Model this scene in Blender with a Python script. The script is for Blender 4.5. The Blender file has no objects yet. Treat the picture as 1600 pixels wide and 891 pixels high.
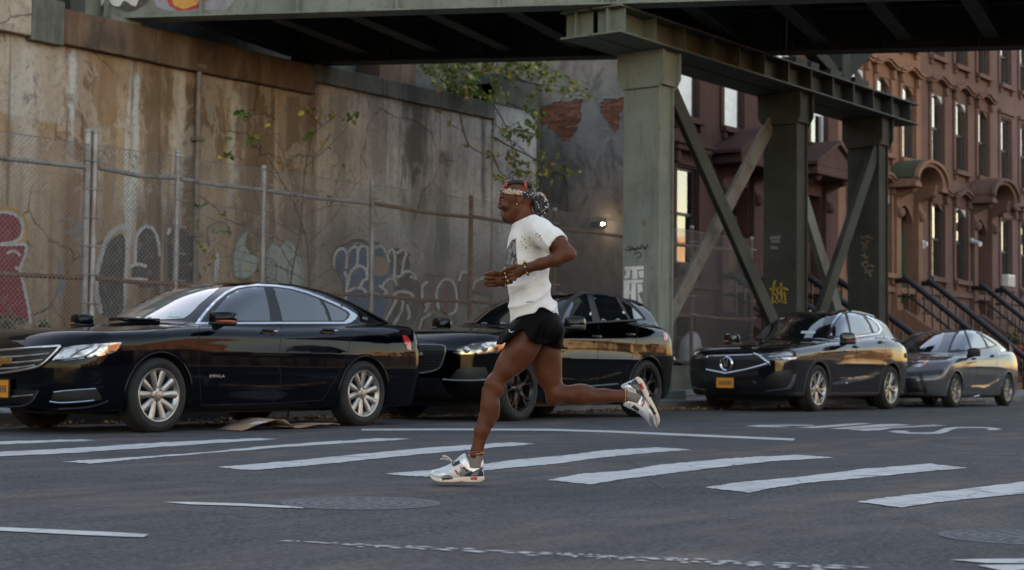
import bpy, math, random
import numpy as np
from mathutils import Vector, Matrix
from mathutils.geometry import delaunay_2d_cdt

random.seed(7)
np.random.seed(7)
SC = bpy.context.scene
COL = SC.collection

# ---------------------------------------------------------------- camera
# world: X runs along the street (to the right and away), Y across it towards the wall, Z up
CAMH, PITCH, ROLL = 0.61, math.atan(132.5 / 2600.0), 0.010
RU, FU = 0.594043, 0.804433
cd = bpy.data.cameras.new('camera')
cam = bpy.data.objects.new('camera', cd)
COL.objects.link(cam)
_r, _f, _u = Vector((RU, -FU, 0)), Vector((FU, RU, 0)), Vector((0, 0, 1))
_f2 = _f * math.cos(PITCH) + _u * math.sin(PITCH)
_u2 = _u * math.cos(PITCH) - _f * math.sin(PITCH)
_r3 = _r * math.cos(ROLL) + _u2 * math.sin(ROLL)
_u3 = _u2 * math.cos(ROLL) - _r * math.sin(ROLL)
cm = Matrix.Identity(4)
for i in range(3):
    cm[i][0], cm[i][1], cm[i][2] = _r3[i], _u3[i], -_f2[i]
cm[2][3] = CAMH
cam.matrix_world = cm
cd.sensor_width = 36.0
cd.lens = 58.5
cd.clip_start = 0.1
cd.clip_end = 2000
cd.dof.use_dof = True
cd.dof.focus_distance = 8.9
cd.dof.aperture_fstop = 4.5
SC.camera = cam

# ---------------------------------------------------------------- sky, sun, exposure
SUN_EL, SUN_AZ = math.radians(11), (0.28, 0.96)
W = bpy.data.worlds.new('World')
SC.world = W
W.use_nodes = True
_bg = W.node_tree.nodes['Background']
_sk = W.node_tree.nodes.new('ShaderNodeTexSky')
_sk.sky_type = 'NISHITA'
_sk.sun_disc = False
_sk.sun_elevation = SUN_EL
_sk.sun_rotation = math.atan2(SUN_AZ[0], SUN_AZ[1])
_sk.air_density, _sk.dust_density, _sk.ozone_density = 1.2, 0.8, 0.6
_tint = W.node_tree.nodes.new('ShaderNodeMix')
_tint.data_type, _tint.blend_type = 'RGBA', 'MULTIPLY'
_tint.inputs[0].default_value = 1.0
_tint.inputs[7].default_value = (1.0, 0.855, 0.84, 1)          # white balance of an evening haze
W.node_tree.links.new(_sk.outputs[0], _tint.inputs[6])
W.node_tree.links.new(_tint.outputs[2], _bg.inputs[0])
_bg.inputs[1].default_value = 0.105
sl = bpy.data.lights.new('sun', 'SUN')
sl.energy, sl.angle, sl.color = 3.6, math.radians(0.5), (1.0, 0.74, 0.46)
sun = bpy.data.objects.new('sun', sl)
COL.objects.link(sun)
_sd = Vector((SUN_AZ[0] * math.cos(SUN_EL), SUN_AZ[1] * math.cos(SUN_EL), math.sin(SUN_EL)))
sun.rotation_euler = _sd.to_track_quat('Z', 'Y').to_euler()
SC.view_settings.view_transform = 'Standard'
SC.view_settings.look = 'None'
SC.view_settings.gamma = 1.0
SC.view_settings.exposure = 2.65
SC.cycles.caustics_reflective = False
SC.cycles.caustics_refractive = False
SC.cycles.max_bounces = 8
SC.cycles.diffuse_bounces = 4
SC.cycles.glossy_bounces = 4
SC.cycles.sample_clamp_indirect = 6.0

# ---------------------------------------------------------------- measuring the photograph
def hz(x): return 578 + 0.010 * (x - 800)
def onv(px, py, V):
    """world point where the sight line of a photo pixel meets the plane Y = V"""
    a = (px - 800) / 2600.0
    z = V / (RU - FU * a)
    return ((RU * a + FU) * z, V, CAMH + (hz(px) - py) * z / 2600.0)
def onz(px, py, Z=0.0):
    a = (px - 800) / 2600.0
    z = 2600.0 * (CAMH - Z) / (py - hz(px))
    return ((RU * a + FU) * z, (RU - FU * a) * z, Z)
def onu(px, py, U):
    a = (px - 800) / 2600.0
    z = U / (RU * a + FU)
    return (U, (RU - FU * a) * z, CAMH + (hz(px) - py) * z / 2600.0)

# ---------------------------------------------------------------- object helpers
def tag(o, label=None, cat=None, group=None, kind=None):
    if label: o['label'] = label
    if cat: o['category'] = cat
    if group: o['group'] = group
    if kind: o['kind'] = kind
    return o

def empty(name, loc=(0, 0, 0), label=None, cat=None, group=None, rz=0.0):
    o = bpy.data.objects.new(name, None)
    o.empty_display_size = 0.2
    COL.objects.link(o)
    o.location = loc
    o.rotation_euler = (0, 0, rz)
    return tag(o, label, cat, group)

def mesh_obj(name, verts, faces, mats, mi=None, parent=None, smooth=None, loc=None):
    me = bpy.data.meshes.new(name)
    me.from_pydata([tuple(v) for v in verts] if not isinstance(verts, np.ndarray) else verts.tolist(), [],
                   faces if not isinstance(faces, np.ndarray) else faces.tolist())
    if not isinstance(mats, (list, tuple)): mats = [mats]
    for m in mats: me.materials.append(m)
    if mi is not None and len(mats) > 1:
        me.polygons.foreach_set('material_index', np.asarray(mi, dtype=np.int32))
    if smooth is not None:
        me.polygons.foreach_set('use_smooth', np.ones(len(me.polygons), dtype=bool))
        if smooth > 0: me.set_sharp_from_angle(angle=math.radians(smooth))
    me.update()
    o = bpy.data.objects.new(name, me)
    COL.objects.link(o)
    if parent is not None: o.parent = parent
    if loc is not None: o.location = loc
    return o

def copy_tree(o, parent=None):
    c = o.copy()
    COL.objects.link(c)
    if parent is not None: c.parent = parent
    for ch in list(o.children): copy_tree(ch, c)
    return c

def same(o, parent, loc=(0, 0, 0), rot=None, scale=None):
    c = o.copy()
    COL.objects.link(c)
    c.parent = parent
    c.location = loc
    if rot is not None: c.rotation_euler = rot
    if scale is not None: c.scale = scale
    return c

def bevel(o, w, seg=2):
    m = o.modifiers.new('edge', 'BEVEL')
    m.width, m.segments, m.limit_method, m.angle_limit = w, seg, 'ANGLE', math.radians(40)
    return o

class MB:
    def __init__(self): self.v, self.f, self.mi = [], [], []
    def add(self, vs, fs, m=0):
        b = len(self.v)
        self.v.extend([tuple(p) for p in vs])
        self.f.extend([tuple(i + b for i in q) for q in fs])
        self.mi.extend([m] * len(fs))
        return self
    def box(self, x0, x1, y0, y1, z0, z1, m=0):
        x0, x1 = min(x0, x1), max(x0, x1); y0, y1 = min(y0, y1), max(y0, y1); z0, z1 = min(z0, z1), max(z0, z1)
        return self.add([(x0, y0, z0), (x1, y0, z0), (x1, y1, z0), (x0, y1, z0), (x0, y0, z1), (x1, y0, z1), (x1, y1, z1), (x0, y1, z1)],
                        [(0, 3, 2, 1), (4, 5, 6, 7), (0, 1, 5, 4), (1, 2, 6, 5), (2, 3, 7, 6), (3, 0, 4, 7)], m)
    def bar(self, p, q, w, h, up=(0, 0, 1), m=0):
        """box beam from p to q: w across, h along up"""
        p, q, up = Vector(p), Vector(q), Vector(up)
        d = (q - p).normalized()
        s = d.cross(up)
        if s.length < 1e-5: s = d.cross(Vector((1, 0, 0)))
        s.normalize()
        t = s.cross(d).normalized()
        s, t = s * w / 2, t * h / 2
        vs = [p - s - t, p + s - t, p + s + t, p - s + t, q - s - t, q + s - t, q + s + t, q - s + t]
        return self.add(vs, [(0, 3, 2, 1), (4, 5, 6, 7), (0, 1, 5, 4), (1, 2, 6, 5), (2, 3, 7, 6), (3, 0, 4, 7)], m)
    def tube(self, pts, r, n=8, m=0, caps=True, closed=False):
        pts = [Vector(p) for p in pts]
        k = len(pts)
        rs = r if isinstance(r, (list, tuple, np.ndarray)) else [r] * k
        vs, fs = [], []
        prev = None
        for i, p in enumerate(pts):
            if closed: d = pts[(i + 1) % k] - pts[i - 1]
            else: d = pts[min(i + 1, k - 1)] - pts[max(i - 1, 0)]
            if d.length < 1e-9: d = Vector((0, 0, 1))
            d.normalize()
            if prev is None:
                a = d.cross(Vector((0, 0, 1)))
                if a.length < 1e-3: a = d.cross(Vector((1, 0, 0)))
            else:
                a = prev - d * prev.dot(d)
                if a.length < 1e-6: a = d.cross(Vector((0.3, 0.2, 1)))
            a.normalize()
            prev = a
            b = d.cross(a)
            for j in range(n):
                t = 2 * math.pi * j / n
                vs.append(p + (a * math.cos(t) + b * math.sin(t)) * rs[i])
        for i in range(k if closed else k - 1):
            i2 = (i + 1) % k
            for j in range(n):
                j2 = (j + 1) % n
                fs.append((i * n + j, i * n + j2, i2 * n + j2, i2 * n + j))
        if caps and not closed:
            fs.append(tuple(range(n - 1, -1, -1)))
            fs.append(tuple((k - 1) * n + j for j in range(n)))
        return self.add(vs, fs, m)
    def prism(self, poly, fa, fb, m=0):
        """extrude 2D outline between two placing functions"""
        n = len(poly)
        vs = [fa(*p) for p in poly] + [fb(*p) for p in poly]
        fs = [tuple(range(n - 1, -1, -1)), tuple(range(n, 2 * n))]
        for i in range(n):
            j = (i + 1) % n
            fs.append((i, j, n + j, n + i))
        return self.add(vs, fs, m)
    def lathe(self, prof, n=24, place=None, m=0, closed_prof=False):
        """prof: list of (radius, height); axis Z unless place maps (x,y,z)"""
        vs, fs = [], []
        for (r, h) in prof:
            for j in range(n):
                t = 2 * math.pi * j / n
                p = (r * math.cos(t), r * math.sin(t), h)
                vs.append(place(*p) if place else p)
        k = len(prof)
        for i in range(k if closed_prof else k - 1):
            i2 = (i + 1) % k
            for j in range(n):
                j2 = (j + 1) % n
                fs.append((i * n + j, i * n + j2, i2 * n + j2, i2 * n + j))
        return self.add(vs, fs, m)
    def ellipsoid(self, c, r, n=12, k=8, m=0, rot=None, e=1.0):
        vs, fs = [], []
        sg = lambda x: math.copysign(abs(x) ** e, x)
        for i in range(k + 1):
            a = -math.pi / 2 + math.pi * i / k
            for j in range(n):
                t = 2 * math.pi * j / n
                p = Vector((r[0] * sg(math.cos(a)) * sg(math.cos(t)), r[1] * sg(math.cos(a)) * sg(math.sin(t)), r[2] * sg(math.sin(a))))
                if rot is not None: p = rot @ p
                vs.append((p[0] + c[0], p[1] + c[1], p[2] + c[2]))
        for i in range(k):
            for j in range(n):
                j2 = (j + 1) % n
                fs.append((i * n + j, i * n + j2, (i + 1) * n + j2, (i + 1) * n + j))
        return self.add(vs, fs, m)
    def build(self, name, mats, parent=None, smooth=None, loc=None):
        return mesh_obj(name, self.v, self.f, mats, self.mi, parent, smooth, loc)

def box_obj(name, x0, x1, y0, y1, z0, z1, mat, parent=None, bev=0.0):
    o = MB().box(x0, x1, y0, y1, z0, z1).build(name, mat, parent)
    if bev: bevel(o, bev)
    return o

def smooth_closed(pts, n=8):
    """closed Catmull-Rom through 2D/3D points"""
    p = [np.array(q, float) for q in pts]
    k = len(p)
    out = []
    for i in range(k):
        a, b, c, d = p[i - 1], p[i], p[(i + 1) % k], p[(i + 2) % k]
        for j in range(n):
            t = j / n
            out.append(0.5 * ((2 * b) + (c - a) * t + (2 * a - 5 * b + 4 * c - d) * t * t + (3 * b - a - 3 * c + d) * t ** 3))
    return [tuple(q) for q in out]

def smooth_open(pts, n=8):
    p = [np.array(q, float) for q in pts]
    k = len(p)
    if k < 3: return [tuple(q) for q in p]
    out = []
    for i in range(k - 1):
        a, b, c, d = p[max(i - 1, 0)], p[i], p[i + 1], p[min(i + 2, k - 1)]
        for j in range(n):
            t = j / n
            out.append(0.5 * ((2 * b) + (c - a) * t + (2 * a - 5 * b + 4 * c - d) * t * t + (3 * b - a - 3 * c + d) * t ** 3))
    out.append(p[-1])
    return [tuple(q) for q in out]

def in_poly(pts, poly):
    pts = np.asarray(pts, float)
    x, y = pts[:, 0], pts[:, 1]
    ins = np.zeros(len(pts), bool)
    n = len(poly)
    for i in range(n):
        x1, y1 = poly[i]
        x2, y2 = poly[(i + 1) % n]
        c = ((y1 > y) != (y2 > y)) & (x < (x2 - x1) * (y - y1) / ((y2 - y1) if abs(y2 - y1) > 1e-12 else 1e-12) + x1)
        ins ^= c
    return ins

def fill2d(outline, holes=(), step=None):
    """triangulate a 2D outline (with holes, with optional inner grid); returns verts, tris"""
    loops = [list(outline)] + [list(h) for h in holes]
    vs, es = [], []
    for lp in loops:
        b = len(vs)
        vs += [Vector((p[0], p[1])) for p in lp]
        es += [(b + i, b + (i + 1) % len(lp)) for i in range(len(lp))]
    if step:
        o = np.array(outline)
        xs = np.arange(o[:, 0].min() + step * .5, o[:, 0].max(), step)
        ys = np.arange(o[:, 1].min() + step * .5, o[:, 1].max(), step)
        if len(xs) and len(ys):
            g = np.array([(x, y) for x in xs for y in ys])
            g = g[in_poly(g, outline)]
            for h in holes:
                if len(g): g = g[~in_poly(g, h)]
            vs += [Vector((p[0], p[1])) for p in g]
    r = delaunay_2d_cdt(vs, es, [], 0, 1e-6)
    V = np.array([(p[0], p[1]) for p in r[0]])
    T = [t for t in r[2]]
    C = np.array([V[list(t)].mean(0) for t in T])
    ok = in_poly(C, outline)
    for h in holes: ok &= ~in_poly(C, h)
    T = [t for t, k in zip(T, ok) if k]
    return V, T

def stroke2d(pts, w, taper=False):
    """outline of a polyline of width w in 2D"""
    p = np.array(pts, float)
    d = np.gradient(p, axis=0)
    d /= np.maximum(np.linalg.norm(d, axis=1, keepdims=True), 1e-9)
    nrm = np.stack([-d[:, 1], d[:, 0]], 1)
    ww = np.full(len(p), w / 2.0) if not isinstance(w, (list, np.ndarray)) else np.asarray(w) / 2.0
    if taper: ww = ww * np.clip(np.sin(np.linspace(0.15, math.pi - 0.15, len(p))) * 1.6, .3, 1)
    L, R = p + nrm * ww[:, None], p - nrm * ww[:, None]
    return L, R

# ---------------------------------------------------------------- material helpers
class NB:
    def __init__(self, name):
        self.mat = bpy.data.materials.new(name)
        self.mat.use_nodes = True
        self.nt = self.mat.node_tree
        self.b = self.nt.nodes['Principled BSDF']
    def n(self, t, **kw):
        x = self.nt.nodes.new(t)
        for k, v in kw.items(): setattr(x, k, v)
        return x
    def put(self, sock, v):
        if isinstance(v, bpy.types.NodeSocket): self.nt.links.new(v, sock)
        elif isinstance(v, (tuple, list)) and len(v) == 3 and sock.type == 'RGBA': sock.default_value = (*v, 1)
        else: sock.default_value = v
    def pos(self): return self.n('ShaderNodeNewGeometry').outputs['Position']
    def obj(self): return self.n('ShaderNodeTexCoord').outputs['Object']
    def rnd(self): return self.n('ShaderNodeObjectInfo').outputs['Random']
    def vmul(self, v, s):
        x = self.n('ShaderNodeVectorMath', operation='MULTIPLY')
        self.put(x.inputs[0], v); x.inputs[1].default_value = s
        return x.outputs[0]
    def noise(self, v, scale, detail=4.0, rough=.55, dist=0.0):
        x = self.n('ShaderNodeTexNoise')
        self.put(x.inputs['Vector'], v)
        x.inputs['Scale'].default_value, x.inputs['Detail'].default_value = scale, detail
        x.inputs['Roughness'].default_value, x.inputs['Distortion'].default_value = rough, dist
        return x.outputs['Fac']
    def ramp(self, fac, stops, interp='LINEAR'):
        x = self.n('ShaderNodeValToRGB')
        x.color_ramp.interpolation = interp
        e = x.color_ramp.elements
        while len(e) < len(stops): e.new(0.5)
        for i, (p, c) in enumerate(stops):
            e[i].position = p
            if not isinstance(c, (tuple, list)): c = (c, c, c)
            e[i].color = (*c, 1)
        self.put(x.inputs[0], fac)
        return x.outputs[0]
    def mix(self, fac, a, b, mode='MIX'):
        x = self.n('ShaderNodeMix', data_type='RGBA', blend_type=mode)
        self.put(x.inputs[0], fac); self.put(x.inputs[6], a); self.put(x.inputs[7], b)
        return x.outputs[2]
    def m(self, op, a, b=0.0, clamp=False):
        x = self.n('ShaderNodeMath', operation=op, use_clamp=clamp)
        self.put(x.inputs[0], a); self.put(x.inputs[1], b)
        return x.outputs[0]
    def sep(self, v):
        x = self.n('ShaderNodeSeparateXYZ'); self.put(x.inputs[0], v)
        return x.outputs
    def step(self, v, a, b, lo=0.0, hi=1.0):
        x = self.n('ShaderNodeMapRange', interpolation_type='SMOOTHSTEP')
        self.put(x.inputs[0], v)
        x.inputs[1].default_value, x.inputs[2].default_value = a, b
        x.inputs[3].default_value, x.inputs[4].default_value = lo, hi
        return x.outputs[0]
    def bump(self, h, strength=.3, dist=.01):
        x = self.n('ShaderNodeBump')
        x.inputs['Strength'].default_value, x.inputs['Distance'].default_value = strength, dist
        self.put(x.inputs['Height'], h)
        self.put(self.b.inputs['Normal'], x.outputs[0])
    def set(self, **kw):
        names = dict(color='Base Color', rough='Roughness', metal='Metallic', coat='Coat Weight', coat_r='Coat Roughness', spec='Specular IOR Level',
                     emit='Emission Color', emit_s='Emission Strength', sss='Subsurface Weight', trans='Transmission Weight', ior='IOR', alpha='Alpha', sheen='Sheen Weight')
        for k, v in kw.items(): self.put(self.b.inputs[names[k]], v)
        return self

def shade(c, k): return tuple(max(0.0, min(1.0, x * k)) for x in c)

def pmat(name, color, rough=.6, metal=0.0, var=.25, scale=6.0, bump=.15, bscale=None, dist=.004, world=False, coat=0.0, spec=.5, tone_or_grime=None):
    """plain painted or cast material with mottled colour, uneven gloss and fine relief"""
    k = NB(name)
    v = k.pos() if world else k.obj()
    n1 = k.noise(v, scale, 5, .6)
    n2 = k.noise(v, scale * 5.3, 3, .6)
    c = k.ramp(n1, [(.25, shade(color, 1 - var)), (.5, color), (.78, shade(color, 1 + var))])
    if tone_or_grime:
        g = k.ramp(k.noise(v, scale * .45, 6, .65, .6), [(.48, 0.0), (.68, 1.0)])
        c = k.mix(k.m('MULTIPLY', g, tone_or_grime[1]), c, tone_or_grime[0])
    k.set(color=c, rough=k.m('ADD', k.m('MULTIPLY', n2, .25), rough - .12, True), metal=metal, coat=coat, spec=spec)
    if bump: k.bump(k.noise(v, bscale or scale * 12, 3, .6), bump, dist)
    return k.mat
# ================================================================ ground, road, pavement
VW, VF, VH = 22.0, 19.5, 20.5            # concrete wall, chain-link fence, house fronts

def road_z(u, v):
    u, v = np.asarray(u, float), np.asarray(v, float)
    near = np.clip((10.6 - v) / 2.0, 0, 1)
    und = 0.010 * np.sin(1.55 * u + 0.55 * v + 0.4) + 0.006 * np.sin(2.9 * u - 0.8 * v + 1.0) + 0.005 * np.sin(0.7 * u + 1.9 * v)
    far = np.clip((26 - np.abs(u - 9)) / 10, 0, 1)
    return und * near * far * .15

# asphalt
k = NB('asphalt')
p = k.pos()
big = k.noise(p, .55, 5, .6, .8)
mid = k.noise(k.vmul(p, (1.0, 2.2, 1.0)), 2.2, 5, .65)
spk = k.noise(p, 95, 2, .7)
spk2 = k.noise(p, 260, 2, .7)
c = k.ramp(big, [(.3, (.043, .046, .051)), (.55, (.064, .067, .073)), (.75, (.092, .094, .098))])
c = k.mix(k.ramp(mid, [(.42, 0.0), (.75, .55)]), c, (.048, .049, .052))
c = k.mix(k.ramp(spk, [(.36, .75), (.5, 0.0)]), c, (.022, .022, .023))
c = k.mix(k.ramp(spk2, [(.56, 0.0), (.68, .65)]), c, (.24, .23, .22))
grit = k.noise(k.vmul(p, (1.0, 1.0, 1.0)), 34, 4, .75)
c = k.mix(k.ramp(grit, [(.38, .9), (.52, 0.0)]), c, (.018, .019, .020))
c = k.mix(k.ramp(grit, [(.56, 0.0), (.68, .6)]), c, (.19, .19, .19))
oil = k.ramp(k.noise(p, 1.15, 7, .7, .6), [(.60, 0.0), (.68, .8)])
c = k.mix(k.m('MULTIPLY', oil, .4), c, (.022, .022, .024))
sx, sy, sz = k.sep(p)
# dusty tan wheel-worn bands, tar-filled crack
band = k.m('ADD', sy, k.m('MULTIPLY', k.noise(k.vmul(p, (.5, .5, 1)), 1.0, 4), 1.6))
dust = k.m('MULTIPLY', k.ramp(k.m('PINGPONG', band, 1.35), [(.55, 0.0), (.80, 1.0)]), k.ramp(k.noise(k.vmul(p, (.5, 1.6, 1)), 1.7, 5), [(.42, 0.0), (.72, 1.0)]))
c = k.mix(k.m('MULTIPLY', dust, .55), c, (.17, .125, .085))
vor = k.n('ShaderNodeTexVoronoi', feature='DISTANCE_TO_EDGE')
k.put(vor.inputs['Vector'], k.vmul(k.n('ShaderNodeVectorMath', operation='ADD').outputs[0], (1, 1, 1)))
wv = k.n('ShaderNodeVectorMath', operation='ADD')
k.put(wv.inputs[0], p)
nv = k.n('ShaderNodeTexNoise'); nv.inputs['Scale'].default_value = 1.3; k.put(nv.inputs['Vector'], p)
k.put(wv.inputs[1], nv.outputs['Color'])
k.put(vor.inputs['Vector'], wv.outputs[0])
vor.inputs['Scale'].default_value = .34
crack = k.ramp(vor.outputs['Distance'], [(.004, 1.0), (.016, 0.0)])
c = k.mix(k.m('MULTIPLY', crack, .30), c, (.018, .018, .02))
k.set(color=c, rough=k.ramp(mid, [(.3, .70), (.7, .9)]), spec=.28)
k.bump(k.m('ADD', k.m('ADD', spk, k.m('MULTIPLY', spk2, .5)), k.m('MULTIPLY', mid, 1.2)), .75, .006)
M_ASPH = k.mat

us = np.unique(np.concatenate([np.arange(-60, 0, 6), np.arange(0, 36, .3), np.arange(36, 130, 4)]))
vs = np.unique(np.concatenate([np.arange(-29, 0, 1), np.arange(0, 13.9, .3), [13.9]]))
U, V = np.meshgrid(us, vs, indexing='ij')
Z = road_z(U, V)
nu, nv_ = len(us), len(vs)
idx = np.arange(nu * nv_).reshape(nu, nv_)
quads = np.stack([idx[:-1, :-1], idx[1:, :-1], idx[1:, 1:], idx[:-1, 1:]], -1).reshape(-1, 4)
road = mesh_obj('road', np.stack([U, V, Z], -1).reshape(-1, 3), quads, M_ASPH, smooth=0)
tag(road, 'grey asphalt road with worn white crosswalk markings', kind='structure')

k = NB('bare_earth')
p = k.pos()
c = k.ramp(k.noise(p, 1.5, 6, .65), [(.3, (.045, .036, .026)), (.7, (.11, .085, .06))])
k.set(color=c, rough=.95); k.bump(k.noise(p, 9, 6), .8, .05)
M_EARTH = k.mat
ground = MB().add([(-400, -400, -.25), (600, -400, -.25), (600, 600, -.25), (-400, 600, -.25)], [(0, 1, 2, 3)]).build('ground', M_EARTH)
tag(ground, 'flat bare earth under the street and houses', kind='structure')
bed = MB().box(-40, 36, VF + .28, VW + .05, -.2, .72).build('planting_bed', M_EARTH)
tag(bed, 'raised earth strip between chain-link fence and concrete wall', kind='structure')

# thermoplastic paint on the road
k = NB('road_paint')
p = k.pos()
n1 = k.noise(k.vmul(p, (1, 1.5, 1)), 3.0, 6, .7)
n2 = k.noise(p, 60, 3, .7)
c = k.ramp(n1, [(.25, (.30, .295, .285)), (.5, (.46, .455, .44)), (.8, (.56, .555, .54))])
wear = k.ramp(k.m('ADD', k.m('MULTIPLY', n2, .6), k.m('MULTIPLY', k.noise(p, 5, 5, .7), .6)), [(.42, .9), (.55, 0.0)])
cr = k.n('ShaderNodeTexVoronoi', feature='DISTANCE_TO_EDGE'); cr.inputs['Scale'].default_value = 2.6; k.put(cr.inputs['Vector'], p)
wear = k.m('MAXIMUM', wear, k.m('MULTIPLY', k.ramp(cr.outputs['Distance'], [(.006, .8), (.02, 0.0)]), k.ramp(k.noise(p, 1.4, 3), [(.45, 0.0), (.55, 1.0)])))
c = k.mix(wear, c, (.10, .10, .10))
k.set(color=c, rough=.7); k.bump(n2, .4, .003)
M_PAINT = k.mat

def road_mark(name, outline, parent=road, lift=.004, step=.18, mat=None):
    V_, T = fill2d(outline, step=step)
    z = road_z(V_[:, 0], V_[:, 1]) + lift
    return mesh_obj(name, np.column_stack([V_, z]), T, mat or M_PAINT, parent=parent, smooth=0)

rr = random.Random(3)
def ragged_rect(u0, u1, v0, v1, skew=0.0, n=40, jit=.016):
    a = [(u0 + (u1 - u0) * i / n, v0 + rr.uniform(-jit, jit)) for i in range(n + 1)]
    b = [(u1 - (u1 - u0) * i / n + skew, v1 + rr.uniform(-jit, jit)) for i in range(n + 1)]
    return a + b
def px_mark(name, pts, lift=.004, step=.2):
    road_mark(name, [onz(x, y)[:2] for x, y in pts], lift=lift, step=step)
BARS = [[(-40, 691.2), (0, 690), (132, 686.8), (162, 688.4), (80, 691.5), (0, 694.6), (-40, 696)],
    [(-60, 709), (0, 706.5), (132, 699.5), (270, 691), (405, 685), (440, 686.4), (274, 697.3), (110, 708.2), (0, 713.6), (-60, 716)],
    [(101, 722), (159, 718.2), (307, 707.7), (450, 695), (592, 685.2), (652, 685.8), (548, 692.4), (351, 706), (263, 713.2), (200, 719.5), (148, 725.2)],
    [(345, 730), (384, 726.4), (493, 717), (658, 701), (800, 691.2), (842, 693.6), (760, 701), (600, 716), (500, 726), (440, 731), (408, 734.5), (380, 734)],
    [(605, 740), (640, 737), (700, 733), (760, 725), (800, 719), (882, 712), (953, 704), (1030, 699), (1082, 703.5), (992, 710.5), (931, 716.5), (871, 724.7), (800, 731), (720, 739), (680, 745), (640, 743.5)],
    [(858, 750.5), (910, 740.6), (981, 734.6), (1030, 726.3), (1107, 719.2), (1180, 714.5), (1250, 711), (1304, 715.4), (1195, 722), (1107, 731.3), (1030, 742.2), (964, 751), (926, 757.6)],
    [(1104, 762.5), (1151, 754.9), (1239, 746), (1348, 733), (1452, 724.7), (1512, 731.3), (1430, 738.4), (1348, 746.6), (1266, 754.3), (1206, 763.6), (1173, 770.7)],
    [(1340, 784.5), (1392, 776.8), (1491, 765.8), (1600, 752), (1740, 736), (1790, 744), (1600, 770.7), (1513, 780), (1458, 786), (1408, 793.2)]]
for b_ in BARS:
    q_ = []
    for i_ in range(len(b_)):
        a_, c_ = np.array(b_[i_]), np.array(b_[(i_ + 1) % len(b_)])
        for t_ in np.linspace(0, 1, 12, endpoint=False):
            q_.append(tuple(a_ + (c_ - a_) * t_ + (0, rr.uniform(-.5, .5))))
    px_mark('crosswalk_bar', q_)
px_mark('stop_line', [(568, 670.4), (700, 669.8), (860, 670.4), (960, 673.5), (1100, 679.5), (1243, 685.5), (1240, 688.6), (1100, 682.8), (960, 676.6), (860, 673.4), (700, 672.6), (568, 673.2)], step=.3)
px_mark('lane_line', [(262, 783.6), (300, 783.8), (380, 786), (450, 789.6), (483, 791.5), (478, 793.6), (440, 792.6), (380, 789.8), (300, 787.4)])
px_mark('lane_line', [(-60, 821), (0, 823.5), (120, 828.5), (200, 832), (240, 834.6), (232, 839), (180, 837.8), (90, 833.6), (0, 829), (-60, 826.5)])
px_mark('lane_line', [(1483, 874.5), (1540, 873), (1620, 872.4), (1700, 872), (1700, 879), (1620, 879.8), (1540, 879.6)])
px_mark('lane_line', [(1525, 883), (1600, 882), (1700, 881), (1700, 889), (1600, 889.5), (1570, 893)])
# thin worn double line at the bottom: broken flecks
rr = random.Random(12)
for row in (0, 1, 2):
    x = 442.0 + row * 60
    while x < 1330 - row * 20:
        L_ = rr.uniform(8, 46) * (1 if row < 2 else .6)
        t = (x - 442) / 848
        y = 844 + t * 41 + (row - .5) * (1.2 + 2.2 * t) + rr.uniform(-.9, .9)
        h = rr.uniform(.5, 1.1) * (.8 + .6 * t)
        px_mark('worn_line_fleck', [(x, y), (x + L_ * .5, y - h + L_ * .5 * .047), (x + L_, y + L_ * .047), (x + L_ * .6, y + h + L_ * .6 * .047), (x + L_ * .2, y + h * .8 + L_ * .2 * .047)], step=None)
        x += L_ * (rr.uniform(.9, 1.5) if row < 2 else rr.uniform(1.5, 3.5))
# flattened lettering beyond the stop line
def q5(pts): return [(1140 + a / 3.478, 640 + b / 3.478) for a, b in pts]
px_mark('road_letter', q5([(862, 119), (900, 115), (985, 116), (960, 120), (985, 124), (1060, 125), (1110, 122), (1140, 113), (1168, 103), (1215, 97), (1300, 96), (1385, 97), (1440, 100), (1482, 108), (1440, 113), (1395, 111), (1412, 105), (1380, 102), (1300, 101), (1240, 103), (1208, 110), (1185, 121), (1150, 130), (1080, 132), (980, 131), (910, 126)]), step=.3)
px_mark('road_letter', q5([(84, 90), (160, 85), (330, 84), (460, 86), (460, 90), (330, 89), (220, 90), (300, 94), (330, 94), (300, 97), (170, 95)]), step=.3)
px_mark('road_letter', q5([(365, 99), (470, 92), (640, 78), (720, 74), (775, 76), (700, 84), (560, 96), (470, 101)]), step=.3)
px_mark('road_letter', q5([(545, 104), (700, 92), (820, 80), (930, 79), (985, 85), (940, 89), (800, 97), (620, 107)]), step=.3)
px_mark('road_letter', q5([(640, 108), (800, 101), (960, 93), (1110, 84), (1185, 88), (1040, 95), (880, 103), (820, 113), (740, 115)]), step=.3)

M_TAR = pmat('tar_seam', (.022, .024, .028), .45, 0, .2, 8, .2)
for (pts_, w_) in (([(985, 716), (1000, 728), (1030, 738), (1020, 750), (1040, 764)], 2.0),):
    q_ = smooth_open(pts_, 8)
    L_, R_ = stroke2d(q_, [w_ * rr.uniform(.6, 1.2) for _ in q_])
    px_mark_pts = [tuple(a) for a in L_] + [tuple(a) for a in R_[::-1]]
    road_mark('tar_seam', [onz(x_, y_)[:2] for x_, y_ in px_mark_pts], lift=.003, step=None, mat=M_TAR)

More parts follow.
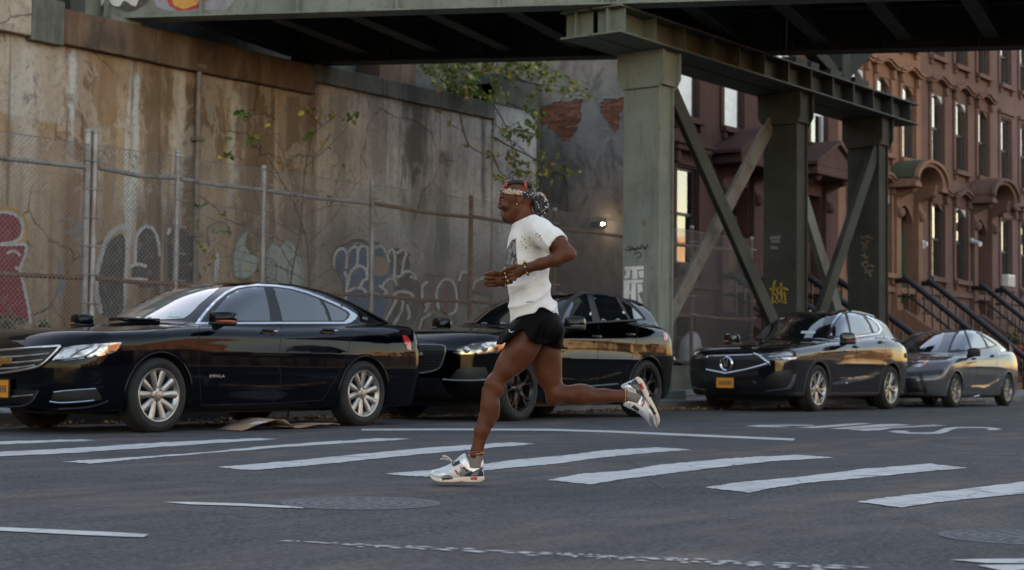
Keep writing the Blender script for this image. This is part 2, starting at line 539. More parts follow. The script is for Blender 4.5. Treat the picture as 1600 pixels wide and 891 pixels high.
# cast iron manhole covers
M_IRON = pmat('cast_iron', (.055, .061, .069), .6, .0, .35, 8, .3)
def manhole(u, v, r, label):
    t = empty('manhole_cover', (u, v, float(road_z(u, v)) + .002), label, 'manhole cover')
    MB().lathe([(r * 1.0, -.01), (r * 1.0, .0015), (r * .93, .002), (r * .92, 0)], 48).build('rim', M_IRON, t, smooth=40)
    MB().lathe([(0.001, .001), (r * .91, .001), (r * .91, -.01)], 48).build('lid', M_IRON, t, smooth=40)
    m = MB()
    for ring, (rad, n) in enumerate([(.82, 26), (.66, 20), (.5, 15), (.33, 10), (.17, 5)]):
        for i in range(n):
            a = 2 * math.pi * (i + ring * .37) / n
            w = 2 * math.pi * rad * r / n * .32
            c_, s_ = math.cos(a), math.sin(a)
            x0, y0 = rad * r * c_, rad * r * s_
            m.bar((x0 - s_ * w, y0 + c_ * w, .0014), (x0 + s_ * w, y0 - c_ * w, .0014), r * .06, .0022)
    o = m.build('raised_pattern', M_IRON, t)
    return t
px = onz(568, 785.5)
manhole(px[0], px[1], .36, 'round iron manhole cover in the road below the runner')
px = onz(1592, 837)
manhole(px[0], px[1], .30, 'iron manhole cover cut by the right edge of the picture')

# kerb and pavement
k = NB('granite_kerb')
p = k.pos()
c = k.ramp(k.noise(p, 3, 6, .7), [(.3, (.10, .098, .095)), (.7, (.22, .215, .205))])
c = k.mix(k.ramp(k.noise(p, 120, 2), [(.45, .5), (.6, 0.0)]), c, (.06, .06, .06))
k.set(color=c, rough=.8); k.bump(k.noise(p, 30, 5), .4, .01)
M_KERB = k.mat
k = NB('pavement_concrete')
p = k.pos()
c = k.ramp(k.noise(p, 1.2, 6, .65), [(.3, (.15, .145, .14)), (.7, (.27, .26, .245))])
c = k.mix(k.m('MULTIPLY', k.rnd(), .35), c, (.12, .12, .12))
c = k.mix(k.ramp(k.noise(p, 14, 3, .7), [(.56, 0.0), (.7, .6)]), c, (.07, .065, .06))
k.set(color=c, rough=.85); k.bump(k.noise(p, 60, 4), .3, .004)
M_PAVE = k.mat
side = MB().box(-60, 130, 14.09, VH + 30, -.24, .10).build('sidewalk', M_PAVE)
tag(side, 'concrete sidewalk behind the parked cars', kind='structure')
def kerb_me():
    m = MB().box(0, 1.79, 13.91, 14.08, -.1, .14)
    return m
kb = None
for i in range(-2, 26):
    if kb is None:
        kb = bevel(kerb_me().build('kerb_stone', M_KERB, side), .015)
        kb.location = (i * 1.8, 0, 0)
    else:
        c = same(kb, side, (i * 1.8, rr.uniform(-.008, .008), rr.uniform(-.012, .008)))
slab = None
for i in range(3, 40):
    for j in range(3):
        z = .035 * j
        if slab is None:
            slab = bevel(MB().box(.006, 1.494, .006, 1.794, -.07, .035).build('paving_slab', M_PAVE, side), .006)
            slab.location = (i * 1.5, 14.09 + j * 1.8, .105 + z)
        else:
            same(slab, side, (i * 1.5, 14.09 + j * 1.8, .105 + z + rr.uniform(-.006, .006)))

# dry leaves and grit along the gutter
k = NB('dry_leaf')
c = k.ramp(k.rnd(), [(0, (.10, .055, .02)), (1, (.2, .12, .04))])
c = k.mix(k.ramp(k.noise(k.pos(), 4, 2), [(.4, 0.0), (.6, 1.0)]), (.16, .085, .03), (.30, .19, .06))
k.set(color=c, rough=.8)
M_DRY = k.mat
m = MB()
for i in range(2600):
    u = rr.uniform(5, 36)
    v = 13.88 - abs(rr.gauss(0, .35)) if i % 5 else rr.uniform(14.2, 18.5)
    if rr.random() < .35: u = rr.choice([21.2, 22.0, 33.6, 15.0]) + rr.gauss(0, .8)
    z0 = (.12 if v > 14.05 else .002) + rr.uniform(0, .02)
    s, a = rr.uniform(.02, .055), rr.uniform(0, 6.28)
    ca, sa = math.cos(a) * s, math.sin(a) * s
    h = rr.uniform(.004, .035)
    m.add([(u - ca, v - sa, z0), (u + sa * .6, v - ca * .6, z0 + h), (u + ca, v + sa, z0 + h * .4), (u - sa * .6, v + ca * .6, z0 + h * .8)], [(0, 1, 2), (0, 2, 3)])
lit = m.build('dry_leaves', M_DRY)
tag(lit, 'dry brown leaves scattered along the gutter under the parked cars', 'leaf litter', kind='stuff')

# ================================================================ concrete wall
k = NB('stained_concrete')
p = k.pos()
sx, sy, sz = k.sep(p)
right = k.step(sx, 21.5, 26.0)                       # raw grey concrete further along
n_big = k.noise(p, .8, 6, .62, .5)
n_fine = k.noise(p, 9, 6, .7)
tan = k.ramp(n_big, [(.28, (.235, .155, .088)), (.5, (.345, .245, .155)), (.75, (.43, .335, .245))])
gry = k.ramp(n_big, [(.28, (.25, .24, .22)), (.5, (.35, .335, .315)), (.75, (.44, .43, .41))])
c = k.mix(right, tan, gry)
# rust runs
def streak(freq, stretch, seed, lo, hi, detail=3):
    q = k.n('ShaderNodeMapping')
    k.put(q.inputs['Vector'], p)
    q.inputs['Location'].default_value = (seed, seed * .7, seed * .3)
    q.inputs['Scale'].default_value = (freq, 1.0, stretch)
    return k.ramp(k.noise(q.outputs[0], 1.0, detail, .6, .25), [(lo, 0.0), (hi, 1.0)])
rust = k.m('MULTIPLY', streak(1.7, .10, 3.1, .50, .68), k.m('SUBTRACT', 1.0, k.m('MULTIPLY', right, .8)))
c = k.mix(k.m('MULTIPLY', rust, .85), c, (.175, .085, .035))
rust2 = k.m('MULTIPLY', streak(4.5, .16, 9.4, .55, .68), k.step(sz, 1.5, 5.6))
c = k.mix(k.m('MULTIPLY', rust2, .6), c, (.13, .075, .04))
pale = k.m('MULTIPLY', streak(2.6, .12, 21.7, .60, .68), k.m('SUBTRACT', 1.0, right))
c = k.mix(k.m('MULTIPLY', pale, .62), c, (.50, .53, .52))
# efflorescence: chosen runs
for (u0, w, z0, z1, col, a) in [(17.55, .10, 4.3, 5.8, (.52, .60, .63), .75), (18.9, .09, 3.0, 5.6, (.50, .55, .55), .6), (19.9, .16, 3.4, 5.8, (.52, .50, .46), .5), (21.2, .14, 3.6, 5.6, (.50, .51, .48), .6),
                             (26.4, .55, 3.6, 6.3, (.045, .05, .04), .85), (27.3, .30, 2.4, 5.2, (.075, .08, .07), .7), (28.7, .10, 4.0, 6.2, (.07, .075, .07), .8), (25.2, .35, 4.2, 6.2, (.11, .10, .085), .6),
                             (22.0, .25, 3.2, 5.8, (.12, .065, .03), .75), (18.3, .22, 2.8, 5.8, (.20, .11, .05), .6), (20.6, .35, 4.0, 5.8, (.10, .055, .03), .7), (23.2, .2, 3.6, 5.8, (.13, .07, .035), .7),
                             (29.8, .7, 3.0, 6.4, (.50, .52, .53), .55), (16.6, .3, 3.9, 5.8, (.50, .55, .57), .4), (19.35, .35, 1.0, 5.8, (.10, .058, .03), .7), (21.6, .4, .9, 5.8, (.12, .07, .04), .7), (22.75, .3, 1.2, 5.8, (.09, .055, .032), .65), (20.15, .18, 1.2, 5.6, (.085, .05, .03), .7), (17.9, .16, 1.0, 5.6, (.14, .08, .04), .6), (24.1, .3, 2.0, 6.0, (.12, .10, .08), .5)]:
    nz = k.m('MULTIPLY', k.m('SUBTRACT', k.noise(k.vmul(p, (3, 1, .8)), 1.6, 5, .65), .5), w * 3.2)
    du = k.m('ABSOLUTE', k.m('ADD', k.m('SUBTRACT', sx, u0), nz))
    mk = k.m('MULTIPLY', k.step(du, w * .3, w * 1.25, 1.0, 0.0), k.m('MULTIPLY', k.step(sz, z0 - .8, z0 + .9), k.step(sz, z1 - .1, z1 + .1, 1.0, 0.0)))
    c = k.mix(k.m('MULTIPLY', mk, a), c, col)
# pale repair patches with stepped lower edge at the upper left
pz = k.m('ADD', sz, k.m('MULTIPLY', k.m('SUBTRACT', k.noise(p, 2.5, 4), .5), .35))
patch = k.m('MULTIPLY', k.step(pz, 4.55, 4.62), k.step(sx, 17.35, 17.42, 1.0, 0.0))
c = k.mix(k.m('MULTIPLY', patch, .5), c, (.43, .385, .33))
peel = k.ramp(k.noise(k.vmul(p, (1, 1, .75)), 1.05, 9, .72, .35), [(.535, 0.0), (.55, 1.0)])
c = k.mix(k.m('MULTIPLY', k.m('MULTIPLY', peel, k.step(sz, 2.2, 4.0)), k.m('SUBTRACT', .42, k.m('MULTIPLY', right, .2))), c, (.46, .395, .325))
flk = k.ramp(k.noise(k.vmul(p, (1.2, 1, .5)), 2.6, 9, .75, .3), [(.60, 0.0), (.615, 1.0)])
c = k.mix(k.m('MULTIPLY', flk, .6), c, (.10, .07, .05))
drk = streak(3.1, .09, 41.0, .60, .66, 5)
c = k.mix(k.m('MULTIPLY', drk, k.m('SUBTRACT', .62, k.m('MULTIPLY', right, .42))), c, (.075, .052, .035))
# foot of the wall darker towards the ground, and moss
foot = k.m('MULTIPLY', k.step(sz, .7, 2.9, 1.0, 0.0), k.ramp(k.noise(p, 1.6, 5, .65), [(.3, .35), (.7, 1.0)]))
c = k.mix(k.m('MULTIPLY', foot, .55), c, (.085, .072, .055))
moss = k.m('MULTIPLY', k.step(sx, 23.0, 26.0), k.ramp(k.noise(k.vmul(p, (1, 1, .4)), 1.5, 6, .7), [(.54, 0.0), (.74, .6)]))
c = k.mix(moss, c, (.075, .078, .06))
tone_or_grime = k.m('MULTIPLY', k.m('MULTIPLY', k.step(k.m('ADD', sz, k.m('MULTIPLY', n_big, 1.2)), 4.9, 2.6), k.step(sx, 20.5, 25.0)), .62)
c = k.mix(tone_or_grime, c, (.082, .072, .060))  # wall coloured darker towards the bottom, more so to the right
# hairline cracks, spalls, board marks
vor = k.n('ShaderNodeTexVoronoi', feature='DISTANCE_TO_EDGE')
wv = k.n('ShaderNodeVectorMath', operation='ADD'); k.put(wv.inputs[0], p)
nz = k.n('ShaderNodeTexNoise'); nz.inputs['Scale'].default_value = 1.1; nz.inputs['Detail'].default_value = 5; k.put(nz.inputs['Vector'], p)
k.put(wv.inputs[1], nz.outputs['Color']); k.put(vor.inputs['Vector'], k.vmul(wv.outputs[0], (1, .2, 1)))
vor.inputs['Scale'].default_value = .55
crk = k.m('MULTIPLY', k.ramp(vor.outputs['Distance'], [(.003, 1.0), (.011, 0.0)]), k.ramp(k.noise(p, .7, 2), [(.45, 0.0), (.55, 1.0)]))
c = k.mix(k.m('MULTIPLY', crk, .7), c, (.05, .04, .035))
spall = k.ramp(k.noise(p, 2.3, 8, .75, .4), [(.64, 0.0), (.69, 1.0)])
c = k.mix(k.m('MULTIPLY', spall, .55), c, (.16, .125, .095))
c = k.mix(k.ramp(n_fine, [(.35, .45), (.5, 0.0)]), c, (.14, .115, .09))
k.set(color=c, rough=.9, spec=.25)
k.bump(k.m('ADD', k.m('ADD', n_fine, k.m('MULTIPLY', spall, -1.2)), k.m('ADD', k.m('MULTIPLY', crk, -2.0), k.m('MULTIPLY', peel, .8))), .55, .02)
M_WALL = k.mat

k = NB('mossy_concrete')
p = k.pos()
c = k.ramp(k.noise(p, 1.4, 6, .65), [(.3, (.055, .058, .045)), (.6, (.12, .118, .10)), (.8, (.2, .19, .17))])
c = k.mix(k.ramp(k.noise(k.vmul(p, (3, 3, .3)), 1.5, 4), [(.5, 0.0), (.7, .7)]), c, (.04, .04, .032))
k.set(color=c, rough=.92); k.bump(k.noise(p, 10, 6, .7), .6, .02)
M_MOSS = k.mat
k = NB('rusty_concrete')
p = k.pos()
c = k.ramp(k.noise(k.vmul(p, (2.2, 1, .5)), 1.2, 6, .65), [(.3, (.065, .036, .02)), (.5, (.12, .070, .04)), (.75, (.21, .15, .105))])  # rust tones, darkened overall for the shade under the deck
c = k.mix(k.ramp(k.noise(k.vmul(p, (1.0, 1, .6)), .9, 5, .6), [(.5, 0.0), (.62, .8)]), c, (.035, .028, .022))
k.set(color=c, rough=.92); k.bump(k.noise(p, 10, 6, .7), .6, .02)
M_RUSTC = k.mat

wall = empty('concrete_wall', (20, VW, .7), 'tall stained concrete retaining wall with rust streaks behind the fence', 'wall')
def at(o, parent=None):
    """parent a world-built mesh to an empty without moving it"""
    o.parent = parent
    o.matrix_parent_inverse = Matrix.Translation(parent.location).inverted() if parent.rotation_euler[2] == 0 else parent.matrix_world.inverted()
    return o
def wpart(mb, name, mat, parent, smooth=None, bev=0):
    o = mb.build(name, mat, None, smooth)
    at(o, parent)
    if bev: bevel(o, bev)
    return o
wpart(MB().box(-12, 29.0, VW, VW + 1.2, -.2, 6.12), 'wall_face', M_WALL, wall, bev=.02)
wpart(MB().box(29.0, 30.62, VW - .05, VW + 1.3, -.2, 6.95), 'end_pier', M_WALL, wall, bev=.03)
wpart(MB().box(29.0, 30.64, VW - .075, VW + 1.32, 6.45, 7.15), 'pier_cap', M_MOSS, wall, bev=.03)
# coping in two runs, the abutment one deeper
cop = [(-12, 16.6, 5.86, 7.6, M_WALL), (16.604, 17.25, 5.80, 6.52, M_MOSS)]
for (a, b, z0, z1, mt) in cop: wpart(MB().box(a, b, VW - .16, VW + 1.0, z0, z1), 'coping', mt, wall, bev=.02)
wpart(MB().box(17.254, 19.2, VW - .15, VW + 1.0, 5.84, 6.42), 'coping', M_RUSTC, wall, bev=.02)
wpart(MB().box(19.206, 21.3, VW - .155, VW + 1.0, 5.83, 6.42), 'coping', M_RUSTC, wall, bev=.02)
wpart(MB().box(21.306, 23.2, VW - .15, VW + 1.0, 5.84, 6.40), 'coping', M_RUSTC, wall, bev=.02)
for (a, b) in [(23.206, 25.2), (25.206, 27.1), (27.106, 28.98)]:
    wpart(MB().box(a, b, VW - .10, VW + 1.0, 6.10, 6.46), 'coping', M_MOSS, wall, bev=.02)
wpart(MB().box(24.0, 33.5, VW + 1.9, VW + 3.2, 4, 7.7), 'back_wall', M_MOSS, wall, bev=.03)
wpart(MB().box(26.6, 27.8, VW + 1.2, VW + 1.85, 6.0, 7.3), 'rusty_housing', M_RUSTC, wall, bev=.02)
# dark drip line under coping
M_PIPE = pmat('weathered_pipe', (.16, .13, .105), .6, .3, .35, 5, .2)
pp = wpart(MB().tube([(*onv(304, 95, VW - .09)[:2], 6.3), (*onv(304, 300, VW - .09)[:2], .7)], .055, 12), 'drain_pipe', M_PIPE, wall, smooth=40)
pu = onv(304, 95, VW - .09)[0]
for z in (5.9, 4.6, 2.9): wpart(MB().box(pu - .1, pu + .1, VW - .17, VW - .004, z, z + .07), 'pipe_bracket', M_PIPE, wall)
tag_lbl = None

# ---- painted tags on the wall: thin coats of paint
def flat(name, rgb, rough=.75, wear=.55):
    k = NB(name)
    p = k.pos()
    c = k.ramp(k.noise(k.vmul(p, (1, 1, .6)), 3, 6, .7), [(.25, shade(rgb, .62)), (.55, rgb), (.8, shade(rgb, 1.22))])
    c = k.mix(k.ramp(k.noise(p, 7, 8, .78), [(.54, 0.0), (.60, wear)]), c, (.2, .16, .125))
    c = k.mix(k.ramp(k.noise(k.vmul(p, (2.5, 1, .3)), 2.2, 5, .65), [(.5, 0.0), (.66, wear * .7)]), c, (.10, .075, .055))
    k.set(color=c, rough=rough)
    return k.mat
G_RED, G_BLUE, G_BLK = flat('red_spray', (.20, .022, .028)), flat('blue_spray', (.052, .088, .165)), flat('black_spray', (.055, .048, .042))
G_WHT, G_MINT, G_YEL, G_BRN, G_GRY, G_TAN = flat('white_spray', (.42, .41, .40)), flat('mint_spray', (.28, .33, .28)), flat('yellow_spray', (.42, .26, .05)), flat('brown_spray', (.115, .085, .07)), flat('grey_spray', (.17, .16, .155)), flat('tan_spray', (.24, .18, .12))
class Layer:
    n = 0
def wall_fill(name, pts, mat, V=VW, parent=wall, smooth=True):
    Layer.n += 1
    d = V - .003 - .0006 * Layer.n
    o2 = smooth_closed(pts, 5) if smooth else pts
    w = [onv(x, y, d) for x, y in o2]
    P, T = fill2d([(q[0], q[2]) for q in w])
    o = mesh_obj(name, [(a, d, b) for a, b in P], [t[::-1] for t in T], mat)
    return at(o, parent)
def wall_stroke(name, pts, w, mat, V=VW, parent=wall, closed=False):
    Layer.n += 1
    d = V - .003 - .0006 * Layer.n
    q = smooth_closed(pts, 6) if closed else smooth_open(pts, 6)
    if closed: q = q + [q[0]]
    rq = random.Random(len(pts) * 7 + int(pts[0][0]))
    L, R = stroke2d(q, [w * rq.uniform(.8, 1.15) for _ in q])
    n = len(q)
    vs = [onv(x, y, d) for x, y in L] + [onv(x, y, d) for x, y in R]
    o = mesh_obj(name, vs, [(i, i + 1, n + i + 1, n + i) for i in range(n - 1)], mat)
    return at(o, parent)
# red letter with white outline at far left
wall_stroke('graffiti_outline', [(-20, 333), (2, 325), (24, 330), (38, 350), (36, 372), (22, 382)], 6, G_YEL)
wall_fill('graffiti_letter', [(-30, 336), (5, 333), (26, 342), (31, 360), (22, 375), (0, 379), (-30, 378)], G_RED)
wall_stroke('graffiti_outline', [(-20, 334), (6, 331), (27, 340), (33, 360), (24, 376), (0, 381)], 5, G_WHT)
wall_fill('graffiti_letter', [(-40, 384), (36, 384), (35, 398), (28, 420), (33, 440), (43, 480), (46, 503), (20, 498), (-40, 490)], G_RED, smooth=False)
wall_stroke('graffiti_outline', [(-20, 382), (20, 382), (38, 383), (37, 400), (30, 420), (36, 445), (44, 478), (49, 506)], 4.5, G_WHT)
wall_stroke('graffiti_mark', [(8, 396), (20, 392), (30, 400)], 4, G_WHT)
wall_stroke('graffiti_mark', [(22, 418), (30, 420), (32, 414)], 5, G_WHT)
# smudged black tags
wall_fill('graffiti_shadow', [(88, 402), (98, 420), (101, 450), (94, 470), (88, 455), (90, 430)], G_GRY)
wall_stroke('graffiti_mark', [(92, 346), (108, 341), (118, 352), (104, 362), (122, 366), (126, 348), (134, 356), (128, 376)], 5, G_GRY)
# row of dark ovals with pale edges
wall_fill('graffiti_letter', [(150, 452), (156, 408), (170, 376), (190, 366), (194, 396), (192, 440), (190, 490), (160, 492)], G_BLK)
wall_stroke('graffiti_outline', [(158, 490), (150, 452), (153, 412), (164, 376), (178, 358), (193, 354)], 8, G_WHT)
wall_fill('graffiti_letter', [(212, 400), (214, 372), (224, 357), (238, 364), (244, 392), (244, 430), (240, 446), (222, 450), (212, 440)], G_BLK)
wall_stroke('graffiti_outline', [(210, 412), (211, 372), (222, 355), (236, 357), (245, 376), (248, 400)], 5, G_WHT)
wall_fill('graffiti_letter', [(206, 418), (226, 416), (234, 428), (232, 440), (208, 440)], G_BLK)
wall_stroke('graffiti_outline', [(202, 416), (216, 413), (228, 417)], 5, G_WHT)
wall_stroke('graffiti_outline', [(200, 437), (216, 436), (230, 438)], 5, G_WHT)
wall_fill('graffiti_letter', [(262, 362), (272, 356), (284, 358), (296, 368), (302, 390), (300, 408), (290, 412), (304, 418), (314, 434), (300, 446), (276, 444), (262, 430)], G_BLK)
wall_stroke('graffiti_outline', [(260, 366), (263, 356)], 6, G_WHT)
wall_stroke('graffiti_outline', [(298, 366), (304, 372)], 5, G_WHT)
wall_stroke('graffiti_outline', [(296, 413), (306, 414)], 6, G_WHT)
# pale mint piece
wall_fill('graffiti_letter', [(366, 430), (364, 400), (372, 374), (384, 362), (382, 382), (390, 396), (400, 404), (398, 422), (384, 434)], G_MINT)
wall_fill('graffiti_letter', [(416, 388), (424, 380), (436, 386), (446, 376), (458, 384), (468, 402), (474, 424), (470, 446), (440, 448), (418, 440)], G_MINT)
for s in ([(366, 430), (363, 400), (371, 372), (386, 358)], [(414, 390), (424, 379), (436, 385), (446, 375), (459, 382), (468, 396)], [(452, 446), (448, 420), (458, 402), (470, 398), (478, 404)], [(414, 402), (430, 410), (430, 436), (418, 440)],
          [(488, 420), (492, 392), (506, 382), (516, 396), (508, 410)], [(326, 384), (322, 360), (334, 348), (352, 350), (358, 370)]):
    wall_stroke('graffiti_outline', s, 2.6, G_GRY)
wall_fill('graffiti_letter', [(334, 402), (338, 394), (342, 404), (340, 436), (334, 436)], G_WHT)
# blue and white piece
for s in ([(521, 396), (528, 386), (542, 382), (552, 376), (566, 376), (574, 384)], [(580, 380), (592, 382), (604, 392), (616, 390), (630, 392), (640, 400)]):
    wall_stroke('graffiti_outline', s, 5, G_BLK)
wall_fill('graffiti_letter', [(523, 420), (523, 398), (532, 388), (548, 382), (566, 384), (576, 392), (592, 386), (606, 398), (612, 420), (604, 440), (606, 470), (600, 490), (592, 512), (560, 506), (542, 480), (536, 440)], G_BLUE)
wall_fill('graffiti_letter', [(582, 404), (598, 402), (608, 412), (604, 428), (586, 430)], G_TAN)
wall_fill('graffiti_letter', [(610, 400), (622, 396), (636, 400), (640, 416), (632, 428), (618, 428)], G_BLK)
wall_fill('graffiti_letter', [(622, 438), (634, 426), (646, 430), (654, 442), (658, 470), (650, 500), (630, 520), (600, 518), (612, 480)], G_BLK)
for s in ([(522, 420), (521, 402), (528, 390), (538, 390), (541, 404), (540, 420)], [(541, 404), (546, 390), (556, 386), (558, 402), (556, 420)], [(557, 400), (562, 386), (572, 386), (574, 404), (574, 424)], [(584, 388), (594, 384), (602, 394), (608, 410)],
          [(605, 394), (612, 390), (616, 400), (616, 430)], [(619, 396), (628, 390), (634, 396), (630, 408), (628, 428)], [(543, 446), (548, 424), (560, 416), (570, 420), (574, 434)], [(562, 452), (566, 440), (574, 436), (580, 440)],
          [(596, 450), (604, 438), (614, 436), (620, 446)], [(612, 430), (624, 432), (634, 424), (646, 428), (650, 438)], [(542, 456), (556, 450), (568, 452), (574, 462)], [(614, 462), (624, 456), (640, 458), (646, 464)],
          [(620, 466), (612, 484), (602, 502), (594, 516)], [(630, 470), (626, 490), (614, 510)], [(538, 424), (542, 440), (540, 470)], [(592, 446), (604, 456), (598, 462)], [(640, 432), (650, 436)], [(636, 476), (640, 490), (638, 500)]):
    wall_stroke('graffiti_outline', s, 4.2, G_WHT)
# brown letters with white edges behind the second car
for q in ([(662, 470), (660, 446), (668, 438), (678, 442), (682, 460), (678, 480)], [(688, 480), (686, 452), (694, 440), (706, 442), (712, 462), (710, 484), (700, 490)], [(718, 470), (720, 432), (728, 424), (736, 434), (736, 470)], [(742, 456), (746, 442), (760, 436), (770, 446), (768, 460)], [(664, 510), (668, 494), (680, 490), (688, 500), (686, 516)]):
    wall_fill('graffiti_letter', q, G_BRN)
for s in ([(686, 484), (682, 460), (688, 442), (698, 436), (708, 442), (714, 462), (712, 486), (700, 492)], [(660, 470), (660, 448), (668, 440)], [(716, 440), (722, 426), (730, 426)], [(738, 452), (744, 440), (756, 434), (764, 436)], [(655, 520), (660, 500), (674, 490)], [(664, 478), (672, 474), (664, 488)]):
    wall_stroke('graffiti_outline', s, 4, G_WHT)
wall_stroke('graffiti_mark', [(698, 446), (698, 486)], 3, G_RED)
wall_stroke('graffiti_mark', [(664, 428), (680, 432), (692, 430)], 2, G_BLK)

# ================================================================ chain-link fence
k = NB('galvanised_steel')
v = k.obj()
c = k.ramp(k.noise(v, 3, 5, .6), [(.3, (.20, .185, .175)), (.7, (.34, .33, .32))])
c = k.mix(k.ramp(k.noise(k.vmul(v, (1, 1, .3)), 4, 5, .65), [(.52, 0.0), (.66, .8)]), c, (.15, .085, .05))
k.set(color=c, rough=.5, metal=.35); k.bump(k.noise(v, 40, 3), .2, .002)
M_GALV = k.mat
k = NB('rusted_steel')
v = k.obj()
c = k.ramp(k.noise(v, 5, 6, .65), [(.3, (.085, .045, .028)), (.55, (.16, .085, .045)), (.8, (.2, .15, .11))])
k.set(color=c, rough=.8, metal=.1); k.bump(k.noise(v, 40, 4), .4, .004)
M_RUST = k.mat
M_WIRE = pmat('fence_wire', (.19, .18, .17), .55, .3, .2, 3, 0)
fence = empty('chain_link_fence', (22, VF, .74), 'tall chain-link fence with pipe rails in front of the concrete wall', 'fence')
M_LOWW = pmat('low_wall_concrete', (.12, .115, .09), .9, 0, .4, 1.6, .5, world=True, dist=.01, tone_or_grime=((.045, .05, .03), .7))
loww = MB().box(-30, 36.6, VF - .15, VF + .27, -.1, .74).build('low_wall', M_LOWW)
bevel(loww, .02)
tag(loww, 'low greenish concrete wall carrying the chain-link fence', 'wall')
posts = [10.4, 13.1, 15.86, 16.0, 17.62, 19.5, 22.2, 25.06, 27.85, 30.6, 33.4, 36.3]
for i, u in enumerate(posts):
    big = u in (15.86, 16.0)
    top = 4.05 if big else 3.92 + .03 * math.sin(i * 2.1)
    m = MB().tube([(u, VF, .6), (u, VF, top)], .052 if big else .045, 14)
    o = wpart(m, 'post', M_RUST if 24 < u else M_GALV, fence, smooth=40)
    if u == 25.06: o['label'] = 'rusty brown fence post'
    wpart(MB().ellipsoid((u, VF, top), (.058 if big else .052, .058 if big else .052, .05), 12, 6), 'post_cap', M_GALV, fence, smooth=60)
    for z in np.arange(1.1, 3.9, .42):
        wpart(MB().tube([(u + math.cos(t) * (.058 if big else .052), VF + math.sin(t) * (.058 if big else .052), z) for t in np.linspace(0, 6.28, 12, endpoint=False)], .010, 5, closed=True).tube([(u + .05, VF - .03, z), (u + .16, VF - .045, z)], .012, 5), 'band', M_GALV, fence)
for a, b in zip(posts[:-1], posts[1:]):
    if b - a < .5: continue
    rust = 21 < a
    for z, r in ((3.52, .036), (1.90, .034), (.86, .03)):
        dz = random.uniform(-.02, .02)
        wpart(MB().tube([(a + .05, VF - .01, z + dz), ((a + b) / 2, VF - .01, z + random.uniform(-.03, .02)), (b - .05, VF - .01, z + random.uniform(-.02, .02))], r, 10), 'rail', M_RUST if rust or z < 3 else M_GALV, fence, smooth=40)
    m = MB()
    z0, z1, d, rw = .80, 3.86, .078, .0034
    yv = VF - .055
    for fam in (1, -1):
        kk = a - (z1 - z0)
        while kk < b + (z1 - z0):
            # line: u = kk + fam*(z - zref)
            if fam == 1: ua, za, ub, zb = kk, z0, kk + (z1 - z0), z1
            else: ua, za, ub, zb = kk + (z1 - z0), z0, kk, z1
            # clip to [a,b]
            if fam == 1:
                if ua < a: za += (a - ua); ua = a
                if ub > b: zb -= (ub - b); ub = b
                ok = ub > ua + .02
            else:
                if ua > b: za += (ua - b); ua = b
                if ub < a: zb -= (a - ub); ub = a
                ok = ua > ub + .02
            if ok: m.tube([(ua, yv + fam * .002, za), (ub, yv + fam * .002, zb)], rw, 3, caps=False)
            kk += d
    m.tube([(a, yv, z1), (b, yv, z1 + random.uniform(-.02, .02))], .006, 4)
    wpart(m, 'chain_link_mesh', M_WIRE, fence)
# ================================================================ elevated railway
k = NB('viaduct_paint')
p = k.pos()
n1 = k.noise(p, .9, 6, .62, .4)
c = k.ramp(n1, [(.28, (.118, .130, .106)), (.5, (.172, .188, .155)), (.76, (.215, .232, .192))])
c = k.mix(k.ramp(k.noise(k.vmul(p, (3, 3, .4)), 1.6, 5, .65), [(.52, 0.0), (.70, .55)]), c, (.075, .07, .05))
c = k.mix(k.ramp(k.noise(p, 2.6, 7, .72, .5), [(.62, 0.0), (.67, .9)]), c, (.12, .058, .032))
c = k.mix(k.ramp(k.noise(p, 16, 4, .7), [(.60, 0.0), (.68, .5)]), c, (.05, .045, .035))
k.set(color=c, rough=.62, spec=.35); k.bump(k.m('ADD', k.noise(p, 14, 5, .7), k.m('MULTIPLY', n1, 2)), .3, .008)
M_STEEL = k.mat
k = NB('dark_steel')
p = k.pos()
c = k.ramp(k.noise(p, 1.2, 6, .62), [(.3, (.024, .025, .020)), (.55, (.043, .044, .035)), (.8, (.068, .068, .054))])
c = k.mix(k.ramp(k.noise(p, 2.6, 7, .72, .5), [(.6, 0.0), (.66, .9)]), c, (.085, .042, .025))
k.set(color=c, rough=.75, spec=.3); k.bump(k.noise(p, 14, 5, .7), .3, .008)
M_DKSTEEL = k.mat

